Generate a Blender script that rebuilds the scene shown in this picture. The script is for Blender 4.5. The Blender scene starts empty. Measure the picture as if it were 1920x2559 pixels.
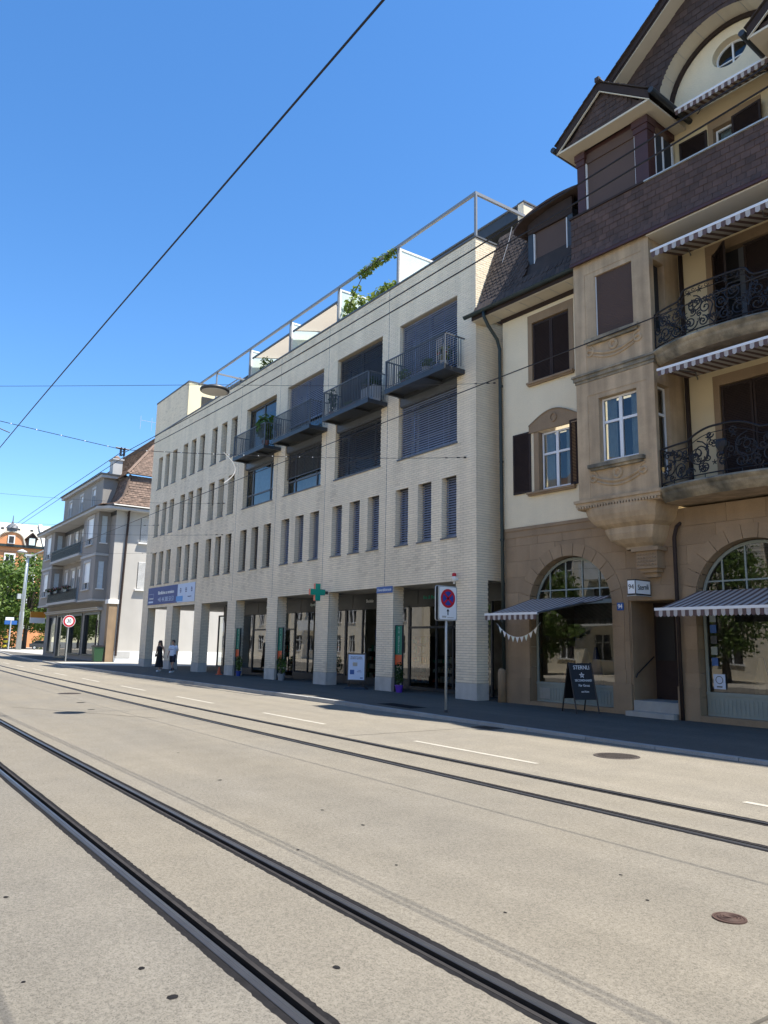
import bpy, bmesh, math, random
import numpy as np
from mathutils import Vector, Matrix
random.seed(7)
SC = bpy.context.scene
COL = SC.collection

# ------------------------------------------------------------------ camera
def _cam():
    P = np.array([960., 1279.5]); f = 1900.
    v = np.array([-410., 1589.]); s = .0189
    a = np.array([v[0]-P[0], v[1]-P[1], f]); mx = a/np.linalg.norm(a)
    t = -f*f/((v[0]-P[0])*s-(v[1]-P[1]))
    z = np.array([t*s, -t, f]); z /= np.linalg.norm(z)
    z = z-mx*(z@mx); z /= np.linalg.norm(z)
    X = -mx; Y = np.cross(z, X)
    R = np.stack([X, Y, z])
    c = bpy.data.cameras.new('camera'); c.sensor_fit = 'HORIZONTAL'; c.sensor_width = 36
    c.lens = f/1920*36; c.clip_end = 2000; c.clip_start = .05
    o = bpy.data.objects.new('camera', c); COL.objects.link(o)
    m = Matrix.Identity(4)
    for i in range(3):
        m[i][0] = R[i, 0]; m[i][1] = -R[i, 1]; m[i][2] = -R[i, 2]
    m[0][3], m[1][3], m[2][3] = 0, 0, 1.75
    o.matrix_world = m
    SC.camera = o
_cam()

# ------------------------------------------------------------------ light
SUN = Vector((.33, .27, 1.)).normalized()
W = bpy.data.worlds.new('World'); SC.world = W; W.use_nodes = True
nt = W.node_tree; bg = nt.nodes['Background']
sky = nt.nodes.new('ShaderNodeTexSky'); sky.sky_type = 'NISHITA'; sky.sun_disc = False
sky.sun_elevation = math.asin(SUN.z); sky.sun_rotation = math.atan2(SUN.x, SUN.y)
sky.air_density = 1.0; sky.dust_density = .25; sky.ozone_density = 3.0; sky.altitude = 400
hsv = nt.nodes.new('ShaderNodeHueSaturation'); hsv.inputs['Saturation'].default_value = 1.24; hsv.inputs['Hue'].default_value = .501
nt.links.new(sky.outputs[0], hsv.inputs['Color']); nt.links.new(hsv.outputs[0], bg.inputs[0])
bg.inputs[1].default_value = .119
sl = bpy.data.lights.new('sun', 'SUN'); sl.energy = 5.0; sl.angle = math.radians(.53); sl.color = (1, .94, .84)
so = bpy.data.objects.new('sun', sl); COL.objects.link(so)
so.rotation_euler = (-SUN).to_track_quat('-Z', 'Y').to_euler(); so.location = (0, 0, 60)
vs = SC.view_settings; vs.view_transform = 'Standard'; vs.look = 'None'; vs.exposure = 1.13; vs.gamma = 1
vs.use_curve_mapping = False
SC.cycles.max_bounces = 8; SC.cycles.transparent_max_bounces = 12
SC.cycles.caustics_reflective = False; SC.cycles.caustics_refractive = False

# ------------------------------------------------------------------ materials
MATS = {}
def mat(name, col, rough=.8, var=.0, vs=3., fine=0., fs=60., bump=0., bs=40., metal=0., spec=.5, island=0., stain=0., ss=.5, col2=None):
    """col: base colour; var/vs: value mottling; fine/fs: grain; bump: relief; island: value change per loose piece; stain: streaks"""
    if name in MATS: return MATS[name]
    m = bpy.data.materials.new(name); m.use_nodes = True
    n = m.node_tree.nodes; L = m.node_tree.links
    b = n['Principled BSDF']
    b.inputs['Roughness'].default_value = rough; b.inputs['Metallic'].default_value = metal
    b.inputs['Specular IOR Level'].default_value = spec
    b.inputs['Base Color'].default_value = (*col, 1)
    MATS[name] = m
    geo = n.new('ShaderNodeNewGeometry')
    fac = None
    def noise(scale, amt, stretch=None, detail=3.):
        t = n.new('ShaderNodeTexNoise'); t.inputs['Scale'].default_value = scale; t.inputs['Detail'].default_value = detail
        src = geo.outputs['Position']
        if stretch:
            mp = n.new('ShaderNodeMapping'); mp.inputs['Scale'].default_value = stretch
            L.new(src, mp.inputs['Vector']); src = mp.outputs[0]
        L.new(src, t.inputs['Vector'])
        mr = n.new('ShaderNodeMapRange'); mr.inputs[1].default_value = .25; mr.inputs[2].default_value = .75
        mr.inputs[3].default_value = 1-amt; mr.inputs[4].default_value = 1+amt
        L.new(t.outputs[0], mr.inputs[0]); return mr.outputs[0]
    def mul(a, b_):
        if a is None: return b_
        q = n.new('ShaderNodeMath'); q.operation = 'MULTIPLY'; L.new(a, q.inputs[0]); L.new(b_, q.inputs[1]); return q.outputs[0]
    if var: fac = mul(fac, noise(vs, var))
    if fine: fac = mul(fac, noise(fs, fine, detail=2.))
    if stain: fac = mul(fac, noise(ss, stain, (3., 3., .22), 5.))
    if island:
        oi = n.new('ShaderNodeObjectInfo'); ad = n.new('ShaderNodeMath'); ad.operation = 'ADD'
        L.new(oi.outputs['Random'], ad.inputs[0]); L.new(geo.outputs['Random Per Island'], ad.inputs[1])
        fr = n.new('ShaderNodeMath'); fr.operation = 'FRACT'; L.new(ad.outputs[0], fr.inputs[0])
        mr = n.new('ShaderNodeMapRange'); mr.inputs[3].default_value = 1-island; mr.inputs[4].default_value = 1+island
        L.new(fr.outputs[0], mr.inputs[0]); fac = mul(fac, mr.outputs[0])
    if fac is not None:
        vm = n.new('ShaderNodeVectorMath'); vm.operation = 'SCALE'
        rgb = n.new('ShaderNodeRGB'); rgb.outputs[0].default_value = (*col, 1)
        src = rgb.outputs[0]
        if col2:
            r2 = n.new('ShaderNodeRGB'); r2.outputs[0].default_value = (*col2, 1)
            mx = n.new('ShaderNodeMix'); mx.data_type = 'RGBA'
            t = n.new('ShaderNodeTexNoise'); t.inputs['Scale'].default_value = vs*.6; t.inputs['Detail'].default_value = 4
            L.new(geo.outputs['Position'], t.inputs['Vector'])
            mr = n.new('ShaderNodeMapRange'); mr.inputs[1].default_value = .38; mr.inputs[2].default_value = .64
            L.new(t.outputs[0], mr.inputs[0]); L.new(mr.outputs[0], mx.inputs[0])
            L.new(rgb.outputs[0], mx.inputs[6]); L.new(r2.outputs[0], mx.inputs[7]); src = mx.outputs[2]
        L.new(src, vm.inputs[0]); L.new(fac, vm.inputs[3]); L.new(vm.outputs[0], b.inputs['Base Color'])
    if bump:
        t = n.new('ShaderNodeTexNoise'); t.inputs['Scale'].default_value = bs; t.inputs['Detail'].default_value = 4
        L.new(geo.outputs['Position'], t.inputs['Vector'])
        bp = n.new('ShaderNodeBump'); bp.inputs['Strength'].default_value = bump; bp.inputs['Distance'].default_value = .02
        L.new(t.outputs[0], bp.inputs['Height']); L.new(bp.outputs[0], b.inputs['Normal'])
    return m

def glass_mat(name, tint=(.62, .68, .68), ior=1.75, rough=.0, wav=.02):
    if name in MATS: return MATS[name]
    m = bpy.data.materials.new(name); m.use_nodes = True
    n = m.node_tree.nodes; L = m.node_tree.links
    for q in list(n):
        if q.type != 'OUTPUT_MATERIAL': n.remove(q)
    out = n['Material Output']
    fr = n.new('ShaderNodeFresnel'); fr.inputs[0].default_value = ior
    tr = n.new('ShaderNodeBsdfTransparent'); tr.inputs[0].default_value = (*tint, 1)
    gl = n.new('ShaderNodeBsdfGlossy'); gl.inputs['Roughness'].default_value = rough; gl.inputs[0].default_value = (.95, .97, 1, 1)
    mx = n.new('ShaderNodeMixShader')
    L.new(fr.outputs[0], mx.inputs[0]); L.new(tr.outputs[0], mx.inputs[1]); L.new(gl.outputs[0], mx.inputs[2])
    L.new(mx.outputs[0], out.inputs[0])
    if wav:
        geo = n.new('ShaderNodeNewGeometry'); t = n.new('ShaderNodeTexNoise'); t.inputs['Scale'].default_value = .9; t.inputs['Detail'].default_value = 1
        L.new(geo.outputs['Position'], t.inputs['Vector'])
        bp = n.new('ShaderNodeBump'); bp.inputs['Strength'].default_value = wav*5; bp.inputs['Distance'].default_value = .03
        L.new(t.outputs[0], bp.inputs['Height']); L.new(bp.outputs[0], gl.inputs['Normal'])
    MATS[name] = m
    return m

def leaf_mat(name, c1, c2):
    m = bpy.data.materials.new(name); m.use_nodes = True
    n = m.node_tree.nodes; L = m.node_tree.links; b = n['Principled BSDF']
    geo = n.new('ShaderNodeNewGeometry'); mx = n.new('ShaderNodeMix'); mx.data_type = 'RGBA'
    mx.inputs[6].default_value = (*c1, 1); mx.inputs[7].default_value = (*c2, 1)
    L.new(geo.outputs['Random Per Island'], mx.inputs[0]); L.new(mx.outputs[2], b.inputs['Base Color'])
    b.inputs['Roughness'].default_value = .55; b.inputs['Specular IOR Level'].default_value = .3
    tl = n.new('ShaderNodeBsdfTranslucent'); L.new(mx.outputs[2], tl.inputs[0])
    ms = n.new('ShaderNodeMixShader'); ms.inputs[0].default_value = .35
    L.new(b.outputs[0], ms.inputs[1]); L.new(tl.outputs[0], ms.inputs[2]); L.new(ms.outputs[0], n['Material Output'].inputs[0])
    MATS[name] = m
    return m

# ------------------------------------------------------------------ mesh helpers
class MB:
    def __init__(s): s.v = []; s.f = []; s.m = []
    def quad(s, a, b, c, d, mi=0):
        i = len(s.v); s.v += [tuple(a), tuple(b), tuple(c), tuple(d)]; s.f.append((i, i+1, i+2, i+3)); s.m.append(mi)
    def poly(s, pts, mi=0):
        i = len(s.v); s.v += [tuple(p) for p in pts]; s.f.append(tuple(range(i, i+len(pts)))); s.m.append(mi)
    def box(s, x0, x1, y0, y1, z0, z1, mi=0):
        if x0 > x1: x0, x1 = x1, x0
        if y0 > y1: y0, y1 = y1, y0
        if z0 > z1: z0, z1 = z1, z0
        i = len(s.v)
        s.v += [(x0, y0, z0), (x1, y0, z0), (x1, y1, z0), (x0, y1, z0), (x0, y0, z1), (x1, y0, z1), (x1, y1, z1), (x0, y1, z1)]
        for q in ((0, 3, 2, 1), (4, 5, 6, 7), (0, 1, 5, 4), (1, 2, 6, 5), (2, 3, 7, 6), (3, 0, 4, 7)):
            s.f.append(tuple(i+k for k in q)); s.m.append(mi)
    def hexa(s, p, mi=0):
        """8 corners: 4 bottom (ccw), 4 top"""
        i = len(s.v); s.v += [tuple(q) for q in p]
        for q in ((0, 3, 2, 1), (4, 5, 6, 7), (0, 1, 5, 4), (1, 2, 6, 5), (2, 3, 7, 6), (3, 0, 4, 7)):
            s.f.append(tuple(i+k for k in q)); s.m.append(mi)
    def prism(s, pts, d, mi=0):
        """extrude polygon pts by vector d"""
        n = len(pts); i = len(s.v); d = Vector(d)
        s.v += [tuple(p) for p in pts]+[tuple(Vector(p)+d) for p in pts]
        s.f.append(tuple(range(i, i+n))); s.m.append(mi)
        s.f.append(tuple(range(i+2*n-1, i+n-1, -1))); s.m.append(mi)
        for k in range(n):
            j = (k+1) % n; s.f.append((i+k, i+n+k, i+n+j, i+j)); s.m.append(mi)
    def tube(s, pts, r, n=6, cap=True, mi=0, closed=False):
        pts = [Vector(p) for p in pts]; N = len(pts); base = len(s.v)
        rs = r if isinstance(r, (list, tuple)) else [r]*N
        up = None
        for k in range(N):
            if closed: t = pts[(k+1) % N]-pts[k-1]
            else: t = pts[min(k+1, N-1)]-pts[max(k-1, 0)]
            if t.length < 1e-9: t = Vector((0, 0, 1))
            t.normalize()
            if up is None:
                up = Vector((0, 0, 1)) if abs(t.z) < .9 else Vector((1, 0, 0))
            a = t.cross(up)
            if a.length < 1e-4: a = t.cross(Vector((1, 0, 0))) if abs(t.x) < .9 else t.cross(Vector((0, 1, 0)))
            a.normalize(); b = a.cross(t).normalized(); up = b
            for j in range(n):
                an = 2*math.pi*j/n
                s.v.append(tuple(pts[k]+a*(math.cos(an)*rs[k])+b*(math.sin(an)*rs[k])))
        for k in range(N if closed else N-1):
            k2 = (k+1) % N
            for j in range(n):
                j2 = (j+1) % n
                s.f.append((base+k*n+j, base+k*n+j2, base+k2*n+j2, base+k2*n+j)); s.m.append(mi)
        if cap and not closed:
            s.f.append(tuple(base+j for j in reversed(range(n)))); s.m.append(mi)
            s.f.append(tuple(base+(N-1)*n+j for j in range(n))); s.m.append(mi)
    def lathe(s, prof, c, n=16, mi=0, sx=1., sy=1., yaw=0.):
        """prof [(r,z)], vertical axis at c"""
        base = len(s.v); N = len(prof); ca, sa = math.cos(yaw), math.sin(yaw)
        for r, z in prof:
            for j in range(n):
                an = 2*math.pi*j/n; x = r*math.cos(an)*sx; y = r*math.sin(an)*sy
                s.v.append((c[0]+x*ca-y*sa, c[1]+x*sa+y*ca, c[2]+z))
        for k in range(N-1):
            for j in range(n):
                j2 = (j+1) % n
                s.f.append((base+k*n+j, base+k*n+j2, base+(k+1)*n+j2, base+(k+1)*n+j)); s.m.append(mi)
        s.f.append(tuple(base+j for j in reversed(range(n)))); s.m.append(mi)
        s.f.append(tuple(base+(N-1)*n+j for j in range(n))); s.m.append(mi)
    def holes(s, a0, a1, b0, b1, holes, fn, mi=0):
        """flat rectangle minus rectangular holes; fn(a,b)->point"""
        A = sorted({a0, a1, *[min(max(h[0], a0), a1) for h in holes], *[min(max(h[1], a0), a1) for h in holes]})
        B = sorted({b0, b1, *[min(max(h[2], b0), b1) for h in holes], *[min(max(h[3], b0), b1) for h in holes]})
        for i in range(len(A)-1):
            for j in range(len(B)-1):
                ca, cb = (A[i]+A[i+1])/2, (B[j]+B[j+1])/2
                if A[i+1]-A[i] < 1e-6 or B[j+1]-B[j] < 1e-6: continue
                if any(h[0] < ca < h[1] and h[2] < cb < h[3] for h in holes): continue
                s.quad(fn(A[i], B[j]), fn(A[i+1], B[j]), fn(A[i+1], B[j+1]), fn(A[i], B[j+1]), mi)
    def mesh(s, name, off=None):
        me = bpy.data.meshes.new(name)
        v = np.array(s.v, dtype=float).reshape(-1, 3)
        if off is not None and len(v): v = v-np.array(off)
        me.from_pydata(v.tolist(), [], s.f); me.update()
        return me

def setmats(me, mats, mi=None):
    for m in (mats if isinstance(mats, (list, tuple)) else [mats]): me.materials.append(m)
    if mi is not None and len(me.materials) > 1: me.polygons.foreach_set('material_index', mi)

def props(o, label=None, cat=None, group=None, kind=None):
    if label: o['label'] = label
    if cat: o['category'] = cat
    if group: o['group'] = group
    if kind: o['kind'] = kind
    return o

def shade(me, ang=40):
    try: me.shade_auto_smooth()
    except Exception: pass

def obj(name, mb, m, parent=None, off=None, smooth=False, **kw):
    me = mb.mesh(name, off) if isinstance(mb, MB) else mb
    if isinstance(mb, MB): setmats(me, m, mb.m)
    o = bpy.data.objects.new(name, me); COL.objects.link(o)
    if smooth: me.polygons.foreach_set('use_smooth', [True]*len(me.polygons))
    if parent: o.parent = parent
    return props(o, **kw)

def inst(name, me, parent, loc=(0, 0, 0), rot=(0, 0, 0), scale=None):
    o = bpy.data.objects.new(name, me); COL.objects.link(o)
    o.location = loc; o.rotation_euler = rot
    if scale: o.scale = scale
    if parent: o.parent = parent
    return o

def thing(name, label, cat, loc=(0, 0, 0), rz=0, group=None):
    o = bpy.data.objects.new(name, None); COL.objects.link(o); o.empty_display_size = .3
    o.location = loc; o.rotation_euler = (0, 0, rz)
    return props(o, label, cat, group)

def copy_tree(o, loc=None, rz=None, label=None, parent=None):
    c = o.copy(); COL.objects.link(c); c.parent = parent
    if loc is not None: c.location = loc
    if rz is not None: c.rotation_euler = (0, 0, rz)
    if label: c['label'] = label
    for ch in list(o.children): copy_tree(ch, parent=c)
    return c

def text_mesh(s, size=1., extrude=.004, align='CENTER', bold=0.):
    cu = bpy.data.curves.new('lettering', 'FONT'); cu.body = s; cu.size = size; cu.extrude = extrude
    cu.align_x = align; cu.align_y = 'CENTER'; cu.resolution_u = 3; cu.offset = bold
    o = bpy.data.objects.new('lettering', cu); COL.objects.link(o)
    dg = bpy.context.evaluated_depsgraph_get(); dg.update()
    me = bpy.data.meshes.new_from_object(o.evaluated_get(dg))
    bpy.data.objects.remove(o); bpy.data.curves.remove(cu)
    me.materials.clear()
    return me

def lettering(s, size, m, parent, loc, normal='-Y', extrude=.004, align='CENTER', sx=1., roll=0., bold=0., name='lettering'):
    me = text_mesh(s, size, extrude, align, bold); me.materials.append(m)
    o = bpy.data.objects.new(name, me); COL.objects.link(o); o.parent = parent; o.location = loc
    rz = {'-Y': 0, '+X': math.pi/2, '-X': -math.pi/2, '+Y': math.pi}.get(normal, normal)
    o.rotation_euler = (Matrix.Rotation(rz, 3, 'Z') @ Matrix.Rotation(math.pi/2, 3, 'X') @ Matrix.Rotation(roll, 3, 'Z')).to_euler()
    o.scale = (sx, 1, 1)
    return o

# ------------------------------------------------------------------ palette
def asphalt(name, col, col2, spk=.35, grain=1.):
    m = bpy.data.materials.new(name); m.use_nodes = True
    n = m.node_tree.nodes; L = m.node_tree.links; b = n['Principled BSDF']
    b.inputs['Roughness'].default_value = .92; b.inputs['Specular IOR Level'].default_value = .25
    geo = n.new('ShaderNodeNewGeometry'); P = geo.outputs['Position']
    def tex(kind, scale, detail=2., stretch=None):
        t = n.new(kind); t.inputs['Scale'].default_value = scale
        if 'Detail' in t.inputs: t.inputs['Detail'].default_value = detail
        s = P
        if stretch:
            mp = n.new('ShaderNodeMapping'); mp.inputs['Scale'].default_value = stretch; L.new(P, mp.inputs[0]); s = mp.outputs[0]
        L.new(s, t.inputs['Vector']); return t
    def rng(s, a, b_, c, d):
        r = n.new('ShaderNodeMapRange'); r.inputs[1].default_value = a; r.inputs[2].default_value = b_; r.inputs[3].default_value = c; r.inputs[4].default_value = d
        L.new(s, r.inputs[0]); return r.outputs[0]
    def mul(a, b_):
        q = n.new('ShaderNodeMath'); q.operation = 'MULTIPLY'; L.new(a, q.inputs[0]); L.new(b_, q.inputs[1]); return q.outputs[0]
    v1 = tex('ShaderNodeTexVoronoi', 115*grain); v2 = tex('ShaderNodeTexNoise', 28*grain, 3.); big = tex('ShaderNodeTexNoise', .35, 5.)
    lane = tex('ShaderNodeTexNoise', 1., 4., (.03, 1.1, 1.)); spots = tex('ShaderNodeTexNoise', 2.3, 3.)
    mx = n.new('ShaderNodeMix'); mx.data_type = 'RGBA'; mx.inputs[6].default_value = (*col, 1); mx.inputs[7].default_value = (*col2, 1)
    L.new(rng(big.outputs[0], .35, .65, 0, 1), mx.inputs[0])
    sep = n.new('ShaderNodeSeparateColor'); L.new(v1.outputs['Color'], sep.inputs[0])
    f = rng(sep.outputs[0], 0, 1, 1-spk, 1+spk)
    f = mul(f, rng(v2.outputs[0], .3, .7, .88, 1.12)); f = mul(f, rng(lane.outputs[0], .3, .7, .9, 1.08)); f = mul(f, rng(spots.outputs[0], .3, .7, .94, 1.06))
    vm = n.new('ShaderNodeVectorMath'); vm.operation = 'SCALE'; L.new(mx.outputs[2], vm.inputs[0]); L.new(f, vm.inputs[3])
    L.new(vm.outputs[0], b.inputs['Base Color'])
    bp = n.new('ShaderNodeBump'); bp.inputs['Strength'].default_value = .5; bp.inputs['Distance'].default_value = .006
    L.new(sep.outputs[1], bp.inputs['Height']); L.new(bp.outputs[0], b.inputs['Normal'])
    MATS[name] = m; return m
M = {}
M['asphalt'] = asphalt('asphalt', (.141, .127, .102), (.131, .120, .100), .40)
M['asphaltgrey'] = asphalt('grey asphalt', (.126, .116, .097), (.117, .109, .094), .42)
M['asphaltpale'] = asphalt('pale asphalt', (.168, .151, .120), (.155, .141, .116), .38)
M['walk'] = asphalt('walk asphalt', (.098, .090, .076), (.084, .079, .070), .25)
M['ground'] = asphalt('far ground', (.17, .165, .15), (.15, .15, .14), .2)
M['alley'] = asphalt('alley paving', (.36, .34, .30), (.31, .30, .27), .15)
M['granite'] = mat('granite', (.30, .30, .29), .85, .12, 2., .22, 90., island=.10)
M['steel'] = mat('rail steel', (.05, .051, .056), .5, .15, 3., metal=.45, spec=.3)
M['shine'] = mat('worn rail steel', (.13, .135, .145), .3, .15, 3., metal=.8)
M['rust'] = mat('rail guard', (.03, .028, .028), .8, .2, 8., spec=.1)
M['bitumen'] = mat('bitumen', (.014, .0137, .015), .95, .25, 12., .2, 80., spec=.08)
M['seam'] = mat('sealed seam', (.085, .078, .066), .9, .2, 9., spec=.1)
M['paint'] = mat('road paint', (.34, .318, .27), .8, .12, 4., .16, 50.)
M['iron'] = mat('cast iron', (.055, .045, .04), .7, .2, 9., metal=.3)
M['rustiron'] = mat('rusty iron', (.060, .033, .025), .75, .2, 9., metal=.2)
M['brick'] = mat('pale brick', (.86, .745, .565), .88, .07, .5, .05, 70., island=.04, stain=.10, ss=.6)
M['brickdirty'] = mat('grimy brick', (.78, .67, .505), .9, .09, .5, .06, 70., island=.07, stain=.10, ss=.6)
M['mortar'] = mat('mortar', (.43, .375, .295), .95, .10, 2.)
M['concrete'] = mat('concrete', (.50, .48, .44), .9, .12, 3., .1, 60., stain=.12, ss=1.)
M['yellow'] = mat('pale yellow render', (.78, .70, .47), .9, .04, 1.)
M['white'] = mat('white paint', (.80, .80, .78), .6, .04, 2.)
M['whiteframe'] = mat('white window frame', (.78, .79, .80), .4)
M['dark'] = mat('dark metal', (.045, .05, .056), .45, .1, 4., metal=.2)
M['mid'] = mat('grey metal', (.115, .125, .138), .5, .1, 3., metal=.2)
M['beam'] = mat('galvanised beam', (.23, .25, .27), .5, .06, 3., metal=.1)
M['slat'] = mat('blind slat', (.27, .31, .41), .3, .06, 3., metal=.35)
M['slatdark'] = mat('dark blind slat', (.06, .066, .078), .4, .06, 3., metal=.3)
M['glass'] = glass_mat('window glass')
M['shopglass'] = glass_mat('shop glass', (.62, .66, .66), 2.0, 0., .012)
M['frost'] = mat('frosted glass', (.62, .74, .72), .3, .03, 2.)
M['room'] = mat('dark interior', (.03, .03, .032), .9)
M['room2'] = mat('shop interior', (.30, .28, .25), .9, .3, 2.)
M['curtain'] = mat('pale curtain', (.55, .62, .66), .9, .1, 6.)
M['canvas'] = leaf_mat('beige canvas', (.62, .56, .47), (.66, .60, .50))
M['sand'] = mat('sandstone', (.30, .212, .130), .92, .10, 1.6, .08, 45., bump=.25, bs=30., island=.09, stain=.13, ss=.8)
M['sandpale'] = mat('weathered sandstone', (.44, .325, .205), .92, .14, 2.2, .08, 45., bump=.25, bs=30., stain=.26, ss=1.4)
M['sandgrime'] = mat('lichen stained stone', (.36, .30, .21), .95, .3, 2.5, .12, 40., bump=.3, bs=25., stain=.35, ss=1.6, col2=(.13, .12, .095))
M['stucco'] = mat('cream stucco', (.80, .69, .49), .95, .05, 1., .05, 40., bump=.6, bs=45., stain=.05, ss=.6)
M['stuccosm'] = mat('smooth cream render', (.66, .55, .35), .93, .05, 1.5)
M['brown'] = mat('dark brown paint', (.042, .030, .027), .75, .1, 5., spec=.2)
M['brownslat'] = mat('shutter slats', (.045, .032, .030), .8, .1, 5., spec=.15)
M['maroon'] = mat('maroon paint', (.060, .024, .022), .55, .1, 4.)
M['blindbrown'] = mat('brown roller blind', (.090, .056, .044), .75, .05, 3.)
M['shingle'] = mat('fibre shingle', (.085, .050, .038), .8, .22, 3.5, .08, 50., island=.22, stain=.15, ss=1.5)
M['shingledk'] = mat('dark shingle', (.062, .040, .034), .85, .2, 3., island=.2)
M['tile'] = mat('roof tile', (.050, .035, .028), .8, .2, 3., island=.3)
M['tilered'] = mat('red brown roof tile', (.155, .106, .080), .85, .15, 2., island=.3)
M['copper'] = mat('green gutter', (.030, .042, .040), .5, .15, 3., metal=.3)
M['soffit'] = mat('cream soffit', (.60, .54, .43), .85, .04, 2.)
M['ironwork'] = mat('wrought iron', (.022, .022, .026), .5, .1, 6., metal=.5)
M['awnA'] = mat('awning brown', (.125, .080, .074), .85, .06, 3.)
M['awnB'] = mat('awning cream', (.46, .43, .41), .85, .06, 3.)
M['awntopA'] = mat('awning faded brown', (.15, .082, .062), .85, .06, 3.)
M['awntopB'] = mat('awning faded grey', (.50, .42, .36), .85, .06, 3.)
M['shopgreen'] = mat('grey green joinery', (.26, .30, .28), .6, .08, 3.)
M['black'] = mat('black', (.012, .012, .014), .5)
M['galv'] = mat('galvanised post', (.45, .47, .46), .5, .12, 8., metal=.3)
M['signwhite'] = mat('sign white', (.78, .80, .82), .4)
M['signred'] = mat('sign red', (.50, .015, .03), .4)
M['signblue'] = mat('sign blue', (.02, .055, .30), .4)
M['plateblue'] = mat('plate blue', (.02, .10, .33), .4)
M['bannerblue'] = mat('banner blue', (.045, .075, .24), .6)
M['bannerpale'] = mat('banner pale', (.55, .65, .82), .6)
M['cyan'] = mat('light blue print', (.10, .33, .72), .6)
M['green'] = mat('pharmacy green', (.0, .33, .23), .45)
M['greendk'] = mat('banner green', (.004, .17, .11), .55)
M['orange'] = mat('orange red', (.62, .10, .03), .5)
M['neon'] = mat('orange edge', (.75, .20, .12), .5)
M['purple'] = mat('purple pot', (.10, .03, .38), .5)
M['terra'] = mat('terracotta', (.32, .12, .07), .8)
M['zinc'] = mat('planter grey', (.30, .31, .32), .6)
M['greywall'] = mat('grey render', (.27, .258, .242), .93, .05, 1.)
M['greytrim'] = mat('light grey trim', (.44, .44, .43), .9, .05, 2.)
M['gable'] = mat('beige grey render', (.47, .45, .415), .93, .05, .8, stain=.05)
M['orangewall'] = mat('orange brick', (.62, .27, .12), .9, .08, 1.)
M['roofgrey'] = mat('old grey roof', (.50, .46, .38), .9, .15, .6)
M['bingreen'] = mat('dark green plastic', (.02, .07, .03), .45)
M['skin'] = mat('skin', (.46, .28, .20), .6)
M['hair'] = mat('dark hair', (.018, .013, .011), .5)
M['dress'] = mat('black dress', (.008, .008, .010), .85)
M['shirt'] = mat('white football shirt', (.62, .69, .82), .8, .06, 6.)
M['navy'] = mat('dark blue shorts', (.015, .02, .045), .8)
M['leafA'] = leaf_mat('tree leaf', (.06, .12, .018), (.13, .19, .035))
M['leafB'] = leaf_mat('pale leaf', (.10, .17, .025), (.22, .28, .06))
M['leafC'] = leaf_mat('dark leaf', (.02, .05, .012), (.05, .09, .02))
M['bark'] = mat('bark', (.075, .06, .045), .95, .2, 6.)
M['bloom'] = mat('pink bloom', (.42, .02, .07), .7)
M['yellowflag'] = mat('yellow', (.80, .60, .04), .6)
M['orangesign'] = mat('amber sign', (.60, .24, .02), .5)
M['house'] = mat('whitened house wall', (.80, .73, .60), .9, .05, .8)  # opposite walls whitened to throw more sunlight back onto the shaded facades
M['carpaint'] = mat('car paint', (.05, .055, .06), .3, metal=.3)
M['bouncepaving'] = asphalt('bounce paving', (.40, .355, .285), (.36, .325, .27), .12)  # unseen pavement made pale so it bounces sun onto the shaded facades
M['marble'] = mat('pale step stone', (.36, .35, .32), .8, .12, 4.)

# ------------------------------------------------------------------ ground, road, tracks
def cy(x): return .00045*(x+10)**2 if x < -10 else 0.
KERB = [(45, 12.15), (-6, 12.3), (-20, 12.42), (-54.5, 12.5), (-60, 13.0), (-89, 15.2), (-120, 18.6), (-170, 26)]
def kerb_y(x):
    for (a, ya), (b, yb) in zip(KERB[:-1], KERB[1:]):
        if b <= x <= a: return ya+(yb-ya)*(a-x)/(a-b)
    return KERB[-1][1] if x < -100 else KERB[0][1]
def zs(x):
    if x < -22: return .12
    if x > -10: return .05
    return .12-.07*(x+22)/12
mb = MB(); mb.quad((-700, -500, -.05), (500, -500, -.05), (500, 600, -.05), (-700, 600, -.05))
obj('ground', mb, M['ground'], kind='structure')
xs = [45-.0*k for k in range(0)]
x = 45.
while x > -170:
    xs.append(x); x -= (.03 if -8 < x < 0 else .25 if -16 < x < 3 else 1.0 if x > -60 else 3.)
xs.append(-170.)
R1, R2, R3, R4 = 2.035, 3.05, 7.12, 8.13          # gauge faces
RAILS = [(R1, -1), (R2, 1), (R3, -1), (R4, 1)]
HW = .11
rng = random.Random(3)
edges = []                                        # jagged asphalt edges along each rail
for g, s in RAILS:
    lo, hi = [], []
    for x in xs:
        amp = .0055 if -9 < x < 1 else .003
        lo.append(g-HW+rng.uniform(-amp, amp)+cy(x)); hi.append(g+HW+rng.uniform(-amp, amp)+cy(x))
    edges.append((lo, hi))
mb = MB()
N = len(xs)
rows = [[-2.6]*N, edges[0][0], edges[0][1], edges[1][0], edges[1][1], edges[2][0], edges[2][1], edges[3][0], edges[3][1], [kerb_y(x) for x in xs]]
for a, b in ((0, 1), (2, 3), (4, 5), (6, 7), (8, 9)):
    for i in range(N-1):
        mb.quad((xs[i+1], rows[a][i+1], 0), (xs[i], rows[a][i], 0), (xs[i], rows[b][i], 0), (xs[i+1], rows[b][i+1], 0), 1 if a == 0 else 2 if a >= 6 else 0)
road = obj('road', mb, [M['asphalt'], M['asphaltgrey'], M['asphaltpale']], kind='structure')
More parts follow.
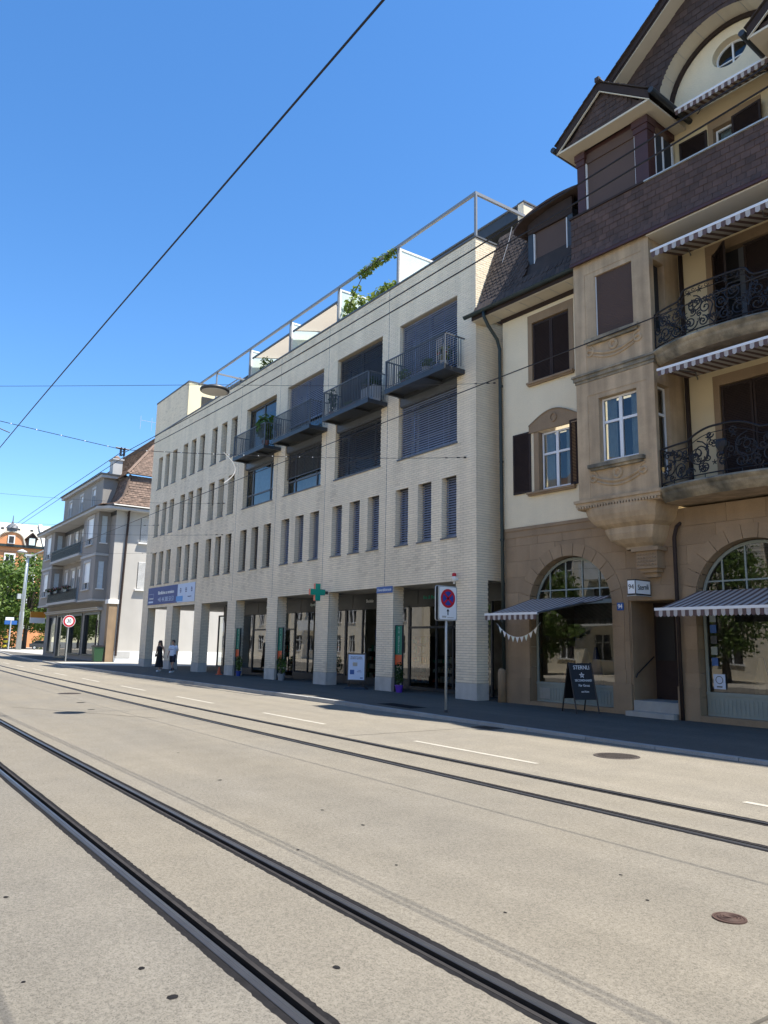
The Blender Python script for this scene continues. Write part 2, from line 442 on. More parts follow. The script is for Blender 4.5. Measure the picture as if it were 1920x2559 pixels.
# tracks
def track(name, ia, ib, label):
    t = bpy.data.objects.new(name, None); COL.objects.link(t); props(t, kind='structure')
    for i in (ia, ib):
        g, s = RAILS[i]; lo, hi = edges[i]
        def strip(mbb, fa, fb, za, zb):
            for k in range(N-1):
                x0, x1 = xs[k], xs[k+1]
                mbb.quad((x1, fa(k+1), za), (x0, fa(k), za), (x0, fb(k), zb), (x1, fb(k+1), zb))
        C = lambda d: (lambda k: g+d+cy(xs[k]))
        # profile in direction s: groove on the inner side (-s)
        pr = [(-.072, 0.), (-.045, 0.), (-.043, -.035), (-.002, -.035), (0., .002), (.006, .006), (.028, .0065), (.054, .004), (.06, .001)]
        seq = pr if s > 0 else [(-d, z) for d, z in reversed(pr)]
        b1, b2 = MB(), MB()
        strip(b1, lambda k: lo[k], C(seq[0][0]), -.001, -.002); strip(b1, C(seq[-1][0]), lambda k: hi[k], -.002, -.001)
        hd, gd, sh = MB(), MB(), MB()
        for (d0, z0), (d1, z1) in zip(seq[:-1], seq[1:]):
            mid = (d0+d1)/2*s
            strip(sh if .005 < mid < .028 else hd if mid > -.001 else gd, C(d0), C(d1), z0, z1)
        rail = obj('rail', hd, M['steel'], t); obj('worn_band', sh, M['shine'], rail); obj('flange_groove', gd, M['rust'], rail)
        obj('bitumen_joint', b1, M['bitumen'], rail)
    return t
track('tram_track', 0, 1, ''); track('tram_track', 2, 3, '')
# lane dashes
def dash(x0, x1, y0, y1, w=.11):
    mb = MB(); n = 6
    for k in range(n):
        xa, xb = x0+(x1-x0)*k/n, x0+(x1-x0)*(k+1)/n; ya, yb = y0+(y1-y0)*k/n, y0+(y1-y0)*(k+1)/n
        mb.quad((xa, ya-w/2, .004), (xb, yb-w/2, .004), (xb, yb+w/2, .004), (xa, ya+w/2, .004))
    obj('lane_dash', mb, M['paint'], road)
for k in range(-1, 13):
    x1 = -8.6-6.5*k; x0 = x1-3.15
    off = lambda x: 9.05+(max(0, -x-6))*.0115+cy(x)*.55
    dash(x0, x1, off(x0), off(x1))
# sealed asphalt seams
for x0, y0, x1, y1 in ((-22.3, 3.95, -17.9, 6.3), (-13.0, 8.35, -13.05, 12.3), (-30.0, 8.9, -30.2, 12.4), (-2.2, 3.3, -2.4, 6.95)):
    mb = MB(); n = 24; rs = random.Random(int(x0*10)); pts_ = [(x0+(x1-x0)*k/n+rs.uniform(-.02, .02), y0+(y1-y0)*k/n+rs.uniform(-.02, .02)) for k in range(n+1)]
    dx, dy = (y1-y0), -(x1-x0); l_ = math.hypot(dx, dy); dx, dy = dx/l_*.011, dy/l_*.011
    for (xa, ya), (xb, yb) in zip(pts_[:-1], pts_[1:]): mb.quad((xa-dx, ya-dy, .003), (xb-dx, yb-dy, .003), (xb+dx, yb+dy, .003), (xa+dx, ya+dy, .003))
    obj('asphalt_seam', mb, M['seam'], road)
# sidewalk sheet and kerb stones
mb = MB(); sx = [45, 20, 5, -5, -10, -13, -16, -19, -22, -26, -30, -36, -42, -48, -52, -54.5, -57, -60, -64, -70, -80, -89, -105, -120, -145, -170]
for a, b in zip(sx[:-1], sx[1:]):
    ka, kb = kerb_y(a)+.16, kerb_y(b)+.16
    mb.quad((b, kb, zs(b)), (a, ka, zs(a)), (a, 30, zs(a)), (b, 30, zs(b)))
sidewalk = obj('sidewalk', mb, M['walk'], kind='structure')
kerb = bpy.data.objects.new('kerb', None); COL.objects.link(kerb); props(kerb, kind='structure')
x = 12.
rg = random.Random(5)
while x > -150:
    L = 1.6 if x > -60 else 5
    a, b = x-.008, x-L+.008
    ya, yb = kerb_y(a), kerb_y(b); dz = rg.uniform(-.004, .004)
    mb = MB()
    za, zb = zs(a)+.006+dz, zs(b)+.006+dz
    mb.hexa([(b, yb, -.05), (a, ya, -.05), (a, ya+.165, -.05), (b, yb+.165, -.05),
             (b, yb+.018, zb-.002), (a, ya+.018, za-.002), (a, ya+.163, za), (b, yb+.163, zb)])
    obj('kerb_stone', mb, M['granite'], kerb)
    x -= L
# alley paving between the brick block and the grey house
mb = MB(); mb.quad((-61.6, 13.6, .128), (-55.2, 12.95, .128), (-52.2, 17.4, .128), (-61.6, 17.4, .128)); mb.quad((-61.6, 17.4, .128), (-52.2, 17.4, .128), (-52.2, 45, .15), (-61.6, 45, .15))
obj('alley', mb, M['alley'], kind='structure')
# far square beyond the grey house
mb = MB(); mb.quad((-170, 19.0, .128), (-86.5, 19.0, .128), (-86.5, 60, .13), (-170, 60, .13))
obj('square', mb, M['alley'], kind='structure')

# manhole covers
def manhole(x, y, r, m, label, waffle):
    t = thing('manhole_cover', label, 'manhole cover', (x, y, .004), .3)
    mb = MB(); mb.lathe([(r*.86, -.004), (r*.865, .004), (r, .005), (r*1.02, -.004)], (0, 0, 0), 40); obj('frame', mb, m, t)
    mb = MB(); mb.lathe([(r*.845, -.003), (r*.84, .0025)], (0, 0, 0), 40); obj('cover', mb, m, t)
    mb = MB()
    if waffle:
        k = -r*.8
        while k < r*.8:
            h = math.sqrt(max(0, (r*.8)**2-k*k)); mb.box(k-.008, k+.008, -h, h, .002, .007); mb.box(-h, h, k-.008, k+.008, .002, .0065); k += .045
    else:
        for rr in (.3, .5, .68):
            mb.tube([(r*rr*math.cos(a*.2618), r*rr*math.sin(a*.2618), .004) for a in range(24)], .006, 4, closed=True)
        mb.box(-r*.22, r*.22, -.012, .012, .002, .009)
        for a in range(12): mb.box(r*.55*math.cos(a*.5236)-.012, r*.55*math.cos(a*.5236)+.012, r*.55*math.sin(a*.5236)-.012, r*.55*math.sin(a*.5236)+.012, .002, .006)
    obj('relief', mb, m, t)
manhole(-8.55, 10.93, .375, M['iron'], 'large round waffle-patterned manhole cover in the lane beside the shaded kerb', True)
manhole(-3.1, 5.08, .108, M['rustiron'], 'small rusty round valve cover between the two tram tracks at right', False)
manhole(-27.2, 6.55, .36, M['iron'], 'dark round manhole cover between the tracks at the left of the road', True)
SP = [(-3.85, 2.46, .022), (-4.41, 1.56, .016), (-3.99, 1.58, .026), (-4.57, 1.0, .011), (-6.06, 1.16, .016), (-7.38, 4.48, .018), (-6.58, 4.47, .02), (-6.1, 3.47, .014), (-9.61, 4.27, .028), (-12.25, 4.7, .02), (-3.99, 3.88, .012), (-4.13, 5.28, .014), (-3.63, 4.93, .013), (-5.28, 3.92, .013), (-23.2, 5.92, .12), (-20.8, 5.58, .08)]
for x, y, r in SP:
    mb = MB(); n = 11; rr = random.Random(int(x*97+y*31))
    mb.poly([(r*(1+rr.uniform(-.25, .25))*math.cos(2*math.pi*k/n)*1.15, r*(1+rr.uniform(-.25, .25))*math.sin(2*math.pi*k/n), .003) for k in range(n)])
    o = obj('tar_spot', mb, M['bitumen'], road); o.location = (x, y, 0)

# ================================================================== brick building
YB = 16.77; XR = -18.44; PITCH = 4.63; XL = -52.0; ZT = 16.05
OFF = np.array([-35., YB, 0.])
BB = thing('brick_building', 'long pale brick office and apartment block with arcade and four iron balconies', 'building', tuple(OFF))
def B(name, mb, m, parent=BB, smooth=False, **kw): return obj(name, mb, m, parent, OFF, smooth, **kw)
bays = [(-23.02-PITCH*k, -19.46-PITCH*k) for k in range(7)]
ZA = 3.95
holes = [(a, b, -1, ZA) for a, b in bays]
wins = []        # (x0,x1,z0,z1,bay,row)
for k in range(7):
    for j in range(3):
        xr = -19.44-PITCH*k-1.37*j
        wins.append((xr-.8, xr, 5.46, 7.64, k, 1))
        if k >= 4: wins.append((xr-.8, xr, 8.72, 10.9, k, 2)); wins.append((xr-.8, xr, 12.0, 14.2, k, 3))
bigs = [(-22.87-PITCH*k, -19.42-PITCH*k) for k in range(4)]
holes += [(w[0], w[1], w[2], w[3]) for w in wins] + [(a, b, 8.76, 14.21) for a, b in bigs]
CH, BL, MJ = .085, .29, .013
# mortar backing plane
mb = MB()
mb.holes(XL, XR-.012, .6, ZT, holes, lambda a, b: (a, YB+.012, b))
mb.holes(XL, -45.95, ZT, 18.42, [], lambda a, b: (a, YB+.012, b))
B('mortar_wall', mb, M['mortar'])
# bricks: list of (x0,x1,z) runs on a wall plane -> joined mesh, nearest full bricks as single objects
full = []
def courses(a0, a1, z0, z1, hol, place, mbk, collect=None, half0=0., seed=1):
    r = random.Random(seed); n = int(round((z1-z0)/CH))
    for c in range(n):
        za = z0+c*CH; zb = za+CH-MJ; zm = (za+zb)/2
        cut = sorted([(h[0], h[1]) for h in hol if h[2] < zm < h[3]])
        runs = []; p = a0
        for h0, h1 in cut:
            if h0 > p: runs.append((p, min(h0, a1)))
            p = max(p, h1)
        if p < a1: runs.append((p, a1))
        sh = half0+(BL/2 if c % 2 else 0.)
        for r0, r1 in runs:
            k = math.floor((r0-a0-sh)/BL); q = a0+sh+k*BL
            while q < r1-1e-4:
                x0, x1 = max(q, r0), min(q+BL-MJ, r1); q += BL
                if x1-x0 < .03: continue
                if collect is not None and x1-x0 > BL-MJ-.002: collect.append((x0, za, zb))
                else: place(mbk, x0, x1, za, zb, r.uniform(-.0025, .0025))
_rd = random.Random(77)
SILLS = [(w[0], w[1], w[2]) for w in wins]+[(a, b, 8.76) for a, b in bigs]
def dirty(x0, x1, z):
    if z < 1.15 and _rd.random() < .55-.35*(z-.6)/.55: return 1
    for a, b, zz in SILLS:
        if zz-1.1 < z < zz-.04:
            for e in (a, b):
                if x0-.03 < e < x1+.03 and _rd.random() < .85-.6*(zz-z): return 1
    if z > 15.6 and _rd.random() < .12: return 1
    return 0
def front(mbk, x0, x1, za, zb, d):
    k0 = len(mbk.m); _front(mbk, x0, x1, za, zb, d)
    if dirty(x0, x1, za): mbk.m[k0:] = [1]*(len(mbk.m)-k0)
def _front(mbk, x0, x1, za, zb, d):
    y = YB+d
    i = len(mbk.v); yb = YB+.014
    mbk.v += [(x0, y, za), (x1, y, za), (x1, y, zb), (x0, y, zb), (x0, yb, za), (x1, yb, za), (x1, yb, zb), (x0, yb, zb)]
    for q in ((0, 1, 2, 3), (3, 2, 6, 7), (1, 0, 4, 5), (1, 5, 6, 2), (0, 3, 7, 4)): mbk.f.append(tuple(i+k for k in q)); mbk.m.append(0)
mbk = MB(); Z0 = .64
courses(XL, XR, Z0, ZT, holes, front, mbk, full)
courses(XL, -45.93, Z0+CH*math.ceil((ZT-Z0)/CH), 18.4, [], front, mbk, full)
full.sort(key=lambda t: (t[0]**2+YB**2+(t[1]-1.75)**2))
for x0, za, zb in full[300:]: front(mbk, x0, x0+BL-MJ, za, zb, random.uniform(-.0025, .0025))
# side faces (x = const, facing +X): right end wall, pier sides, window reveals
def side(xc):
    def f(mbk, y0, y1, za, zb, d):
        x = xc+d; i = len(mbk.v); xb = xc-.014
        mbk.v += [(x, y0, za), (x, y1, za), (x, y1, zb), (x, y0, zb), (xb, y0, za), (xb, y1, za), (xb, y1, zb), (xb, y0, zb)]
        for q in ((0, 1, 2, 3), (3, 2, 6, 7), (1, 0, 4, 5), (1, 5, 6, 2), (0, 3, 7, 4)): mbk.f.append(tuple(i+k for k in q)); mbk.m.append(0)
    return f
mort = MB()
courses(YB+.002, YB+8.0, Z0, ZT, [(YB+.52, YB+4, -1, ZA)], side(XR), mbk, half0=.07)
mort.holes(YB+.01, YB+8., .6, ZT, [(YB+.52, YB+4, -1, ZA)], lambda a, b: (XR-.012, a, b))
courses(YB+3.0, YB+8.0, Z0+CH*math.ceil((ZT-Z0)/CH), 18.36, [], side(XR-.03), mbk)
for k in range(1, 8):
    xp = XR-PITCH*k
    courses(YB+.002, YB+.52, Z0, ZA, [], side(xp), mbk, half0=.07)
    mort.quad((xp-.012, YB+.01, .6), (xp-.012, YB+.53, .6), (xp-.012, YB+.53, ZA), (xp-.012, YB+.01, ZA))
RD = .34
for w in wins:
    mort.quad((w[0]-.001, YB+.01, w[2]), (w[0]-.001, YB+RD, w[2]), (w[0]-.001, YB+RD, w[3]), (w[0]-.001, YB+.01, w[3]))
    courses(YB+.002, YB+RD, w[2], w[3], [], side(w[0]+.008), mbk, half0=.05)
    mort.quad((w[1]+.001, YB+.01, w[2]), (w[1]+.001, YB+.01, w[3]), (w[1]+.001, YB+RD, w[3]), (w[1]+.001, YB+RD, w[2]))
    mort.quad((w[0], YB+.01, w[3]), (w[1], YB+.01, w[3]), (w[1], YB+RD, w[3]), (w[0], YB+RD, w[3]))
for a, b in bigs:
    mort.quad((a-.001, YB+.01, 8.76), (a-.001, YB+.34, 8.76), (a-.001, YB+.34, 14.21), (a-.001, YB+.01, 14.21))
    courses(YB+.002, YB+.34, 8.76, 14.2, [], side(a+.008), mbk, half0=.05)
    mort.quad((b+.001, YB+.01, 8.76), (b+.001, YB+.01, 14.21), (b+.001, YB+.34, 14.21), (b+.001, YB+.34, 8.76))
    mort.quad((a, YB+.01, 14.21), (b, YB+.01, 14.21), (b, YB+.34, 14.21), (a, YB+.34, 14.21))
B('reveal', mort, M['mortar'])
B('brickwork', mbk, [M['brick'], M['brickdirty']], kind='stuff')
fb = MB(); L = BL-MJ; H = CH-MJ
i = 0
fb.v = [(0, 0, 0), (L, 0, 0), (L, 0, H), (0, 0, H), (0, .014, 0), (L, .014, 0), (L, .014, H), (0, .014, H)]
fb.f = [(0, 1, 2, 3), (3, 2, 6, 7), (1, 0, 4, 5), (1, 5, 6, 2), (0, 3, 7, 4)]; fb.m = [0]*5
fme = fb.mesh('brick'); setmats(fme, M['brick']); fmd = fb.mesh('brick'); setmats(fmd, M['brickdirty'])
for x0, za, zb in full[:300]: inst('brick', fmd if dirty(x0, x0+L, za) else fme, BB, (x0-OFF[0], random.uniform(-.0025, .0025), za))
# vertical movement joints
for x in (-23.6, -28.25, -32.9, -37.5):
    mb = MB(); mb.box(x-.007, x+.007, YB-.004, YB+.01, ZA, ZT); B('movement_joint', mb, M['mid'])
# piers: core + plinth
for k in range(8):
    xr = XR-PITCH*k; xl = xr-1.03 if k < 7 else XL
    mb = MB(); mb.box(xl+.02, xr-.014, YB+.02, YB+.5, .05, ZA+.05)
    B('pier', mb, M['brick'])
    mb = MB(); mb.box(xl, xr+.004, YB-.004, YB+.53, .03, .62); B('plinth', mb, M['concrete'])
# floor slab, body volumes behind
mb = MB(); mb.box(XL+.02, XR-.02, YB+.03, YB+8, ZA, ZA+.25); B('arcade_ceiling', mb, M['concrete'])
mb = MB(); mb.box(XL, XL+.3, YB+.03, YB+8, ZA+.2, ZT); mb.box(XL, XR-.05, YB+7.9, YB+8.2, 0, ZT); mb.box(XL+.3, XR-.1, YB+.6, YB+7.9, 15.7, 15.95)
mb.box(-45.95, -45.9, YB+.02, YB+2.2, ZT, 18.42, 1); mb.box(XL, -45.95, YB+.03, YB+6, 18.2, 18.40); mb.box(XL, XL+.2, YB+.03, YB+6, ZT, 18.4); mb.box(XL, -45.95, YB+2.2, YB+2.4, ZT, 18.4, 2)
B('side_wall', mb, [M['brick'], M['yellow'], M['white']])
mb = MB(); mb.box(XL-.03, XR+.03, YB-.03, YB+.35, ZT, ZT+.06); mb.box(XR-.3, XR+.03, YB+.35, YB+3, ZT, ZT+.06); mb.box(XL-.03, -45.87, YB-.03, YB+.3, 18.42, 18.5); mb.box(-46.2, -45.87, YB+.3, YB+2.4, 18.42, 18.5)
B('coping', mb, M['mid'])
# ---- small windows
def slats(x0, x1, z0, z1, y, step=.09, dep=.06):
    mb = MB(); z = z0
    while z < z1:
        mb.quad((x0, y, z), (x1, y, z), (x1, y+dep*.55, z+step*.60), (x0, y+dep*.55, z+step*.60))
        mb.quad((x0, y, z), (x0, y+.004, z-.01), (x1, y+.004, z-.01), (x1, y, z)); z += step
    return mb
ww, wh = .8, 2.18
fm = MB()
fm.box(.0, .05, RD-.02, RD+.06, 0, wh); fm.box(ww-.05, ww, RD-.02, RD+.06, 0, wh); fm.box(.05, ww-.05, RD-.02, RD+.06, 0, .06); fm.box(.05, ww-.05, RD-.02, RD+.06, wh-.06, wh)
fm.box(.05, ww-.05, RD-.16, RD-.02, wh-.05, wh)
frame_me = fm.mesh('window'); setmats(frame_me, M['dark'])
gm = MB(); gm.quad((.05, RD+.02, .06), (ww-.05, RD+.02, .06), (ww-.05, RD+.02, wh-.06), (.05, RD+.02, wh-.06)); glass_me = gm.mesh('pane'); setmats(glass_me, M['glass'])
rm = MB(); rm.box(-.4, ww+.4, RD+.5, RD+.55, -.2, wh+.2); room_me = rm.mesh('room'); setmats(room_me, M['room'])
bm_ = slats(.03, ww-.03, .12, wh-.05, RD-.13); bm_.box(.0+.03, ww-.03, RD-.13, RD-.07, .07, .1); blind_me = bm_.mesh('blind'); setmats(blind_me, M['slat'])
bm_ = slats(.03, ww-.03, .95, wh-.05, RD-.13); blindh_me = bm_.mesh('blind'); setmats(blindh_me, M['slatdark'])
bm_ = slats(.03, ww-.03, .12, wh-.05, RD-.13); blindd_me = bm_.mesh('blind'); setmats(blindd_me, M['slatdark'])
sm = MB(); sm.box(-.03, ww+.02, -.035, RD-.02, -.035, .012); sill_me = sm.mesh('sill'); setmats(sill_me, M['mid'])
rw = random.Random(11)
for (x0, x1, z0, z1, k, row) in wins:
    o = inst('window', frame_me, BB, (x0-OFF[0], 0, z0))
    inst('pane', glass_me, o); inst('sill', sill_me, o); inst('room', room_me, o)
    q = rw.random()
    me = blind_me if (k < 3) else (blindd_me if q < .45 else blindh_me if q < .75 else None)
    if row == 1 and k in (3,): me = blindd_me
    if me: props(inst('blind', me, o), kind='stuff')
# ---- big windows, spandrels
for k, (a, b) in enumerate(bigs):
    y = YB+.26
    mb = MB(); mb.box(a, b, YB+.10, YB+.3, 10.86, 11.3); mb.box(a, b, YB+.06, YB+.10, 10.9, 11.26); B('spandrel', mb, M['mid'])
    for lev, (z0, z1) in enumerate(((8.78, 10.86), (11.3, 14.19))):
        f = MB(); xs_ = [a, a+.72, b-.72, b] if lev == 0 else [a, a+1.7, b]
        for xv in xs_: f.box(max(a, xv-.035), min(b, xv+.035), y-.03, y+.05, z0, z1)
        f.box(a, b, y-.03, y+.05, z0, z0+.07); f.box(a, b, y-.03, y+.05, z1-.08, z1)
        if lev == 0: f.box(a, b, y-.03, y+.05, z0+.62, z0+.69)
        w = B('window', f, M['mid'])
        for xa, xb in zip(xs_[:-1], xs_[1:]):
            g = MB(); g.quad((xa+.03, y+.01, z0+.06), (xb-.03, y+.01, z0+.06), (xb-.03, y+.01, z1-.07), (xa+.03, y+.01, z1-.07)); B('pane', g, M['glass'], w)
        rm = MB(); rm.box(a-.3, b+.3, y+1.0, y+1.05, z0-.1, z1+.1); B('room', rm, M['room'], w)
        s = MB(); s.box(a-.03, b+.03, YB-.04, y-.02, z0-.05, z0+.005); B('sill', s, M['mid'], w)
        def blind(zb, m, st=.09):
            s = slats(a+.04, b-.04, zb, z1-.03, YB+.13, st); s.box(a+.04, b-.04, YB+.13, YB+.19, zb-.05, zb-.02)
            for q in range(1, 4):
                xx = a+(b-a)*q/4; s.box(xx-.008, xx+.008, YB+.124, YB+.128, zb, z1)
            B('blind', s, m, w, kind='stuff')
        if lev == 0:
            if k == 0: blind(8.88, M['slat'])
            elif k == 1: blind(8.88, M['slatdark'])
            elif k == 2: blind(9.62, M['slatdark'], .06)
            if k >= 2:
                c = MB(); n = 24
                for q in range(n):
                    xa, xb = a+.1+(b-a-.2)*q/n, a+.1+(b-a-.2)*(q+1)/n
                    c.quad((xa, y+.3+.04*(q % 2), z0), (xb, y+.3+.04*((q+1) % 2), z0), (xb, y+.3+.04*((q+1) % 2), z1), (xa, y+.3+.04*(q % 2), z1))
                B('curtain', c, M['curtain'], w)
        else:
            if k == 0: blind(11.4, M['slat'])
            elif k == 1: blind(11.4, M['slatdark'])
            elif k == 2: blind(12.2, M['slat'])
            else:
                c = MB()
                for q in range(6):
                    xa = a+.1+.12*q; c.quad((xa, y+.3+.04*(q % 2), z0), (xa+.12, y+.3+.04*((q+1) % 2), z0), (xa+.12, y+.3+.04*((q+1) % 2), z1), (xa, y+.3+.04*(q % 2), z1))
                B('curtain', c, M['curtain'], w)
# ---- balconies
yf = YB-.92
balx = [(-22.52, -19.0), (-27.1, -23.63), (-31.7, -28.2), (-36.2, -32.6)]
for k, (a, b) in enumerate(balx):
    z0, z1 = 11.12, 11.28
    mb = MB(); mb.box(a, b, yf-.02, yf+.06, z0, z1+.03); mb.box(a, b, YB-.08, YB-.004, z0, z1); mb.box(a, a+.08, yf+.06, YB-.08, z0, z1); mb.box(b-.08, b, yf+.06, YB-.08, z0, z1)
    mb.box(a+.08, b-.08, yf+.06, YB-.08, z1-.05, z1-.01); mb.box((a+b)/2-.6, (a+b)/2+.6, yf+.06, YB-.08, z0+.02, z1-.06)
    bal = B('balcony', mb, M['dark'])
    r = MB(); r.box(a, b, yf, yf+.045, 12.40, 12.44); r.box(a, a+.045, yf+.045, YB, 12.40, 12.44); r.box(b-.045, b, yf+.045, YB, 12.40, 12.44); r.box(a+.02, b-.02, yf+.01, yf+.035, 11.36, 11.385)
    r.box(a, a+.05, yf, yf+.05, z1, 12.44); r.box(b-.05, b, yf, yf+.05, z1, 12.44)
    B('handrail', r, M['mid'], bal)
    bar = MB(); bar.box(-.008, .008, -.014, .014, 0, 1.04); bme = bar.mesh('bar'); setmats(bme, M['mid'])
    n = int((b-a)/.115)
    for q in range(1, n): inst('bar', bme, bal, (a+(b-a)*q/n-OFF[0], yf+.022-OFF[1], 11.37))
    for q in range(1, 7):
        for xx in (a+.022, b-.022): inst('bar', bme, bal, (xx-OFF[0], yf+.12*q+.03-OFF[1], 11.37), (0, 0, math.pi/2))
# ---- roof frame, glass dividers, penthouse
bz = 17.85
mb = MB(); mb.box(-44.3, XR-.02, YB+.02, YB+.11, bz-.11, bz); mb.box(XR-.11, XR-.02, YB+.11, 19.3, bz-.11, bz)
rf = B('roof_frame', mb, M['beam'])
for x in (XR-.06, -23.15, -27.7, -32.25, -36.88, -41.45):
    mb = MB(); mb.box(x-.05, x+.05, YB+.03, YB+.10, ZT+.06, bz-.11); B('post', mb, M['beam'], rf)
for x in (-23.15, -27.7, -32.25, -36.88):
    mb = MB(); yb = YB+1.9
    mb.hexa([(x-.03, YB+.12, 17.66), (x+.03, YB+.12, 17.66), (x+.03, yb, 17.66), (x-.03, yb, 17.66), (x-.03, YB+.12, 17.74), (x+.03, YB+.12, 17.74), (x+.03, yb, 17.74), (x-.03, yb, 17.74)])
    mb.box(x-.03, x+.03, YB+.12, YB+.2, ZT+.06, 17.66); mb.box(x-.03, x+.03, yb-.08, yb, ZT+.06, 17.66)
    d = B('divider', mb, M['white'])
    g = MB(); g.box(x-.008, x+.008, YB+.2, yb-.08, ZT+.1, 17.66); B('pane', g, M['frost'], d)
mb = MB(); mb.box(-41.48, -41.40, YB+.12, 19.4, bz-.2, bz-.11); B('cross_beam', mb, M['beam'], rf)
mb = MB(); mb.box(-45.9, XR-.6, 19.9, 24, ZT, 17.9); mb.box(-45.9, XR-.35, 19.3, 24, 17.9, 18.36); B('penthouse', mb, M['dark'])
mb = MB(); mb.box(-45.9, XR-.30, 19.25, 24, 18.36, 18.42); mb.box(XR-.35, XR, 19.22, 24, 18.36, 18.42); B('penthouse_coping', mb, M['mid'])
mb = MB(); mb.box(XR-.34, XR-.04, 19.24, 24, ZT, 18.36); B('penthouse_end_wall', mb, M['brick'])
# terrace railing + tower window at the far end
mb = MB()
for q in range(14): mb.box(-44.9+.18*q, -44.885+.18*q, YB+2.0, YB+2.015, 17.1, 18.15)
mb.box(-45, -42.4, YB+1.98, YB+2.03, 18.15, 18.19); B('terrace_railing', mb, M['beam'])
s = MB(); z = 16.6
while z < 17.6: s.box(-45.89, -45.86, YB+.9, YB+2.0, z, z+.035); z += .06
B('blind', s, M['slatdark'], kind='stuff')
# terrace awnings (beige canvas)
for a, b in ((-32.1, -27.85), (-36.7, -32.4)):
    mb = MB(); y0, y1 = YB+.15, YB+2.4
    for q in range(8):
        xa, xb = a+(b-a)*q/8, a+(b-a)*(q+1)/8
        mb.quad((xa, y0, 17.22), (xb, y0, 17.22), (xb, y1, 17.75), (xa, y1, 17.75))
    aw = B('terrace_awning', mb, M['canvas'])
    mb = MB(); mb.box(a, b, y0-.04, y0+.02, 17.16, 17.25); B('front_bar', mb, M['mid'], aw)
    mb = MB(); mb.tube([(b-.2, y0, 17.17), (b-1.0, y0+.9, 17.1), (b-.3, y1, 17.5)], .02, 5); mb.tube([(a+.2, y0, 17.17), (a+1.0, y0+.9, 17.1), (a+.3, y1, 17.5)], .02, 5); B('folding_arm', mb, M['beam'], aw)
# ---- arcade shops
YG = 18.3
text_items = {0: 'Bio & Reform', 1: 'Bedele', 2: 'Apotheke', 3: 'Apotheke'}
sf = MB(); sf.box(-41.6, XR-.3, YG-.02, YG+.1, 3.35, ZA-.003)
fas = B('shop_fascia', sf, M['dark'])
for k, t in text_items.items():
    a, b = bays[k]
    lettering(t, .20 if k else .19, M['signwhite'] if k == 1 else M['green'] if k == 0 else M['frost'], fas, ((a+b)/2-OFF[0]-(1.35 if k == 0 else .9), YG-.024-OFF[1], 3.62), '-Y')
    mb = MB(); mb.box(a-.45, a-.43, YG-.03, YG-.02, 3.36, ZA-.01); B('fascia_joint', mb, M['black'], fas)
for k in range(5):
    a, b = bays[k]; a -= 1.03
    st = MB(); xsd = [a, a+1.35, a+2.5, b+.1] if k not in (0, 3) else [a, a+1.7, a+2.65, a+3.6, b+.1]
    for xv in xsd: st.box(xv-.035, xv+.035, YG-.01, YG+.07, .13, 3.35)
    st.box(a, b+.1, YG-.01, YG+.07, 3.27, 3.35); st.box(a, b+.1, YG-.02, YG+.09, .13, .45 if k not in (0, 3) else .25)
    if k in (0, 3): st.box(a, b+.1, YG-.01, YG+.07, 2.45, 2.53)
    w = B('shop_front', st, M['dark'])
    for xa, xb in zip(xsd[:-1], xsd[1:]):
        g = MB(); g.quad((xa+.03, YG+.03, .4), (xb-.03, YG+.03, .4), (xb-.03, YG+.03, 3.28), (xa+.03, YG+.03, 3.28)); B('pane', g, M['shopglass'], w)
mb = MB(); mb.quad((-41.6, YG+3.2, .1), (XR-.3, YG+3.2, .1), (XR-.3, YG+3.2, ZA), (-41.6, YG+3.2, ZA)); mb.quad((-41.6, YG+.1, .14), (XR-.3, YG+.1, .14), (XR-.3, YG+3.2, .14), (-41.6, YG+3.2, .14)); mb.quad((XR-.3, YG, .1), (XR-.3, YG+3.2, .1), (XR-.3, YG+3.2, ZA), (XR-.3, YG, ZA)); mb.quad((-41.6, YG, .1), (-41.6, YG+3.2, .1), (-41.6, YG+3.2, ZA), (-41.6, YG, ZA))
B('shop_interior', mb, M['room2'])
for k, (x, w, h) in enumerate(((-21.2, 1.4, 2.0), (-25.5, 2.2, 1.4), (-26.9, .9, 2.2), (-30.4, 1.8, 1.7), (-35, 2.0, 2.1), (-39.6, 1.8, 1.9))):
    mb = MB(); mb.box(x, x+w, YG+2.5, YG+3.0, .15, h)
    sh = B('shelf', mb, M['room'])
    for q in range(int(h/.4)):
        for j in range(int(w/.16)):
            mb = MB(); hh = random.uniform(.12, .28); mb.box(x+.04+j*.16, x+.15+j*.16, YG+2.38, YG+2.5, .3+q*.4, .3+q*.4+hh)
            B('package', mb, [M['signwhite'], M['green'], M['canvas'], M['orange'], M['frost']][random.randrange(5)], sh)
# posters in the windows
for (x0, x1, z0, z1, m) in ((-21.0, -20.62, 1.55, 2.25, 'bannerpale'), (-20.55, -20.17, 1.55, 2.25, 'canvas'), (-20.7, -20.3, .65, 1.25, 'cyan'), (-26.3, -26.0, 2.0, 2.45, 'plateblue'), (-39.9, -39.6, 1.4, 2.1, 'signwhite')):
    mb = MB(); mb.box(x0, x1, YG-.006, YG+.004, z0, z1); B('poster', mb, M[m])
# entrance at the open left end of the arcade
mb = MB(); mb.box(-44.2, -41.6, YG+1.0, YG+1.08, .13, ZA); mb.box(-41.7, -41.6, YG, YG+1.05, .13, ZA); d = B('entrance_screen', mb, M['dark'])
mb = MB(); mb.box(-43.9, -43.0, YG+.97, YG+.985, .3, 2.6); mb.box(-42.9, -42.0, YG+.97, YG+.985, .3, 2.6); B('pane', mb, M['shopglass'], d)
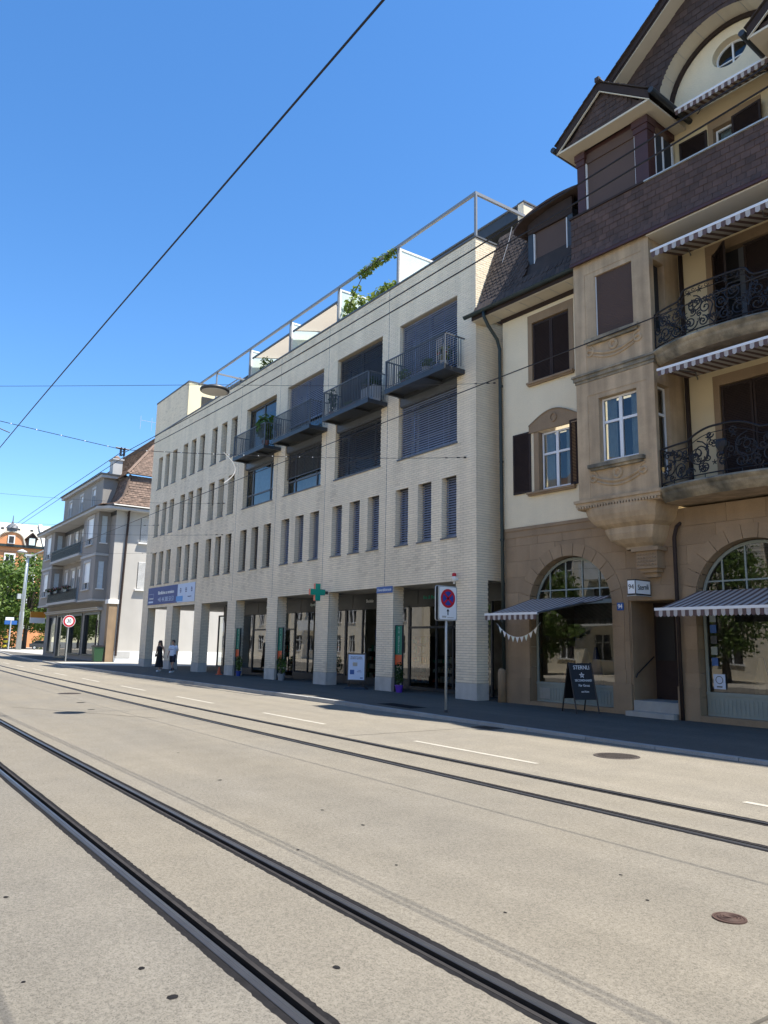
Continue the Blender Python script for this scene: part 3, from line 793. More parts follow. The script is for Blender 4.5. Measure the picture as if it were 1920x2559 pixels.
# ---- signs on the brick block (things of their own)
def solo(name, mb, m, base, label, cat, group=None, smooth=False):
    o = obj(name, mb, m, None, np.array(base, float), smooth, label=label, cat=cat, group=group); o.location = base
    return o
def kid(name, mb, m, parent, smooth=False): return obj(name, mb, m, parent, np.array(parent.location), smooth)
def klet(s, size, m, parent, pos, *a, **k): return lettering(s, size, m, parent, tuple(Vector(pos)-parent.location), *a, **k)
mb = MB(); mb.box(-50.88, -45.42, YB-.035, YB-.012, 4.14, 5.26)
bn = solo('letting_banner', mb, M['bannerblue'], (-46.8, YB-.03, 4.14), 'long blue and pale letting banner with phone number above the left arcade', 'banner')
mb = MB(); mb.box(-45.42, -42.65, YB-.035, YB-.012, 4.13, 5.25); kid('banner_panel', mb, M['bannerpale'], bn)
mb = MB(); mb.box(-45.6, -44.5, YB-.042, YB-.036, 4.2, 4.52); kid('banner_tag', mb, M['cyan'], bn)
klet('Büroflächen zu vermieten', .30, M['signwhite'], bn, (-47.45, YB-.042, 4.86), sx=.93, bold=.006)
klet('+41 44 388 58 53', .42, M['bannerpale'], bn, (-47.45, YB-.042, 4.42), sx=.95)
klet('Ledermann', .19, M['signwhite'], bn, (-50.2, YB-.042, 4.55))
klet('ledermann.com', .09, M['bannerblue'], bn, (-43.4, YB-.042, 4.45))
mb = MB(); mb.box(-50.7, -49.8, YB-.041, YB-.036, 4.26, 4.38); mb.box(-50.65, -49.75, YB-.041, YB-.036, 4.83, 4.845); mb.box(-49.76, -49.745, YB-.041, YB-.036, 4.5, 4.84); kid('banner_logo', mb, M['bannerpale'], bn)
for x in (-44.9, -44.0, -43.1): klet('Büro\n120 m²\nLokal', .10, M['bannerblue'], bn, (x, YB-.042, 4.86))
mb = MB(); mb.box(-24.08, -23.05, YB-.03, YB-.012, 3.73, 3.98)
sp = solo('street_name_plate', mb, M['plateblue'], (-23.565, YB-.02, 3.73), 'blue enamel street name plate at the top of a brick pier', 'sign')
klet('Universitätstrasse', .15, M['signwhite'], sp, (-23.565, YB-.034, 3.855), sx=.84)
for x, lb in ((-23.0, 'tall green and orange banner board beside the pier under the street name plate'), (-32.26, 'tall green and orange banner board beside the pier left of the green cross'), (-36.9, 'tall green and orange banner board farthest left in the arcade')):
    mb = MB(); mb.box(x, x+.42, YB+.12, YB+.16, 1.45, 2.5)
    g = solo('banner_board', mb, M['greendk'], (x+.2, YB+.14, .12), lb, 'sign', 'green banner boards beside the piers')
    mb = MB(); mb.box(x, x+.42, YB+.12, YB+.16, 1.08, 1.447); kid('banner_foot', mb, M['orange'], g)
    mb = MB(); mb.box(x-.012, x-.002, YB+.1, YB+.18, .12, 2.52); mb.box(x+.422, x+.432, YB+.1, YB+.18, .12, 2.52); mb.box(x-.002, x+.43, YB+.11, YB+.17, 2.502, 2.53); kid('banner_frame', mb, M['dark'], g)
    for q, ch in enumerate('BIO APOTHEKE'):
        if ch != ' ': klet(ch, .085, M['frost'], g, (x+.21, YB+.116, 2.42-.08*q), extrude=.002)

# ================================================================== sandstone house (local frame u,v,z)
TH = math.radians(3.0)
RH = thing('stone_house', 'old cream and sandstone house with oriel, scrolled balconies and shingled gables', 'house', (-17.75, 17.3, 0), TH)
def R(name, mb, m, parent=RH, smooth=False, **kw): return obj(name, mb, m, parent, None, smooth, **kw)
def RW(u, v, z=0.):
    c, s = math.cos(TH), math.sin(TH); return Vector((-17.75+u*c-v*s, 17.3+u*s+v*c, z))
AX = 8.05                                  # symmetry axis
UL, UR = .08, 16.1
A1, A2, AR, AZ = 2.58, AX, 1.5, 3.0        # shop arches
ZB = 5.45
doors = [(4.64, 5.98, -.2, 3.1)]
arch = [A1, A2]
def arch_top(u, r):
    z = -1.
    for a in arch:
        if abs(u-a) < r: z = max(z, AZ+math.sqrt(r*r-(u-a)**2))
    return z
# backing wall (ground floor) with arches as column strips
mb = MB(); us = [UL]
while us[-1] < 12: us.append(us[-1]+.06)
for a, b in zip(us[:-1], us[1:]):
    m_ = (a+b)/2; lo = max(arch_top(m_, AR), 3.1 if 4.64 < m_ < 5.98 else -1, -.1)
    if lo < ZB: mb.quad((a, .03, lo), (b, .03, lo), (b, .03, ZB), (a, .03, ZB))
R('ground_wall', mb, M['sand'])
# ashlar blocks
rb = random.Random(21); hc = .505
def block(u0, u1, z0, z1, dv):
    n = max(2, int((u1-u0)/.08)); bot = []
    for k in range(n+1):
        u = u0+(u1-u0)*k/n; zz = max(z0, arch_top(u, AR+.14))
        if zz >= z1-.02: zz = None
        bot.append((u, zz))
    seg = []; cur = []
    for u, zz in bot:
        if zz is None:
            if len(cur) > 1: seg.append(cur)
            cur = []
        else: cur.append((u, zz))
    if len(cur) > 1: seg.append(cur)
    for c in seg:
        mbb = MB(); pts = [(u, dv, z) for u, z in c]+[(c[-1][0], dv, z1), (c[0][0], dv, z1)]
        mbb.prism(pts, (0, .045, 0)); R('ashlar_block', mbb, M['sand'])
for c in range(11):
    z0 = .02+c*hc*.98; z1 = min(z0+hc*.98-.006, ZB-.01)
    u = UL+(0 if c % 2 else -.45)
    while u < 9.9:
        w = rb.uniform(.8, 1.15); u0, u1 = max(u, UL), min(u+w, 9.9)-.006; u += w
        cuts = [(4.60, 6.02)] if z0 < 3.05 else []
        parts = [(u0, u1)]
        for a, b in cuts:
            q = []
            for p0, p1 in parts:
                if p1 <= a or p0 >= b: q.append((p0, p1))
                else:
                    if p0 < a: q.append((p0, a-.004))
                    if p1 > b: q.append((b+.004, p1))
            parts = q
        for p0, p1 in parts:
            zt = z1
            if cuts and zt > 3.05 and False: pass
            if p1-p0 > .06: block(p0, p1, z0, z1, rb.uniform(-.003, .003))
# voussoir rings
for a in arch:
    n = 13
    for k in range(n):
        t0, t1 = math.pi*k/n+.006, math.pi*(k+1)/n-.006; pts = []
        for q in range(5): t = t0+(t1-t0)*q/4; pts.append((a-AR*math.cos(t), -.016, AZ+AR*math.sin(t)))
        for q in range(5): t = t1+(t0-t1)*q/4; pts.append((a-(AR+.36)*math.cos(t), -.016, AZ+(AR+.36)*math.sin(t)))
        mbb = MB(); mbb.prism(pts, (0, .36, 0)); R('voussoir', mbb, M['sand'])
    for s in (-1, 1):
        z = .05
        while z < AZ-.02:
            z1 = min(z+.59, AZ)-.008; mbb = MB(); e = a+s*AR
            mbb.box(e, e+s*rb.uniform(.34, .38), -.014, .33, z, z1); R('jamb_stone', mbb, M['sand']); z = z1+.008
# base plinth blocks and string course
for u0, u1 in ((UL-.03, A1-AR), (A1+AR, 4.62), (6.0, A2-AR)):
    mbb = MB(); mbb.box(u0-.02, u1+.015, -.06, .03, 0, .88); R('plinth', mbb, M['sand'])
mbb = MB(); mbb.box(UL-.02, 3.72, -.045, .02, ZB, ZB+.10); mbb.box(UL-.01, 3.72, -.02, .02, ZB-.22, ZB-.001); R('string_course', mbb, M['sand'])
# upper left stucco wall
w1 = (1.55, 2.80, 6.62, 8.52); w2 = (1.36, 2.84, 10.22, 12.24)
mbb = MB(); mbb.holes(UL, 3.8, ZB+.1, 12.72, [w1, w2], lambda a, b: (a, 0, b)); mbb.holes(0, 9, 0, 12.72, [], lambda a, b: (UL, a, b))
R('stucco_wall', mbb, M['stucco'])
# recessed centre wall behind the balconies
RV = .6
dr = [(7.2, 8.9, 6.0, 8.75), (7.2, 8.9, 9.75, 12.45)]
mbb = MB(); mbb.holes(6.1, 10., 5.4, 13.2, dr, lambda a, b: (a, RV, b)); R('recessed_wall', mbb, M['stuccosm'])
mbb = MB(); mbb.quad((UL, 9, 0), (UR, 9, 0), (UR, 9, 13), (UL, 9, 13)); mbb.quad((UR, 0, 0), (UR, 9, 0), (UR, 9, 13), (UR, 0, 13)); mbb.quad((10.0, 0, 0), (UR, 0, 0), (UR, 0, 12.7), (10., 0, 12.7))
mbb.quad((UL, .3, 5.45), (10, .3, 5.45), (10, 9, 5.45), (UL, 9, 5.45))
R('rear_wall', mbb, M['stucco'])
mbb = MB(); mbb.box(.3, 9.9, 3.2, 3.3, 0, 5.4); mbb.box(.3, 9.9, .4, 3.2, .3, .34); mbb.box(4.2, 4.25, .4, 3.2, 0, 5.4); mbb.box(6.4, 6.45, .4, 3.2, 0, 5.4); R('shop_interior', mbb, M['room2'])
for k in range(14):
    u = random.choice([random.uniform(1.3, 3.8), random.uniform(6.8, 9.2)]); h = random.uniform(.5, 1.5); mbb = MB()
    mbb.lathe([(.14, 0), (.2, h*.45), (.1, h*.8), (.05, h)], (u, random.uniform(.8, 2.6), .34), 8); R('display', mbb, [M['canvas'], M['terra'], M['signblue'], M['curtain'], M['maroon']][k % 5])

# ---- windows
def casement(parent, u0, u1, z0, z1, v, m=M['whiteframe'], bars=(.62,), curtain=True, axis='u'):
    """frame with mid post and transom; axis 'u': in a wall facing -v; axis 'v': in a wall facing +u at u=v"""
    f = MB()
    def bx(a0, a1, d0, d1, b0, b1):
        if axis == 'u': f.box(a0, a1, v+d0, v+d1, b0, b1)
        else: f.box(v-d1, v-d0, a0, a1, b0, b1)
    t = .055
    bx(u0, u0+t, 0, .07, z0, z1); bx(u1-t, u1, 0, .07, z0, z1); bx(u0+t, u1-t, 0, .07, z0, z0+t); bx(u0+t, u1-t, 0, .07, z1-t, z1)
    mids = [(u0+u1)/2] if (u1-u0) > .8 else []
    for mm in mids: bx(mm-.05, mm+.05, -.01, .07, z0+t, z1-t)
    for q in bars:
        zz = z0+(z1-z0)*q
        cells = [u0+t]+[mm+s for mm in mids for s in (-.05, .05)]+[u1-t]
        for a, b in zip(cells[::2], cells[1::2]): bx(a, b, -.005, .065, zz-.035, zz+.035)
    w = R('window', f, m, parent)
    us_ = [u0+t]+mids+[u1-t]; zsb = [z0+t]+[z0+(z1-z0)*q for q in bars]+[z1-t]
    for a, b in zip(us_[:-1], us_[1:]):
        for c, d in zip(zsb[:-1], zsb[1:]):
            g = MB(); e = .03
            if axis == 'u': g.quad((a, v+e, c), (b, v+e, c), (b, v+e, d), (a, v+e, d))
            else: g.quad((v-e, a, c), (v-e, b, c), (v-e, b, d), (v-e, a, d))
            R('pane', g, M['glass'], w)
    g = MB()
    if axis == 'u': g.box(u0-.25, u1+.25, v+.9, v+.95, z0-.2, z1+.2)
    else: g.box(v-.42, v-.38, u0+.01, u1-.01, z0, z1)
    R('room', g, M['room'], w)
    if curtain and axis == 'u':
        g = MB(); n = 10
        for side in (0, 1):
            for q in range(n):
                ww_ = (u1-u0)*.26; a = (u0+t if side == 0 else u1-t-ww_)+ww_*q/n; b = a+ww_/n
                g.quad((a, v+.16+.03*(q % 2), z0), (b, v+.16+.03*((q+1) % 2), z0), (b, v+.16+.03*((q+1) % 2), z1), (a, v+.16+.03*(q % 2), z1))
        R('curtain', g, M['curtain'], w)
    return w
def shutter(u0, u1, z0, z1, v, parent=RH, m=M['brown'], hinge=None, swing=0.):
    """louvred leaf in the plane v, optionally swung about its hinge"""
    W_ = u1-u0; f = MB(); t = .06
    f.box(0, t, 0, .04, 0, z1-z0); f.box(W_-t, W_, 0, .04, 0, z1-z0); f.box(t, W_-t, 0, .04, 0, t); f.box(t, W_-t, 0, .04, z1-z0-t, z1-z0)
    o = R('shutter', f, m, parent)
    s = MB(); z = t+.01
    while z < z1-z0-t:
        s.hexa([(t, .004, z), (W_-t, .004, z), (W_-t, .034, z+.03), (t, .034, z+.03), (t, .004, z+.008), (W_-t, .004, z+.008), (W_-t, .034, z+.038), (t, .034, z+.038)]); z += .045
    s.box(t, W_-t, .036, .04, t, z1-z0-t)
    props(R('slats', s, M['brownslat'], o), kind='stuff')
    if swing:
        if hinge == 'L': o.location = (u0, v, z0); o.rotation_euler = (0, 0, swing)
        else:
            c, sn = math.cos(swing), math.sin(swing); o.location = (u1-W_*c, v-W_*sn, z0); o.rotation_euler = (0, 0, swing)
    else: o.location = (u0, v, z0)
    return o
def sill(u0, u1, z, v, d=.14, m=M['sand'], h=.11):
    mbb = MB(); mbb.box(u0, u1, v-d, v+.02, z-h*.55, z); mbb.box(u0+.02, u1-.02, v-d*.7, v+.02, z-h, z-h*.55); R('window_sill', mbb, m)
def surround(u0, u1, z0, z1, v, t=.17, top=True, dep=.25):
    for a, b in ((u0-t, u0), (u1, u1+t)): mbb = MB(); mbb.box(a, b, v-.02, v+dep, z0, z1); R('window_jamb', mbb, M['sand'])
    if top: mbb = MB(); mbb.box(u0-t, u1+t, v-.022, v+dep, z1, z1+.28); R('window_lintel', mbb, M['sand'])
casement(RH, 1.60, 2.78, 6.66, 8.48, .14); surround(w1[0]+.02, w1[1]-.01, 6.62, 8.52, 0, .2, False); sill(1.14, 2.98, 6.6, 0)
shutter(.52, 1.25, 6.62, 8.6, -.05); shutter(2.80, 3.5, 6.62, 8.62, -.05)
shutter(1.37, 2.10, 10.24, 12.2, .03); shutter(2.105, 2.84, 10.24, 12.2, .03)
surround(w2[0], w2[1], 10.22, 12.24, 0, .17); sill(1.19, 3.02, 10.2, 0)
mbb = MB(); mbb.box(1.3, 2.9, .28, .3, 10.1, 12.3); R('room', mbb, M['room'])
# carved curved pediment over the lower window
pts = []
for q in range(17):
    t = q/16; u = 1.2+1.92*t
    e = min(t, 1-t)*2
    z = 8.70+(.10 if e < .12 else .16+.30*math.sin(min(1, (e-.12)/.88)*math.pi/2))
    pts.append((u, -.05, z))
pts = [(1.2, -.05, 8.53)]+pts+[(3.12, -.05, 8.53)]
mbb = MB(); mbb.prism(list(reversed(pts)), (0, .06, 0)); ped = R('carved_pediment', mbb, M['sand'])
mbb = MB(); mbb.tube([(p[0], -.055, p[2]-.03) for p in pts[1:-1]], .022, 5); mbb.tube([(2.2+.12*math.cos(a*.5236), -.055, 8.86+.13*math.sin(a*.5236)) for a in range(12)], .03, 5, closed=True)
R('pediment_relief', mbb, M['sand'], ped)

# ---- oriel
OL, OR, OV = 3.72, 6.20, -.86
def oriel(mir):
    mu = (lambda u: u) if not mir else (lambda u: 2*AX-u)
    def bx(mbb, a, b, c, d, e, f_): mbb.box(mu(a), mu(b), c, d, e, f_)
    wl = [(4.45, 5.66, 6.88, 8.72), (4.45, 5.66, 10.56, 12.4)]
    wside = [(-.72, -.16, 6.3, 8.75), (-.66, -.12, 10.2, 12.3)]
    mbb = MB()
    mbb.holes(OL, OR, 5.75, 12.95, wl, lambda a, b: (mu(a), OV, b))
    mbb.quad((mu(OL), OV, 5.75), (mu(OL), .1, 5.75), (mu(OL), .1, 12.95), (mu(OL), OV, 12.95))
    mbb.holes(OV, RV, 5.75, 12.95, wside, lambda a, b: (mu(OR), a, b))
    for a, b, c, d in wl:
        mbb.quad((mu(a), OV, c), (mu(a), OV+.22, c), (mu(a), OV+.22, d), (mu(a), OV, d)); mbb.quad((mu(b), OV, c), (mu(b), OV+.22, c), (mu(b), OV+.22, d), (mu(b), OV, d))
        mbb.quad((mu(a), OV, d), (mu(b), OV, d), (mu(b), OV+.22, d), (mu(a), OV+.22, d)); mbb.quad((mu(a), OV, c), (mu(b), OV, c), (mu(b), OV+.22, c), (mu(a), OV+.22, c))
    for a, b, c, d in wside:
        for v in (a, b): mbb.quad((mu(OR), v, c), (mu(OR-.2), v, c), (mu(OR-.2), v, d), (mu(OR), v, d))
        mbb.quad((mu(OR), a, d), (mu(OR), b, d), (mu(OR-.2), b, d), (mu(OR-.2), a, d))
    o = R('oriel', mbb, M['sandpale'])
    # cornices and mouldings
    mbb = MB()
    for z0, z1, e in ((9.28, 9.36, .03), (9.36, 9.47, .07), (9.47, 9.53, .11)): bx(mbb, OL-e, OR+e, OV-e, .05, z0, z1)
    R('cornice', mbb, M['sandgrime'], o)
    mbb = MB()
    for z0, z1, e in ((5.78, 5.86, .12), (5.68, 5.78, .08), (5.60, 5.68, .04)): bx(mbb, OL-e, OR+e, OV-e, .05, z0, z1)
    k = OL-.03
    while k < OR: bx(mbb, k, k+.05, OV-.1, OV-.05, 5.62, 5.69); k += .09
    R('base_moulding', mbb, M['sandpale'], o)
    # corner pilaster strips, slightly proud
    mbb = MB()
    for a, b in ((OL-.006, 4.1), (5.98, OR+.006)):
        bx(mbb, a, b, OV-.012, OV+.004, 9.53, 12.9); bx(mbb, a, b, OV-.012, OV+.004, 5.87, 9.27)
    bx(mbb, 4.1, 5.98, OV-.012, OV+.004, 12.55, 12.9); bx(mbb, 4.1, 5.98, OV-.012, OV+.004, 8.86, 9.27)
    R('pilaster', mbb, M['sandpale'], o)
    for z in (6.82, 10.5):
        mbb = MB(); bx(mbb, 4.12, 5.86, OV-.15, OV+.05, z-.1, z); bx(mbb, 4.18, 5.8, OV-.09, OV+.02, z-.17, z-.1); R('window_sill', mbb, M['sandgrime'], o)
        mbb = MB(); c = mu(5.0); vz = OV-.008
        L_ = [(c-.78+.12*q/1., vz, z-.32-.22*math.sin(q/13*math.pi)) for q in range(14)]
        mbb.tube(L_, .042, 6)
        mbb.tube([(p[0], p[1], p[2]-.11) for p in L_[1:-1]], .032, 6)
        for s in (-1, 1):
            sp_ = [(c+s*(.80-.012*q*math.cos(q*.62)*1.2), vz, z-.36+.012*q*math.sin(q*.62)*1.2) for q in range(2, 14)]
            mbb.tube(sp_, .036, 6)
        mbb.tube([(c+.11*math.cos(a*.5236), vz, z-.33+.12*math.sin(a*.5236)) for a in range(12)], .05, 6, closed=True)
        R('carved_relief', mbb, M['sandpale'], o)
    # windows
    if not mir:
        casement(RH, 4.46, 5.65, 6.9, 8.71, OV+.16)
        mbb = MB(); mbb.box(4.47, 5.65, OV+.06, OV+.075, 10.58, 12.4); rbm = R('roller_blind', mbb, M['blindbrown'])
        mbb = MB(); z = 10.6
        while z < 12.38: mbb.box(4.48, 5.64, OV+.05, OV+.06, z, z+.012); z += .05
        props(R('slats', mbb, M['blindbrown'], rbm), kind='stuff')
        mbb = MB(); mbb.box(4.452, 4.468, OV+.03, OV+.08, 10.57, 12.39); R('guide_rail', mbb, M['whiteframe'], rbm)
        casement(RH, -.70, -.18, 6.32, 8.72, OR-.12, axis='v', bars=(.68,))
        mbb = MB(); mbb.box(OR-.3, OR-.2, -.66, -.12, 10.2, 12.3); R('room', mbb, M['room'])
    # corbel: two swelling tiers then bracket block
    def tier(prof, u0, u1, dep):
        mbb = MB(); n = 14
        rings = []
        for fr, z in prof:      # fr = spread 0..1
            cu = 5.0; hu = (OR-OL)/2*fr[0]; dv = dep*fr[1]; cu = (OL+OR)/2+fr[2]
            ring = []
            for q in range(n+1):
                t = q/n*2-1                                    # rounded front outline
                ex = 4.; uu = cu+hu*t; vv = -dv*(1-abs(t)**ex)**(1/ex)
                ring.append((mu(uu), vv, z))
            rings.append(ring)
        for a, b in zip(rings[:-1], rings[1:]):
            for q in range(n): mbb.quad(a[q], a[q+1], b[q+1], b[q])
        return mbb
    t1 = tier([((1.02, 1.06, 0), 5.62), ((1.02, 1.06, 0), 5.52), ((.985, 1.03, .0), 5.38), ((.93, .97, .03), 5.24), ((.84, .88, .06), 5.12), ((.74, .78, .09), 5.05), ((.70, .75, .10), 5.03)], 0, 0, .9)
    R('corbel', t1, M['sandpale'], o, True)
    t2 = tier([((.70, .74, .10), 5.04), ((.70, .76, .10), 4.98), ((.66, .76, .12), 4.86), ((.60, .70, .14), 4.70), ((.50, .58, .2), 4.58), ((.40, .46, .26), 4.50), ((.38, .44, .28), 4.44)], 0, 0, .9)
    R('corbel', t2, M['sandpale'], o, True)
    cb = 5.46
    mbb = MB(); bx(mbb, cb-.42, cb+.38, -.46, .0, 4.36, 4.46); bx(mbb, cb-.32, cb+.30, -.38, .0, 3.9, 4.36); bx(mbb, cb-.26, cb+.24, -.30, 0, 3.8, 3.9); bx(mbb, cb-.18, cb+.18, -.2, 0, 3.68, 3.8)
    R('bracket_block', mbb, M['sand'], o)
    mbb = MB()
    for i_ in range(7):
        for j_ in range(4):
            uu = mu(cb-.26+.085*i_); mbb.tube([(uu-.03, -.385, 3.97+.09*j_), (uu, -.39, 4.02+.09*j_), (uu+.03, -.385, 3.97+.09*j_)], .012, 4)
    R('carved_relief', mbb, M['sand'], o)
    return o
oriel(False); oriel(True)
mbb = MB(); mbb.box(4.6, 6.02, -.004, .045, 3.1, 3.478); R('ashlar_block', mbb, M['sand'])
# ---- entrance door, steps, handrail
mbb = MB(); mbb.box(4.62, 4.66, .03, 1.2, 0, 3.1); mbb.box(5.96, 6.0, .03, 1.2, 0, 3.1); mbb.box(4.66, 5.96, .03, 1.2, 3.08, 3.14); R('door_recess', mbb, M['sand'])
mbb = MB(); mbb.box(4.66, 5.96, 1.1, 1.16, .46, 3.08); dd = R('door', mbb, M['brown'])
mbb = MB(); mbb.box(4.74, 5.28, 1.08, 1.1, 1.5, 2.9); mbb.box(5.34, 5.88, 1.08, 1.1, 1.5, 2.9); R('door_panel', mbb, M['black'], dd)
mbb = MB(); mbb.tube([(5.4, 1.08, 1.45), (5.4, 1.0, 1.45), (5.55, 1.0, 1.45)], .015, 6); R('handle', mbb, M['galv'], dd)
mbb = MB(); mbb.box(4.60, 5.99, -.32, .2, 0, .19); R('step', mbb, M['marble'])
mbb = MB(); mbb.box(4.665, 5.955, -.02, 1.1, .19, .46); R('step', mbb, M['marble'])
mbb = MB(); mbb.tube([(4.72, .05, 1.05), (4.74, .1, 1.15), (4.74, .9, 1.6), (4.70, .95, 1.6)], .018, 6); R('handrail', mbb, M['ironwork'])
# ---- shop windows in the arches
def shopwin(a, nm):
    v = .27; r = AR-.03
    f = MB()
    n = 22
    for k in range(n):
        t0, t1 = math.pi*k/n, math.pi*(k+1)/n; pts = []
        for rr in (r, r-.075):
            pts.append((a-rr*math.cos(t0), v, AZ+rr*math.sin(t0))); pts.append((a-rr*math.cos(t1), v, AZ+rr*math.sin(t1)))
        f.prism([pts[0], pts[1], pts[3], pts[2]], (0, .07, 0))
    f.box(a-r, a-r+.075, v, v+.07, .78, AZ); f.box(a+r-.075, a+r, v, v+.07, .78, AZ)
    f.box(a-r+.075, a+r-.075, v-.01, v+.07, 3.08, 3.2); f.box(a-r, a+r, v-.03, v+.09, .70, .78)
    zt = lambda u: AZ+math.sqrt(max(0, (r-.06)**2-(u-a)**2))
    us_ = [a-.9, a-.3, a+.3, a+.9]
    for u in us_: f.box(u-.02, u+.02, v+.005, v+.055, 3.2, zt(u))
    for u0, u1 in zip([a-r+.1]+us_, us_+[a+r-.1]): f.box(u0+.02, u1-.02, v+.01, v+.05, 3.5, 3.54)
    w = R('shop_window', f, M['shopgreen'])
    g = MB(); g.quad((a-r+.07, v+.03, .78), (a+r-.07, v+.03, .78), (a+r-.07, v+.03, 3.1), (a-r+.07, v+.03, 3.1)); R('pane', g, M['shopglass'], w)
    bd = [a-r+.03]+us_+[a+r-.03]
    for u0, u1 in zip(bd[:-1], bd[1:]):
        g = MB(); m_ = 6
        g.poly([(u0, v+.03, 3.2), (u1, v+.03, 3.2)]+[(u1+(u0-u1)*q/m_, v+.03, max(3.2, zt(u1+(u0-u1)*q/m_))) for q in range(m_+1)]); R('pane', g, M['shopglass'], w)
    p = MB(); p.box(a-r, a+r, v-.005, v+.06, .2, .7); bp = R('stall_riser', p, M['shopgreen'])
    k = a-r+.05
    while k < a+r-.05:
        p = MB(); p.box(k, k+.06, v-.018, v-.005, .26, .62); R('riser_rib', p, M['shopgreen'], bp); k += .105
    p = MB(); p.box(a-AR, a+AR, -.05, .33, 0, .2); R('stone_sill', p, M['sand'])
    if nm == 1:
        p = MB()
        for q in range(9): p.box(a-r+.12, a-r+.5, v-.03, v-.02, .3+.035*q, .318+.035*q)
        R('vent_grille', p, M['greytrim'], bp)
    return w
shopwin(A1, 1); sw2 = shopwin(A2, 2)
mbb = MB(); mbb.box(6.78, 7.08, .25, .262, .86, 1.22); pst = R('poster', mbb, M['bannerpale'], sw2)
mbb = MB(); mbb.tube([(6.93+.09*math.cos(a*.5236), .246, 1.08+.09*math.sin(a*.5236)) for a in range(12)], .008, 4, closed=True); mbb.box(6.86, 7.0, .244, .249, .9, .93); R('poster_print', mbb, M['dark'], sw2)
for q in range(6):
    mbb = MB(); mbb.box(6.76, 6.92, .25, .26, 1.42+.27*q, 1.62+.27*q); R('sticker', mbb, [M['plateblue'], M['shopgreen'], M['dark']][q % 3], sw2)

# ---- shingled parapet band (flared foot)
PV = -.92
def shingles(name_parent, u0, u1, z0, z1, vfun, m, w=.245, h=.185, clip=None, single=True, nm='shingle', seed=4, dark=None):
    r = random.Random(seed); join = MB(); row = 0; z = z0
    while z < z1-.02:
        zt_ = min(z+h, z1); u = u0-(w/2 if row % 2 else 0)
        while u < u1:
            a, b = max(u, u0)+.004, min(u+w, u1)-.004; u += w
            if b-a < .04: continue
            if clip and not clip((a+b)/2, (z+zt_)/2): continue
            j = r.uniform(-.004, .004); zl = z+r.uniform(-.006, .004)
            va, vb = vfun(zl)-.022+j, vfun(zt_)-.006
            p = [(a, va, zl), (b, va, zl), (b, va+.014, zl), (a, va+.014, zl), (a, vb, zt_+.03), (b, vb, zt_+.03), (b, vb+.014, zt_+.03), (a, vb+.014, zt_+.03)]
            if single:
                mm = MB(); mm.hexa(p); R(nm, mm, m, name_parent)
            else: join.hexa(p)
        z += h; row += 1
    if not single: props(R(nm, join, m, name_parent), kind='stuff')
def pv(z): t = max(0, (13.45-z)/.5); return PV-.10*t*t
mbb = MB(); zl = [12.98, 13.1, 13.25, 13.45, 14.0, 14.46]
for a, b in zip(zl[:-1], zl[1:]): mbb.quad((OL, pv(a), a), (12.3, pv(a), a), (12.3, pv(b), b), (OL, pv(b), b)); mbb.quad((OL+.01, pv(a), a), (OL+.01, pv(b), b), (OL+.01, .4, b), (OL+.01, .4, a))
mbb.quad((OL, pv(12.98), 12.98), (12.3, pv(12.98), 12.98), (12.3, RV, 12.98), (OL, RV, 12.98)); mbb.box(OL, 12.3, PV+.005, PV+.12, 14.0, 14.46)
par = R('parapet', mbb, M['shingledk'])
shingles(par, OL, 10.6, 12.99, 14.45, pv, M['shingle'])
mbb = MB(); mbb.box(6.22, 12.3, PV-.06, PV+.14, 14.46, 14.50, 0); R('rail_cap', mbb, M['galv'], par)
mbb = MB(); mbb.box(OL-.04, 6.22, PV-.05, PV+.1, 14.46, 14.52); R('ledge', mbb, M['brown'], par)
mbb = MB(); mbb.box(6.2, 9.9, pv(12.98)+.06, RV, 12.86, 12.975); mbb.box(OL-.02, 12.3, pv(12.98)-.01, pv(12.98)+.06, 12.9, 12.985, 1); R('soffit', mbb, [M['soffit'], M['maroon']], par)
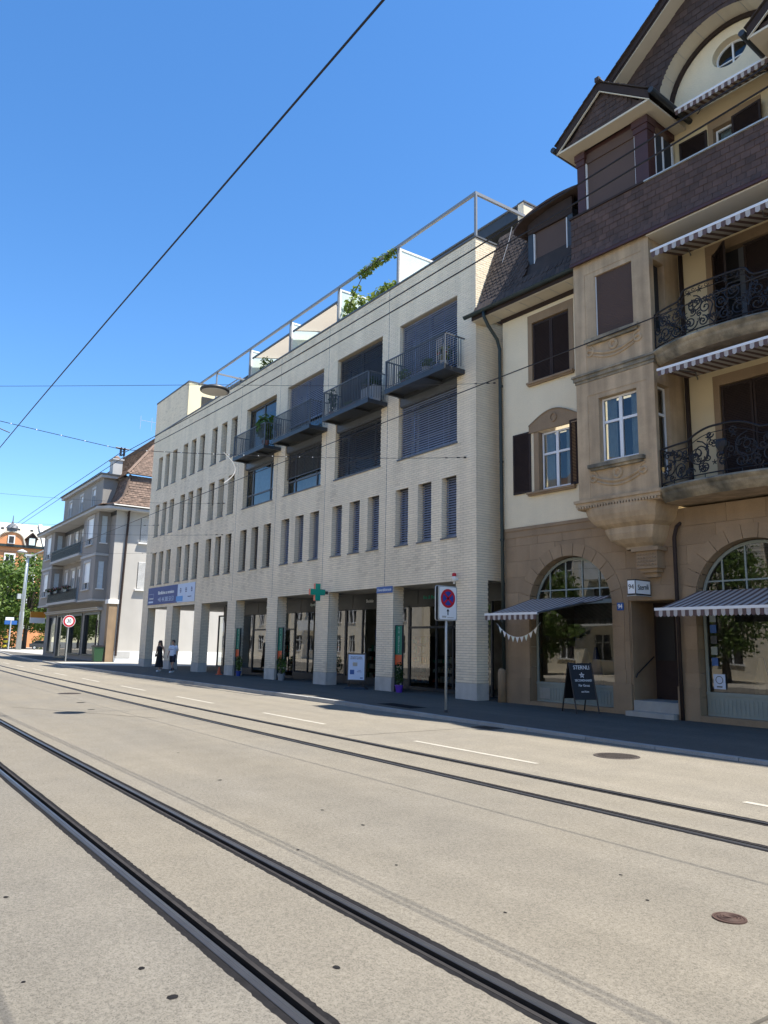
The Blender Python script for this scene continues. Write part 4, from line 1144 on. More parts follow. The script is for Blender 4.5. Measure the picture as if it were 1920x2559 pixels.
# ---- gabled dormer over each oriel
def gdormer(mir):
    mu = (lambda u: u) if not mir else (lambda u: 2*AX-u)
    def bx(mbb, a, b, c, d, e, f_, mi=0): mbb.box(mu(a), mu(b), c, d, e, f_, mi)
    DV = -.86; c0 = 5.13; ez, az = 16.98, 18.05; eL, eR = 3.55, 6.70; fv = -1.32
    mbb = MB()
    bx(mbb, 3.95, 4.22, DV, DV+.35, 14.5, 16.45); bx(mbb, 5.92, 6.33, DV, DV+.35, 14.5, 16.45)
    for a, b in ((3.90, 4.26), (5.87, 6.38)): bx(mbb, a, b, DV-.06, DV+.4, 16.28, 16.5); bx(mbb, a+.03, b-.03, DV-.03, DV+.38, 16.1, 16.28)
    bx(mbb, 4.0, 6.3, DV+.12, 2., 16.42, 16.6)
    o = R('gabled_dormer', mbb, M['maroon'])
    mbb = MB(); bx(mbb, 4.22, 5.92, DV+.06, DV+.14, 16.12, 16.42); bx(mbb, 3.98, 4.02, DV+.3, 1.4, 14.5, 16.45); R('cheek', mbb, M['blindbrown'], o)
    bx2 = MB(); bx(bx2, 4.24, 5.90, DV+.10, DV+.12, 14.52, 16.12); R('roller_blind', bx2, M['blindbrown'], o)
    for a, b, c, d in ((4.225, 4.255, .04, .10), (5.885, 5.915, .04, .10), (6.30, 6.335, .36, .40)): g = MB(); bx(g, a, b, DV+c, DV+d, 14.52, 16.12); R('guide_rail', g, M['whiteframe'], o)
    # side opening (dark loggia) facing the balcony
    sd = MB(); bx(sd, 6.26, 6.30, DV+.38, .4, 14.5, 16.2); R('side_window', sd, M['room'], o)
    sd = MB(); bx(sd, 6.29, 6.33, -.1, -.05, 14.5, 16.2); bx(sd, 6.29, 6.33, .38, .46, 14.5, 16.2); R('mullion', sd, M['whiteframe'], o)
    # pediment
    pz = 16.62
    pts = [(mu(3.72), DV-.3, pz), (mu(6.52), DV-.3, pz), (mu(c0), DV-.3, az-.12)]
    mbb = MB(); mbb.prism(pts, (0, .1, 0)); R('pediment', mbb, M['shingledk'], o)
    cl = lambda u, z: z-pz < (1-abs(u-mu(c0))/1.36)*(az-.22-pz)
    lo, hi = sorted((mu(3.8), mu(6.45)))
    shingles(o, lo, hi, pz+.02, az-.2, lambda z: DV-.31, M['shingledk'], .24, .17, cl, single=not mir, nm='pediment_shingle')
    # soffit (cream) and barge boards
    mbb = MB(); bx(mbb, eL+.03, eR-.03, fv+.03, DV+.02, pz-.06, pz); bx(mbb, eL+.03, 3.95, DV+.02, 1.2, pz-.06, pz); bx(mbb, 6.33, eR-.03, DV+.02, 1.2, pz-.06, pz); R('soffit', mbb, M['soffit'], o)
    mbb = MB()
    for s, e in ((-1, eL), (1, eR)):
        for k, (o1, o2, vv, mi) in enumerate(((.0, .24, fv, 0), (.26, .29, fv+.01, 1))):
            a = (mu(e), vv, pz+.10-o1+.12); b = (mu(c0), vv, az-o1); c = (mu(c0), vv, az-o2); d = (mu(e), vv, pz+.10-o2+.12)
            mbb.prism([a, b, c, d], (0, .05, 0), mi)
    R('barge_board', mbb, [M['brown'], M['soffit']], o)
    # roof slopes with tiles
    for s, e in ((-1, eL-.04), (1, eR+.04)):
        rt = MB(); n = 9
        for k in range(n):
            t0, t1 = k/n, (k+1.25)/n
            uu0, uu1 = e+(c0-e)*t0, e+(c0-e)*min(1, t1); z0_, z1_ = pz+.22+(az+.02-pz-.22)*t0, pz+.22+(az+.02-pz-.22)*min(1, t1)
            v = fv-.05
            while v < 2.6:
                j = random.uniform(-.008, .008)
                rt.hexa([(mu(uu0), v, z0_+.02+j), (mu(uu1), v, z1_+.0), (mu(uu1), v+.19, z1_+.0), (mu(uu0), v+.19, z0_+.02+j), (mu(uu0), v, z0_+.045+j), (mu(uu1), v, z1_+.02), (mu(uu1), v+.19, z1_+.02), (mu(uu0), v+.19, z0_+.045+j)]); v += .2
        props(R('roof_tiles', rt, M['tile'], o), kind='stuff')
    for e_ in (eR+.10, eL-.10): gt = MB(); gt.tube([(mu(e_), fv-.06, pz+.14), (mu(e_), 1.4, pz+.12)], .085, 8); R('gutter', gt, M['dark'], o)
    rd = MB(); rd.tube([(mu(c0), fv-.08, az+.05), (mu(c0), 2.6, az+.05)], .09, 7); rd.box(mu(c0)-.07, mu(c0)+.07, fv-.1, fv+.02, az+.0, az+.13); R('ridge_tile', rd, M['tile'], o)
    return o
gdormer(False); gdormer(True)
# ---- top floor wall behind the parapet, arch tympanum, big gable
TV = .62; GV = 0.0; AZG, ARG = 17.22, 1.86
mbb = MB(); tw = (7.45, 8.65, 14.6, 16.12)
mbb.holes(6.0, 10.1, 13., 17.1, [tw], lambda a, b: (a, TV, b)); R('top_wall', mbb, M['stuccosm'])
casement(RH, 7.47, 8.63, 14.6, 16.1, TV+.12, bars=())
shutter(6.45, 7.28, 14.55, 16.2, TV-.05); shutter(8.02, 8.85, 14.55, 16.15, TV-.10, hinge='L', swing=-.12)
surround(7.45, 8.65, 14.6, 16.12, TV, .14)
ty = MB(); ov = (AX, 18.22, .50, .42); n = 40; outer, inner = [], []
for k in range(n):
    t = 2*math.pi*k/n; inner.append((ov[0]+ov[2]*math.cos(t), ov[1]+ov[3]*math.sin(t)))
    dx, dz = math.cos(t), math.sin(t)
    # ray to tympanum outline
    best = 9.
    if dz < -1e-6: best = min(best, (AZG-.02-ov[1])/dz)
    ox, oz = ov[0]-AX, ov[1]-AZG; bq = ox*dx+oz*dz; cq = ox*ox+oz*oz-(ARG+.02)**2; best = min(best, -bq+math.sqrt(bq*bq-cq))
    outer.append((ov[0]+dx*best, ov[1]+dz*best))
for k in range(n):
    j = (k+1) % n
    ty.quad((inner[k][0], TV, inner[k][1]), (outer[k][0], TV, outer[k][1]), (outer[j][0], TV, outer[j][1]), (inner[j][0], TV, inner[j][1]))
    ty.quad((inner[k][0], TV, inner[k][1]), (inner[j][0], TV, inner[j][1]), (inner[j][0], TV+.28, inner[j][1]), (inner[k][0], TV+.28, inner[k][1]))
R('tympanum', ty, M['stucco'])
f = MB(); f.tube([(ov[0]+.47*math.cos(a*.2618), TV+.24, ov[1]+.39*math.sin(a*.2618)) for a in range(24)], .035, 5, closed=True); f.box(ov[0]-.025, ov[0]+.025, TV+.21, TV+.26, ov[1]-.39, ov[1]+.39); f.box(ov[0]-.46, ov[0]-.03, TV+.215, TV+.255, ov[1]-.14, ov[1]-.11); f.box(ov[0]+.03, ov[0]+.46, TV+.215, TV+.255, ov[1]-.14, ov[1]-.11)
ow = R('oval_window', f, M['whiteframe']); g = MB(); g.poly([(ov[0]+.48*math.cos(a*.2618), TV+.25, ov[1]+.4*math.sin(a*.2618)) for a in range(24)]); R('pane', g, M['glass'], ow)
g = MB(); g.box(ov[0]-.8, ov[0]+.8, TV+.7, TV+.75, 17.5, 19); R('room', g, M['room'], ow)
mbb = MB(); mbb.box(6.1, 10., TV-.12, TV+.02, 17.08, 17.24); R('lintel_band', mbb, M['brown'])
rb_ = MB(); so_ = MB(); n = 28
for k in range(n):
    t0, t1 = math.pi*k/n, math.pi*(k+1)/n
    P_ = lambda r, t, v: (AX-r*math.cos(t), v, AZG+r*math.sin(t))
    so_.quad(P_(ARG, t0, GV), P_(ARG, t1, GV), P_(ARG, t1, TV), P_(ARG, t0, TV))
    rb_.prism([P_(ARG, t0, TV-.09), P_(ARG, t1, TV-.09), P_(ARG-.12, t1, TV-.09), P_(ARG-.12, t0, TV-.09)], (0, .1, 0))
arc = R('arch_soffit', so_, M['soffit']); R('arch_band', rb_, M['brown'], arc)
for k in range(0, 9):
    t = math.pi*(k+.5)/9; q = MB(); q.tube([(AX-(ARG-.003)*math.cos(t), GV, AZG+(ARG-.003)*math.sin(t)), (AX-(ARG-.003)*math.cos(t), TV-.1, AZG+(ARG-.003)*math.sin(t))], .008, 4); R('soffit_joint', q, M['greytrim'], arc)
# gable front (shingled) with arch cut out; roof line z = zr(u)
zr = lambda u: 21.05-abs(u-AX)*.74
gb = MB(); u = 4.6
while u < 11.5:
    a, b = u, u+.07; m_ = (a+b)/2; lo = 16.6
    if abs(m_-AX) < ARG: lo = AZG+math.sqrt(ARG*ARG-(m_-AX)**2)
    hi_ = zr(m_)-.15
    if hi_ > lo: gb.quad((a, GV, lo), (b, GV, lo), (b, GV, zr(b)-.15), (a, GV, zr(a)-.15))
    u += .07
gf = R('gable_front', gb, M['shingledk'])
shingles(gf, 5.0, 11.2, 17.2, 20.8, lambda z: GV, M['shingledk'], .25, .2, lambda u, z: z < zr(u)-.35 and (u-AX)**2+(z-AZG)**2 > (ARG+.08)**2, single=False, nm='gable_shingles', seed=9)
mbb = MB()
for s in (-1, 1):
    e = AX+s*4.2
    for (o1, o2, vv, d, mi) in ((.0, .2, -.5, .06, 0), (.22, .26, -.48, .06, 0), (.27, .30, -.46, .46, 1)):
        mbb.prism([(e, vv, zr(e)-o1), (AX, vv, zr(AX)-o1), (AX, vv, zr(AX)-o2), (e, vv, zr(e)-o2)], (0, d, 0), mi)
R('barge_board', mbb, [M['brown'], M['soffit']])
rt = MB()
for s in (-1, 1):
    for k in range(26):
        t0 = k*.17; uu0, uu1 = AX+s*(4.35-t0), AX+s*(4.35-t0-.22)
        v = -.58
        while v < 1.2:
            j = random.uniform(-.01, .01)
            rt.hexa([(uu0, v, zr(uu0)+.02+j), (uu1, v, zr(uu1)+.01), (uu1, v+.19, zr(uu1)+.01), (uu0, v+.19, zr(uu0)+.02+j), (uu0, v, zr(uu0)+.05+j), (uu1, v, zr(uu1)+.03), (uu1, v+.19, zr(uu1)+.03), (uu0, v+.19, zr(uu0)+.05+j)]); v += .2
    rt.quad((AX+s*4.35, 1.2, zr(AX+s*4.35)), (AX, 1.2, zr(AX)), (AX, 9, zr(AX)), (AX+s*4.35, 9, zr(AX+s*4.35)))
props(R('roof_tiles', rt, M['tile']), kind='stuff')
# ---- left mansard with scalloped tiles
ML, MZ0, MZ1 = -.62, 13.05, 16.35
mv = lambda z: -.62+(z-MZ0)/(MZ1-MZ0)*1.25-(.12 if z < 13.3 else 0)*(13.3-z)/.25
mbb = MB(); mbb.quad((ML, -.62+.06, MZ0), (5.0, -.62+.06, MZ0), (5.0, mv(MZ1)+.04, MZ1), (ML, mv(MZ1)+.04, MZ1)); mbb.quad((ML, mv(MZ1), MZ1), (5, mv(MZ1), MZ1), (5, 5, 18.6), (ML, 5, 18.6))
mbb.quad((ML+.02, -.5, MZ0), (ML+.02, .7, MZ1), (ML+.02, 5, 18.6), (ML+.02, 5, MZ0))
mn = R('mansard_roof', mbb, M['tile'])
tw_, th_ = .175, .155
tm = MB()
prof = [(-.5, .03), (-.42, -.02), (-.25, -.055), (0, -.07), (.25, -.055), (.42, -.02), (.5, .03)]
def tile_mesh():
    t = MB(); sl = 1.25/3.3
    low = [(p[0]*tw_*.96, (p[1])*sl-.02, p[1]) for p in prof]; up = [(tw_*.48, (th_+.04)*sl+.0, th_+.04), (-tw_*.48, (th_+.04)*sl, th_+.04)]
    t.prism(low+up, (0, .014, -.003)); return t.mesh('roof_tile')
tme = tile_mesh(); setmats(tme, M['tile'])
row = 0; z = MZ0+.05; cnt = 0
while z < MZ1-.05:
    u = ML+.09+(tw_/2 if row % 2 else 0)
    while u < (3.68 if z < 13.62 else 1.32 if z < 15.4 else 1.05):
        if cnt < 300: inst('roof_tile', tme, mn, (u, mv(z)+random.uniform(-.004, .004)-.004, z), (random.uniform(-.02, .02), 0, random.uniform(-.02, .02))); cnt += 1
        u += tw_
    row += 1; z += th_
tj = MB(); z = MZ0+.05; row = 0
while z < MZ1:
    if z < 13.62: z += th_; row += 1; continue
    u = 3.2+(tw_/2 if row % 2 else 0)
    while u < 3.75:
        tj.hexa([(u-.08, mv(z)-.02, z), (u+.08, mv(z)-.02, z), (u+.08, mv(z)-.006, z), (u-.08, mv(z)-.006, z), (u-.08, mv(z+.17)-.006, z+.17), (u+.08, mv(z+.17)-.006, z+.17), (u+.08, mv(z+.17)+.004, z+.17), (u-.08, mv(z+.17)+.004, z+.17)]); u += tw_
    row += 1; z += th_
props(R('roof_tiles', tj, M['tile'], mn), kind='stuff')
# eaves: soffit boards, gutter, brown frieze
mbb = MB(); mbb.box(ML-.1, 3.72, -.66, .0, 12.80, 12.84); ev = R('eaves', mbb, M['soffit'])
for k in range(6):
    q = MB(); q.box(.1+.62*k, .115+.62*k, -.6, -.02, 12.792, 12.8); R('board_joint', q, M['greytrim'], ev)
q = MB(); q.box(ML-.1, 3.72, -.7, -.655, 12.82, 12.98); q.box(UL-.05, 3.72, -.05, -.0, 12.66, 12.8); R('fascia_board', q, M['brown'], ev)
q = MB(); n = 8
for k in range(n):
    t0, t1 = math.pi*k/n, math.pi*(k+1)/n
    q.quad((ML-.35, -.79-.085*math.cos(t0), 13.0-.085*math.sin(t0)), (3.72, -.79-.085*math.cos(t0), 13.0-.085*math.sin(t0)), (3.72, -.79-.085*math.cos(t1), 13.0-.085*math.sin(t1)), (ML-.35, -.79-.085*math.cos(t1), 13.0-.085*math.sin(t1)))
q.poly([(ML-.35, -.79-.085*math.cos(math.pi*k/n), 13.0-.085*math.sin(math.pi*k/n)) for k in range(n+1)]); q.tube([(ML-.35, -.875, 13.0), (3.72, -.875, 13.0)], .014, 5); R('gutter', q, M['copper'], ev)
q = MB(); q.tube([(-.05, -.79, 12.92), (-.05, -.79, 12.75), (-.02, -.6, 12.45), (.02, -.22, 12.05), (.06, -.14, 11.7), (.08, -.12, 6), (.12, -.12, 1.1)], .058, 8)
dp = R('downpipe', q, M['copper'], RH, True)
for z in (2.6, 5.2, 7.8, 10.4):
    q = MB(); q.lathe([(.07, -.03), (.075, 0), (.07, .03)], (.08, -.12, z), 10); R('pipe_bracket', q, M['copper'], dp)
q = MB(); q.lathe([(.13, 0), (.13, .95), (.11, 1.05), (.07, 1.1)], (.06, -.16, .03), 12); R('pipe_guard', q, M['sand'], dp, True)
q = MB(); q.tube([(6.32, RV-.09, 12.8), (6.32, RV-.09, 6.0), (6.30, .4, 5.35), (6.2, -.12, 4.95), (6.12, -.12, 4.7), (6.12, -.12, .05)], .05, 8); R('downpipe', q, M['brown'], RH, True)
# small curved-roof dormer in the mansard
dv = -.12; q = MB(); q.box(1.36, 1.58, dv, 1.2, 13.8, 15.5); q.box(2.98, 3.18, dv, 1.2, 13.8, 15.5); q.box(1.36, 3.18, dv-.03, dv+.2, 13.62, 13.84)
sdm = R('mansard_dormer', q, M['dark'])
q = MB(); q.box(1.58, 2.98, dv+.06, dv+.08, 13.84, 15.3); R('roller_blind', q, M['blindbrown'], sdm)
for a in (1.60, 2.93): q = MB(); q.box(a, a+.03, dv-.01, dv+.06, 13.9, 15.25); R('guide_rail', q, M['whiteframe'], sdm)
aru = lambda u: 15.40+.55*math.sqrt(max(0, 1-((u-2.75)/1.75)**2))
q = MB(); n = 12
for k in range(n):
    a, b = 1.36+1.82*k/n, 1.36+1.82*(k+1)/n; q.hexa([(a, dv-.02, 15.3), (b, dv-.02, 15.3), (b, dv+.1, 15.3), (a, dv+.1, 15.3), (a, dv-.02, aru(a)-.06), (b, dv-.02, aru(b)-.06), (b, dv+.1, aru(b)-.06), (a, dv+.1, aru(a)-.06)])
R('dormer_head', q, M['brown'], sdm)
q = MB(); n = 16; pr_ = [(2.75-1.75*math.cos(math.pi*k/n)) for k in range(n+1) if 2.75-1.75*math.cos(math.pi*k/n) < 3.95]
for a, b in zip(pr_[:-1], pr_[1:]):
    q.hexa([(a, dv-.32, aru(a)-.02), (b, dv-.32, aru(b)-.02), (b, 2.4, aru(b)+.1), (a, 2.4, aru(a)+.1), (a, dv-.32, aru(a)+.05), (b, dv-.32, aru(b)+.05), (b, 2.4, aru(b)+.18), (a, 2.4, aru(a)+.18)])
R('curved_roof', q, M['shingledk'], sdm)
q = MB(); q.tube([(-.45, -.3, 13.6), (-.2, -.05, 14.3), (0, .1, 15.0), (.12, .3, 15.8), (.15, .45, 16.4)], .006, 5); R('cable', q, M['signwhite'])
# ---- balconies: bowed stone slabs with wrought iron scroll railings
BU0, BU1 = 6.24, 2*AX-6.24
def bow(u, d0=-.86, d1=-1.22):
    t = (u-AX)/(BU1-AX); return d1+(d0-d1)*abs(t)**2.4
def balcony(z, style):
    n = 18; us_ = [BU0+(BU1-BU0)*k/n for k in range(n+1)]
    mbb = MB(); prof = [(.0, 0), (.05, -.0), (.09, -.05), (.05, -.1), (.0, -.14), (-.03, -.20), (-.12, -.3), (-.2, -.36)]
    for a, b in zip(us_[:-1], us_[1:]):
        for (e0, h0), (e1, h1) in zip(prof[:-1], prof[1:]):
            mbb.quad((a, bow(a)-e0, z+h0), (b, bow(b)-e0, z+h0), (b, bow(b)-e1, z+h1), (a, bow(a)-e1, z+h1))
        mbb.quad((a, bow(a), z), (b, bow(b), z), (b, RV, z), (a, RV, z))
    sl_ = R('balcony', mbb, M['sandgrime'])
    mbb = MB()
    for a, b in zip(us_[:-1], us_[1:]): mbb.quad((a, bow(a)+.2, z-.36), (b, bow(b)+.2, z-.36), (b, RV, z-.34), (a, RV, z-.34))
    R('balcony_underside', mbb, M['sandpale'], sl_)
    off = .09
    def pt(u, h): return (u, bow(u)+off, z+h)
    def top(u):
        e = abs(u-AX)
        if style == 1: return 1.02+.24*max(0, 1-((e-.15)/.75)**2 if e > .15 else 1)
        return 1.04+(.24 if e < .75 else .24*max(0, 1-((e-.75)/.18)**2)) if e < .93 else 1.04
    f = MB()
    N_ = 40; fine = [BU0+(BU1-BU0)*k/N_ for k in range(N_+1)]
    f.tube([pt(u, top(u)) for u in fine], .026, 6); f.tube([pt(u, .12) for u in fine], .018, 5)
    f.tube([pt(u, top(u)-.16) for u in fine], .012, 5)
    for u in (BU0, BU1): f.tube([pt(u, 0), pt(u, top(u))], .018, 5); f.tube([(u, bow(u)+off, z+1.02), (u, RV, z+1.02)], .018, 5); f.tube([(u, bow(u)+off, z+.12), (u, RV, z+.12)], .014, 5)
    for k in range(1, 8):
        u = BU0+(BU1-BU0)*k/8; f.tube([pt(u, 0), pt(u, .12)], .012, 4)
    R('railing', f, M['ironwork'], sl_)
    def spiral(cu, ch, r0, turns, a0, sgn=1, r=.017, tail=None):
        P_ = []; m_ = int(14*turns)
        for k in range(m_+1):
            t = k/m_; rr = r0*(1-.86*t); a = a0+sgn*2*math.pi*turns*t; P_.append(pt(cu+rr*math.cos(a), ch+rr*math.sin(a)))
        if tail: P_ = [pt(*q) for q in tail]+P_
        s_ = MB(); s_.tube(P_, [r]*(len(P_)-1)+[r*1.9], 5); R('scroll', s_, M['ironwork'], sl_)
    def leafy(cu, ch, s=.09):
        s_ = MB()
        for k in range(5):
            a = 2*math.pi*k/5+.3; p0 = pt(cu, ch); p1 = pt(cu+s*math.cos(a), ch+s*math.sin(a)); p2 = pt(cu+s*.5*math.cos(a+.5), ch+s*.5*math.sin(a+.5)); p3 = pt(cu+s*.5*math.cos(a-.5), ch+s*.5*math.sin(a-.5))
            s_.quad(p0, p3, p1, p2); s_.tube([p0, p1], .012, 4)
        R('leaf_ornament', s_, M['ironwork'], sl_)
    for sd in (-1, 1):
        X_ = lambda e: AX+sd*e
        if style == 1:
            spiral(X_(.62), .62, .34, 1.5, math.pi/2, sd); spiral(X_(.56), .66, .24, 1.2, -math.pi/2, -sd)
            spiral(X_(.45), .30, .17, 1.6, math.pi*.5, -sd); spiral(X_(1.12), .36, .23, 1.7, 0, sd); spiral(X_(1.18), .74, .17, 1.5, math.pi, -sd)
            spiral(X_(1.52), .45, .24, 1.5, math.pi/2, sd); spiral(X_(1.55), .80, .12, 1.3, 0, -sd); spiral(X_(.92), .58, .12, 1.3, math.pi, sd); spiral(X_(.82), .22, .11, 1.4, 0, -sd); spiral(X_(1.42), .2, .1, 1.3, 0, sd)
            leafy(X_(.3), .98, .10); leafy(X_(.38), .75, .07); leafy(X_(1.0), .52, .07); leafy(X_(1.33), .58, .07); leafy(X_(.75), .62, .08); leafy(X_(1.65), .25, .07)
            spiral(X_(.28), 1.06, .1, 1.2, 0, sd)
        else:
            spiral(X_(.5), .78, .23, 1.8, math.pi/2, sd); spiral(X_(.2), .62, .19, 1.5, 0, -sd, tail=[(X_(0), .15), (X_(.12), .3)])
            spiral(X_(.62), .32, .20, 1.7, 0, sd); spiral(X_(1.02), .30, .19, 1.6, math.pi, -sd, tail=[(X_(.9), .84), (X_(.86), .6)])
            spiral(X_(1.05), .68, .17, 1.5, math.pi/2, sd); spiral(X_(1.42), .36, .22, 1.6, 0, sd); spiral(X_(1.45), .74, .17, 1.4, math.pi, -sd); spiral(X_(.28), .28, .14, 1.5, math.pi/2, sd); spiral(X_(1.7), .55, .13, 1.2, 0, sd)
            leafy(X_(.34), 1.12, .07); leafy(X_(.62), 1.12, .07); leafy(X_(.8), .6, .1); leafy(X_(1.25), .55, .1); leafy(X_(.08), .35, .1); leafy(X_(1.6), .9, .08); leafy(X_(1.22), .94, .06); leafy(X_(.95), .96, .06)
            for e in (.15, .32, .5, .68): spiral(X_(e), 1.20, .07, 1.0, 0, sd, .009)
    rr = random.Random(40+style)
    for k in range(36):
        e = -1.65+3.3*(k+rr.random()*.6)/36; h_ = rr.choice((.24, .34, .5, .6, .74, .84)); s_g = rr.choice((-1, 1))
        spiral(AX+e, h_, rr.uniform(.07, .11), 1.3, rr.uniform(0, 6.28), s_g, .016)
        if k % 2: leafy(AX+e+.06, rr.uniform(.2, .85), .065)
    if style == 1:
        s_ = MB(); c = pt(AX, .62); s_.lathe([(.03, -.12), (.07, -.1), (.05, -.05), (.13, .08), (.15, .2), (.12, .26)], (c[0], c[1]-.02, c[2]), 10, sy=.5); R('urn_ornament', s_, M['ironwork'], sl_)
    # French doors with louvred leaves
    z0, z1 = (6.0, 8.72) if style == 1 else (9.75, 12.45)
    surround(7.2, 8.9, z0, z1-.02, RV, .17, True, .2)
    mbb = MB(); mbb.box(7.0, 9.1, RV+.2, RV+.25, z0-.1, z1+.1); R('room', mbb, M['room'])
    if style == 1: shutter(7.22, 8.04, z0+.02, z1-.05, RV+.02); shutter(8.06, 8.88, z0+.02, z1-.05, RV+.02)
    else:
        shutter(7.22, 8.04, z0+.02, z1-.05, RV+.0, hinge='L', swing=-.75); shutter(8.06, 8.88, z0+.02, z1-.05, RV+.02)
        mbb = MB(); mbb.box(7.9, 8.05, RV+.06, RV+.12, z0, z1-.1); mbb.box(7.3, 7.9, RV+.07, RV+.1, z0+1.7, z0+1.75); R('door_frame', mbb, M['mid'])
balcony(5.86, 1); balcony(9.56, 2)
for z0, z1 in ((5.86, 12.9),):
    q = MB(); q.box(6.28, 6.36, RV-.06, RV-.002, 6.0, 12.8); R('conduit', q, M['brown'])
# ---- striped awnings (things of their own)
def awning(name, label, ub0, ub1, uf0, uf1, vb, vf, zb, zf, stripes, drop, mats, sag=0., bar=True, twist=False):
    base = RW((uf0+uf1)/2, vf, zf)
    t = thing(name, label, 'awning', tuple(base), TH)
    D = Vector(((uf0+uf1)/2, vf, zf))
    def Lp(u, v, z): return tuple(Vector((u, v, z))-D)
    mbb = MB(); rows = 6
    for k in range(stripes):
        for q in range(rows):
            def P_(s, w):
                ub = ub0+(ub1-ub0)*s; uf = uf0+(uf1-uf0)*s; zz = zb+(zf-zb)*w-sag*math.sin(w*math.pi); vv = vb+(vf-vb)*w
                if twist and s > .62: zz += .28*((s-.62)/.38)*w**1.2; vv += .5*((s-.62)/.38)*w
                return Lp(ub+(uf-ub)*w, vv, zz)
            mbb.quad(P_(k/stripes, q/rows), P_((k+1)/stripes, q/rows), P_((k+1)/stripes, (q+1)/rows), P_(k/stripes, (q+1)/rows), k % 2)
    obj('canopy', mbb, [mats[0], mats[1]], t)
    mbb = MB(); lim = .62 if twist else 1.
    for k in range(int(stripes*lim)):
        a, b = uf0+(uf1-uf0)*k/stripes, uf0+(uf1-uf0)*(k+1)/stripes; m_ = 4
        pts = [Lp(a+(b-a)*q/m_, vf-.02-.01*math.sin(k*1.7), zf-.03-drop*(.78+.22*math.sin(q/m_*math.pi))) for q in range(m_+1)]
        mbb.poly([Lp(a, vf-.02, zf-.02)]+pts+[Lp(b, vf-.02, zf-.02)], (k % 2)+0)
    obj('valance', mbb, [M['awnA'], M['awnB']], t)
    mbb = MB(); e = uf0+(uf1-uf0)*lim
    a, b = Lp(uf0-.02, vf-.03, zf-.035), Lp(e+.02, vf+.04, zf+.03); mbb.box(a[0], b[0], a[1], b[1], a[2], b[2]); obj('front_bar', mbb, M['whiteframe'], t)
    if twist:
        mbb = MB(); mbb.tube([Lp(e, vf, zf), Lp(uf1, vf+.5, zf+.28)], .03, 6); obj('bent_front_bar', mbb, M['dark'], t)
    mbb = MB()
    for u0, u1, s in ((uf0+.25, ub0+.3, 1), (e-.25, ub1-.3, -1)):
        mbb.tube([Lp(u0, vf+.02, zf-.03), Lp((u0+u1)/2+s*.35, (vf+vb)/2, (zf+zb)/2-.12), Lp(u1, vb, zb-.1)], .018, 5)
    obj('folding_arm', mbb, M['mid'], t)
    return t
awning('shop_awning', 'brown and cream striped awning with drooping right corner over the shop left of the entrance', 1.11, 4.06, .76, 3.95, .02, -1.6, 3.26, 2.74, 31, .15, (M['awntopA'], M['awntopB']), .02, twist=True)
awning('shop_awning', 'brown and cream striped awning over the shop window right of the entrance', 6.62, 9.6, 6.42, 9.7, .02, -1.6, 3.27, 2.75, 34, .16, (M['awntopA'], M['awntopB']), .02)
awning('balcony_awning', 'striped awning above the lower scrolled balcony', 6.34, 9.76, 6.56, 9.56, RV-.05, -1.25, 9.12, 8.86, 29, .15, (M['awnA'], M['awnB']))
awning('balcony_awning', 'striped awning below the brown shingled parapet, above the upper balcony', 6.34, 9.76, 6.5, 9.62, RV-.05, -1.2, 12.75, 12.2, 26, .17, (M['awnA'], M['awnB']))
awning('balcony_awning', 'folded striped awning under the arched gable', 6.75, 9.6, 6.85, 9.5, TV-.02, TV-.85, 16.95, 16.66, 30, .15, (M['awnA'], M['awnB']))
# bunting between downpipe and shop
bt = thing('bunting', 'white and pale blue pennant bunting hanging below the drooping awning', 'bunting', tuple(RW(1.3, -.75, 2.1)), 0)
P0, P1 = RW(.12, -.45, 2.52), RW(2.35, -1.0, 2.5)
line = [P0.lerp(P1, k/20)-Vector((0, 0, .42*4*(k/20)*(1-k/20))) for k in range(21)]
mb = MB(); mb.tube([tuple(p-bt.location) for p in line], .006, 4); obj('cord', mb, M['signwhite'], bt)
for k in range(9):
    p = line[1+2*k]; q = line[min(20, 3+2*k)] if k < 9 else p; d = (q-p)*.8
    mb = MB(); a, b = p-bt.location, p+d-bt.location; c = (a+b)/2-Vector((0, 0, .17)); mb.prism([tuple(a), tuple(b), tuple(c)], (0, .004, 0)); obj('pennant', mb, M['signwhite'] if k % 3 else M['frost'], bt)
# house number plate and light box
t = thing('house_number_plate', 'small blue enamel plate with white number 94 on the stone pier', 'sign', tuple(RW(4.36, -.03, 2.84)), TH)
mb = MB(); mb.box(-.10, .10, -.012, .01, 0, .21); obj('plate', mb, M['plateblue'], t); lettering('94', .17, M['signwhite'], t, (0, -.015, .105), sx=.85, bold=.004)
t = thing('light_box_sign', 'white box sign lettered 94 and the shop name above the entrance', 'sign', tuple(RW(5.2, -.02, 3.2)), TH)
mb = MB(); mb.box(-.12, .12, -.72, -.02, .0, .40); obj('box', mb, M['black'], t)
mb = MB(); mb.box(-.105, .105, -.728, -.72, .03, .37); obj('number_face', mb, M['signwhite'], t); mb = MB(); mb.box(.12, .128, -.70, -.05, .03, .37); obj('name_face', mb, M['signwhite'], t)
lettering('94', .19, M['dark'], t, (0, -.731, .2), sx=.9); lettering('Sternli', .20, M['black'], t, (.131, -.375, .2), '+X', sx=.95, roll=.08)
mb = MB(); mb.tube([(-.15, -.7, -.03), (.12, -.7, -.02), (.12, 0, -.02)], .012, 5); obj('bracket', mb, M['galv'], t)
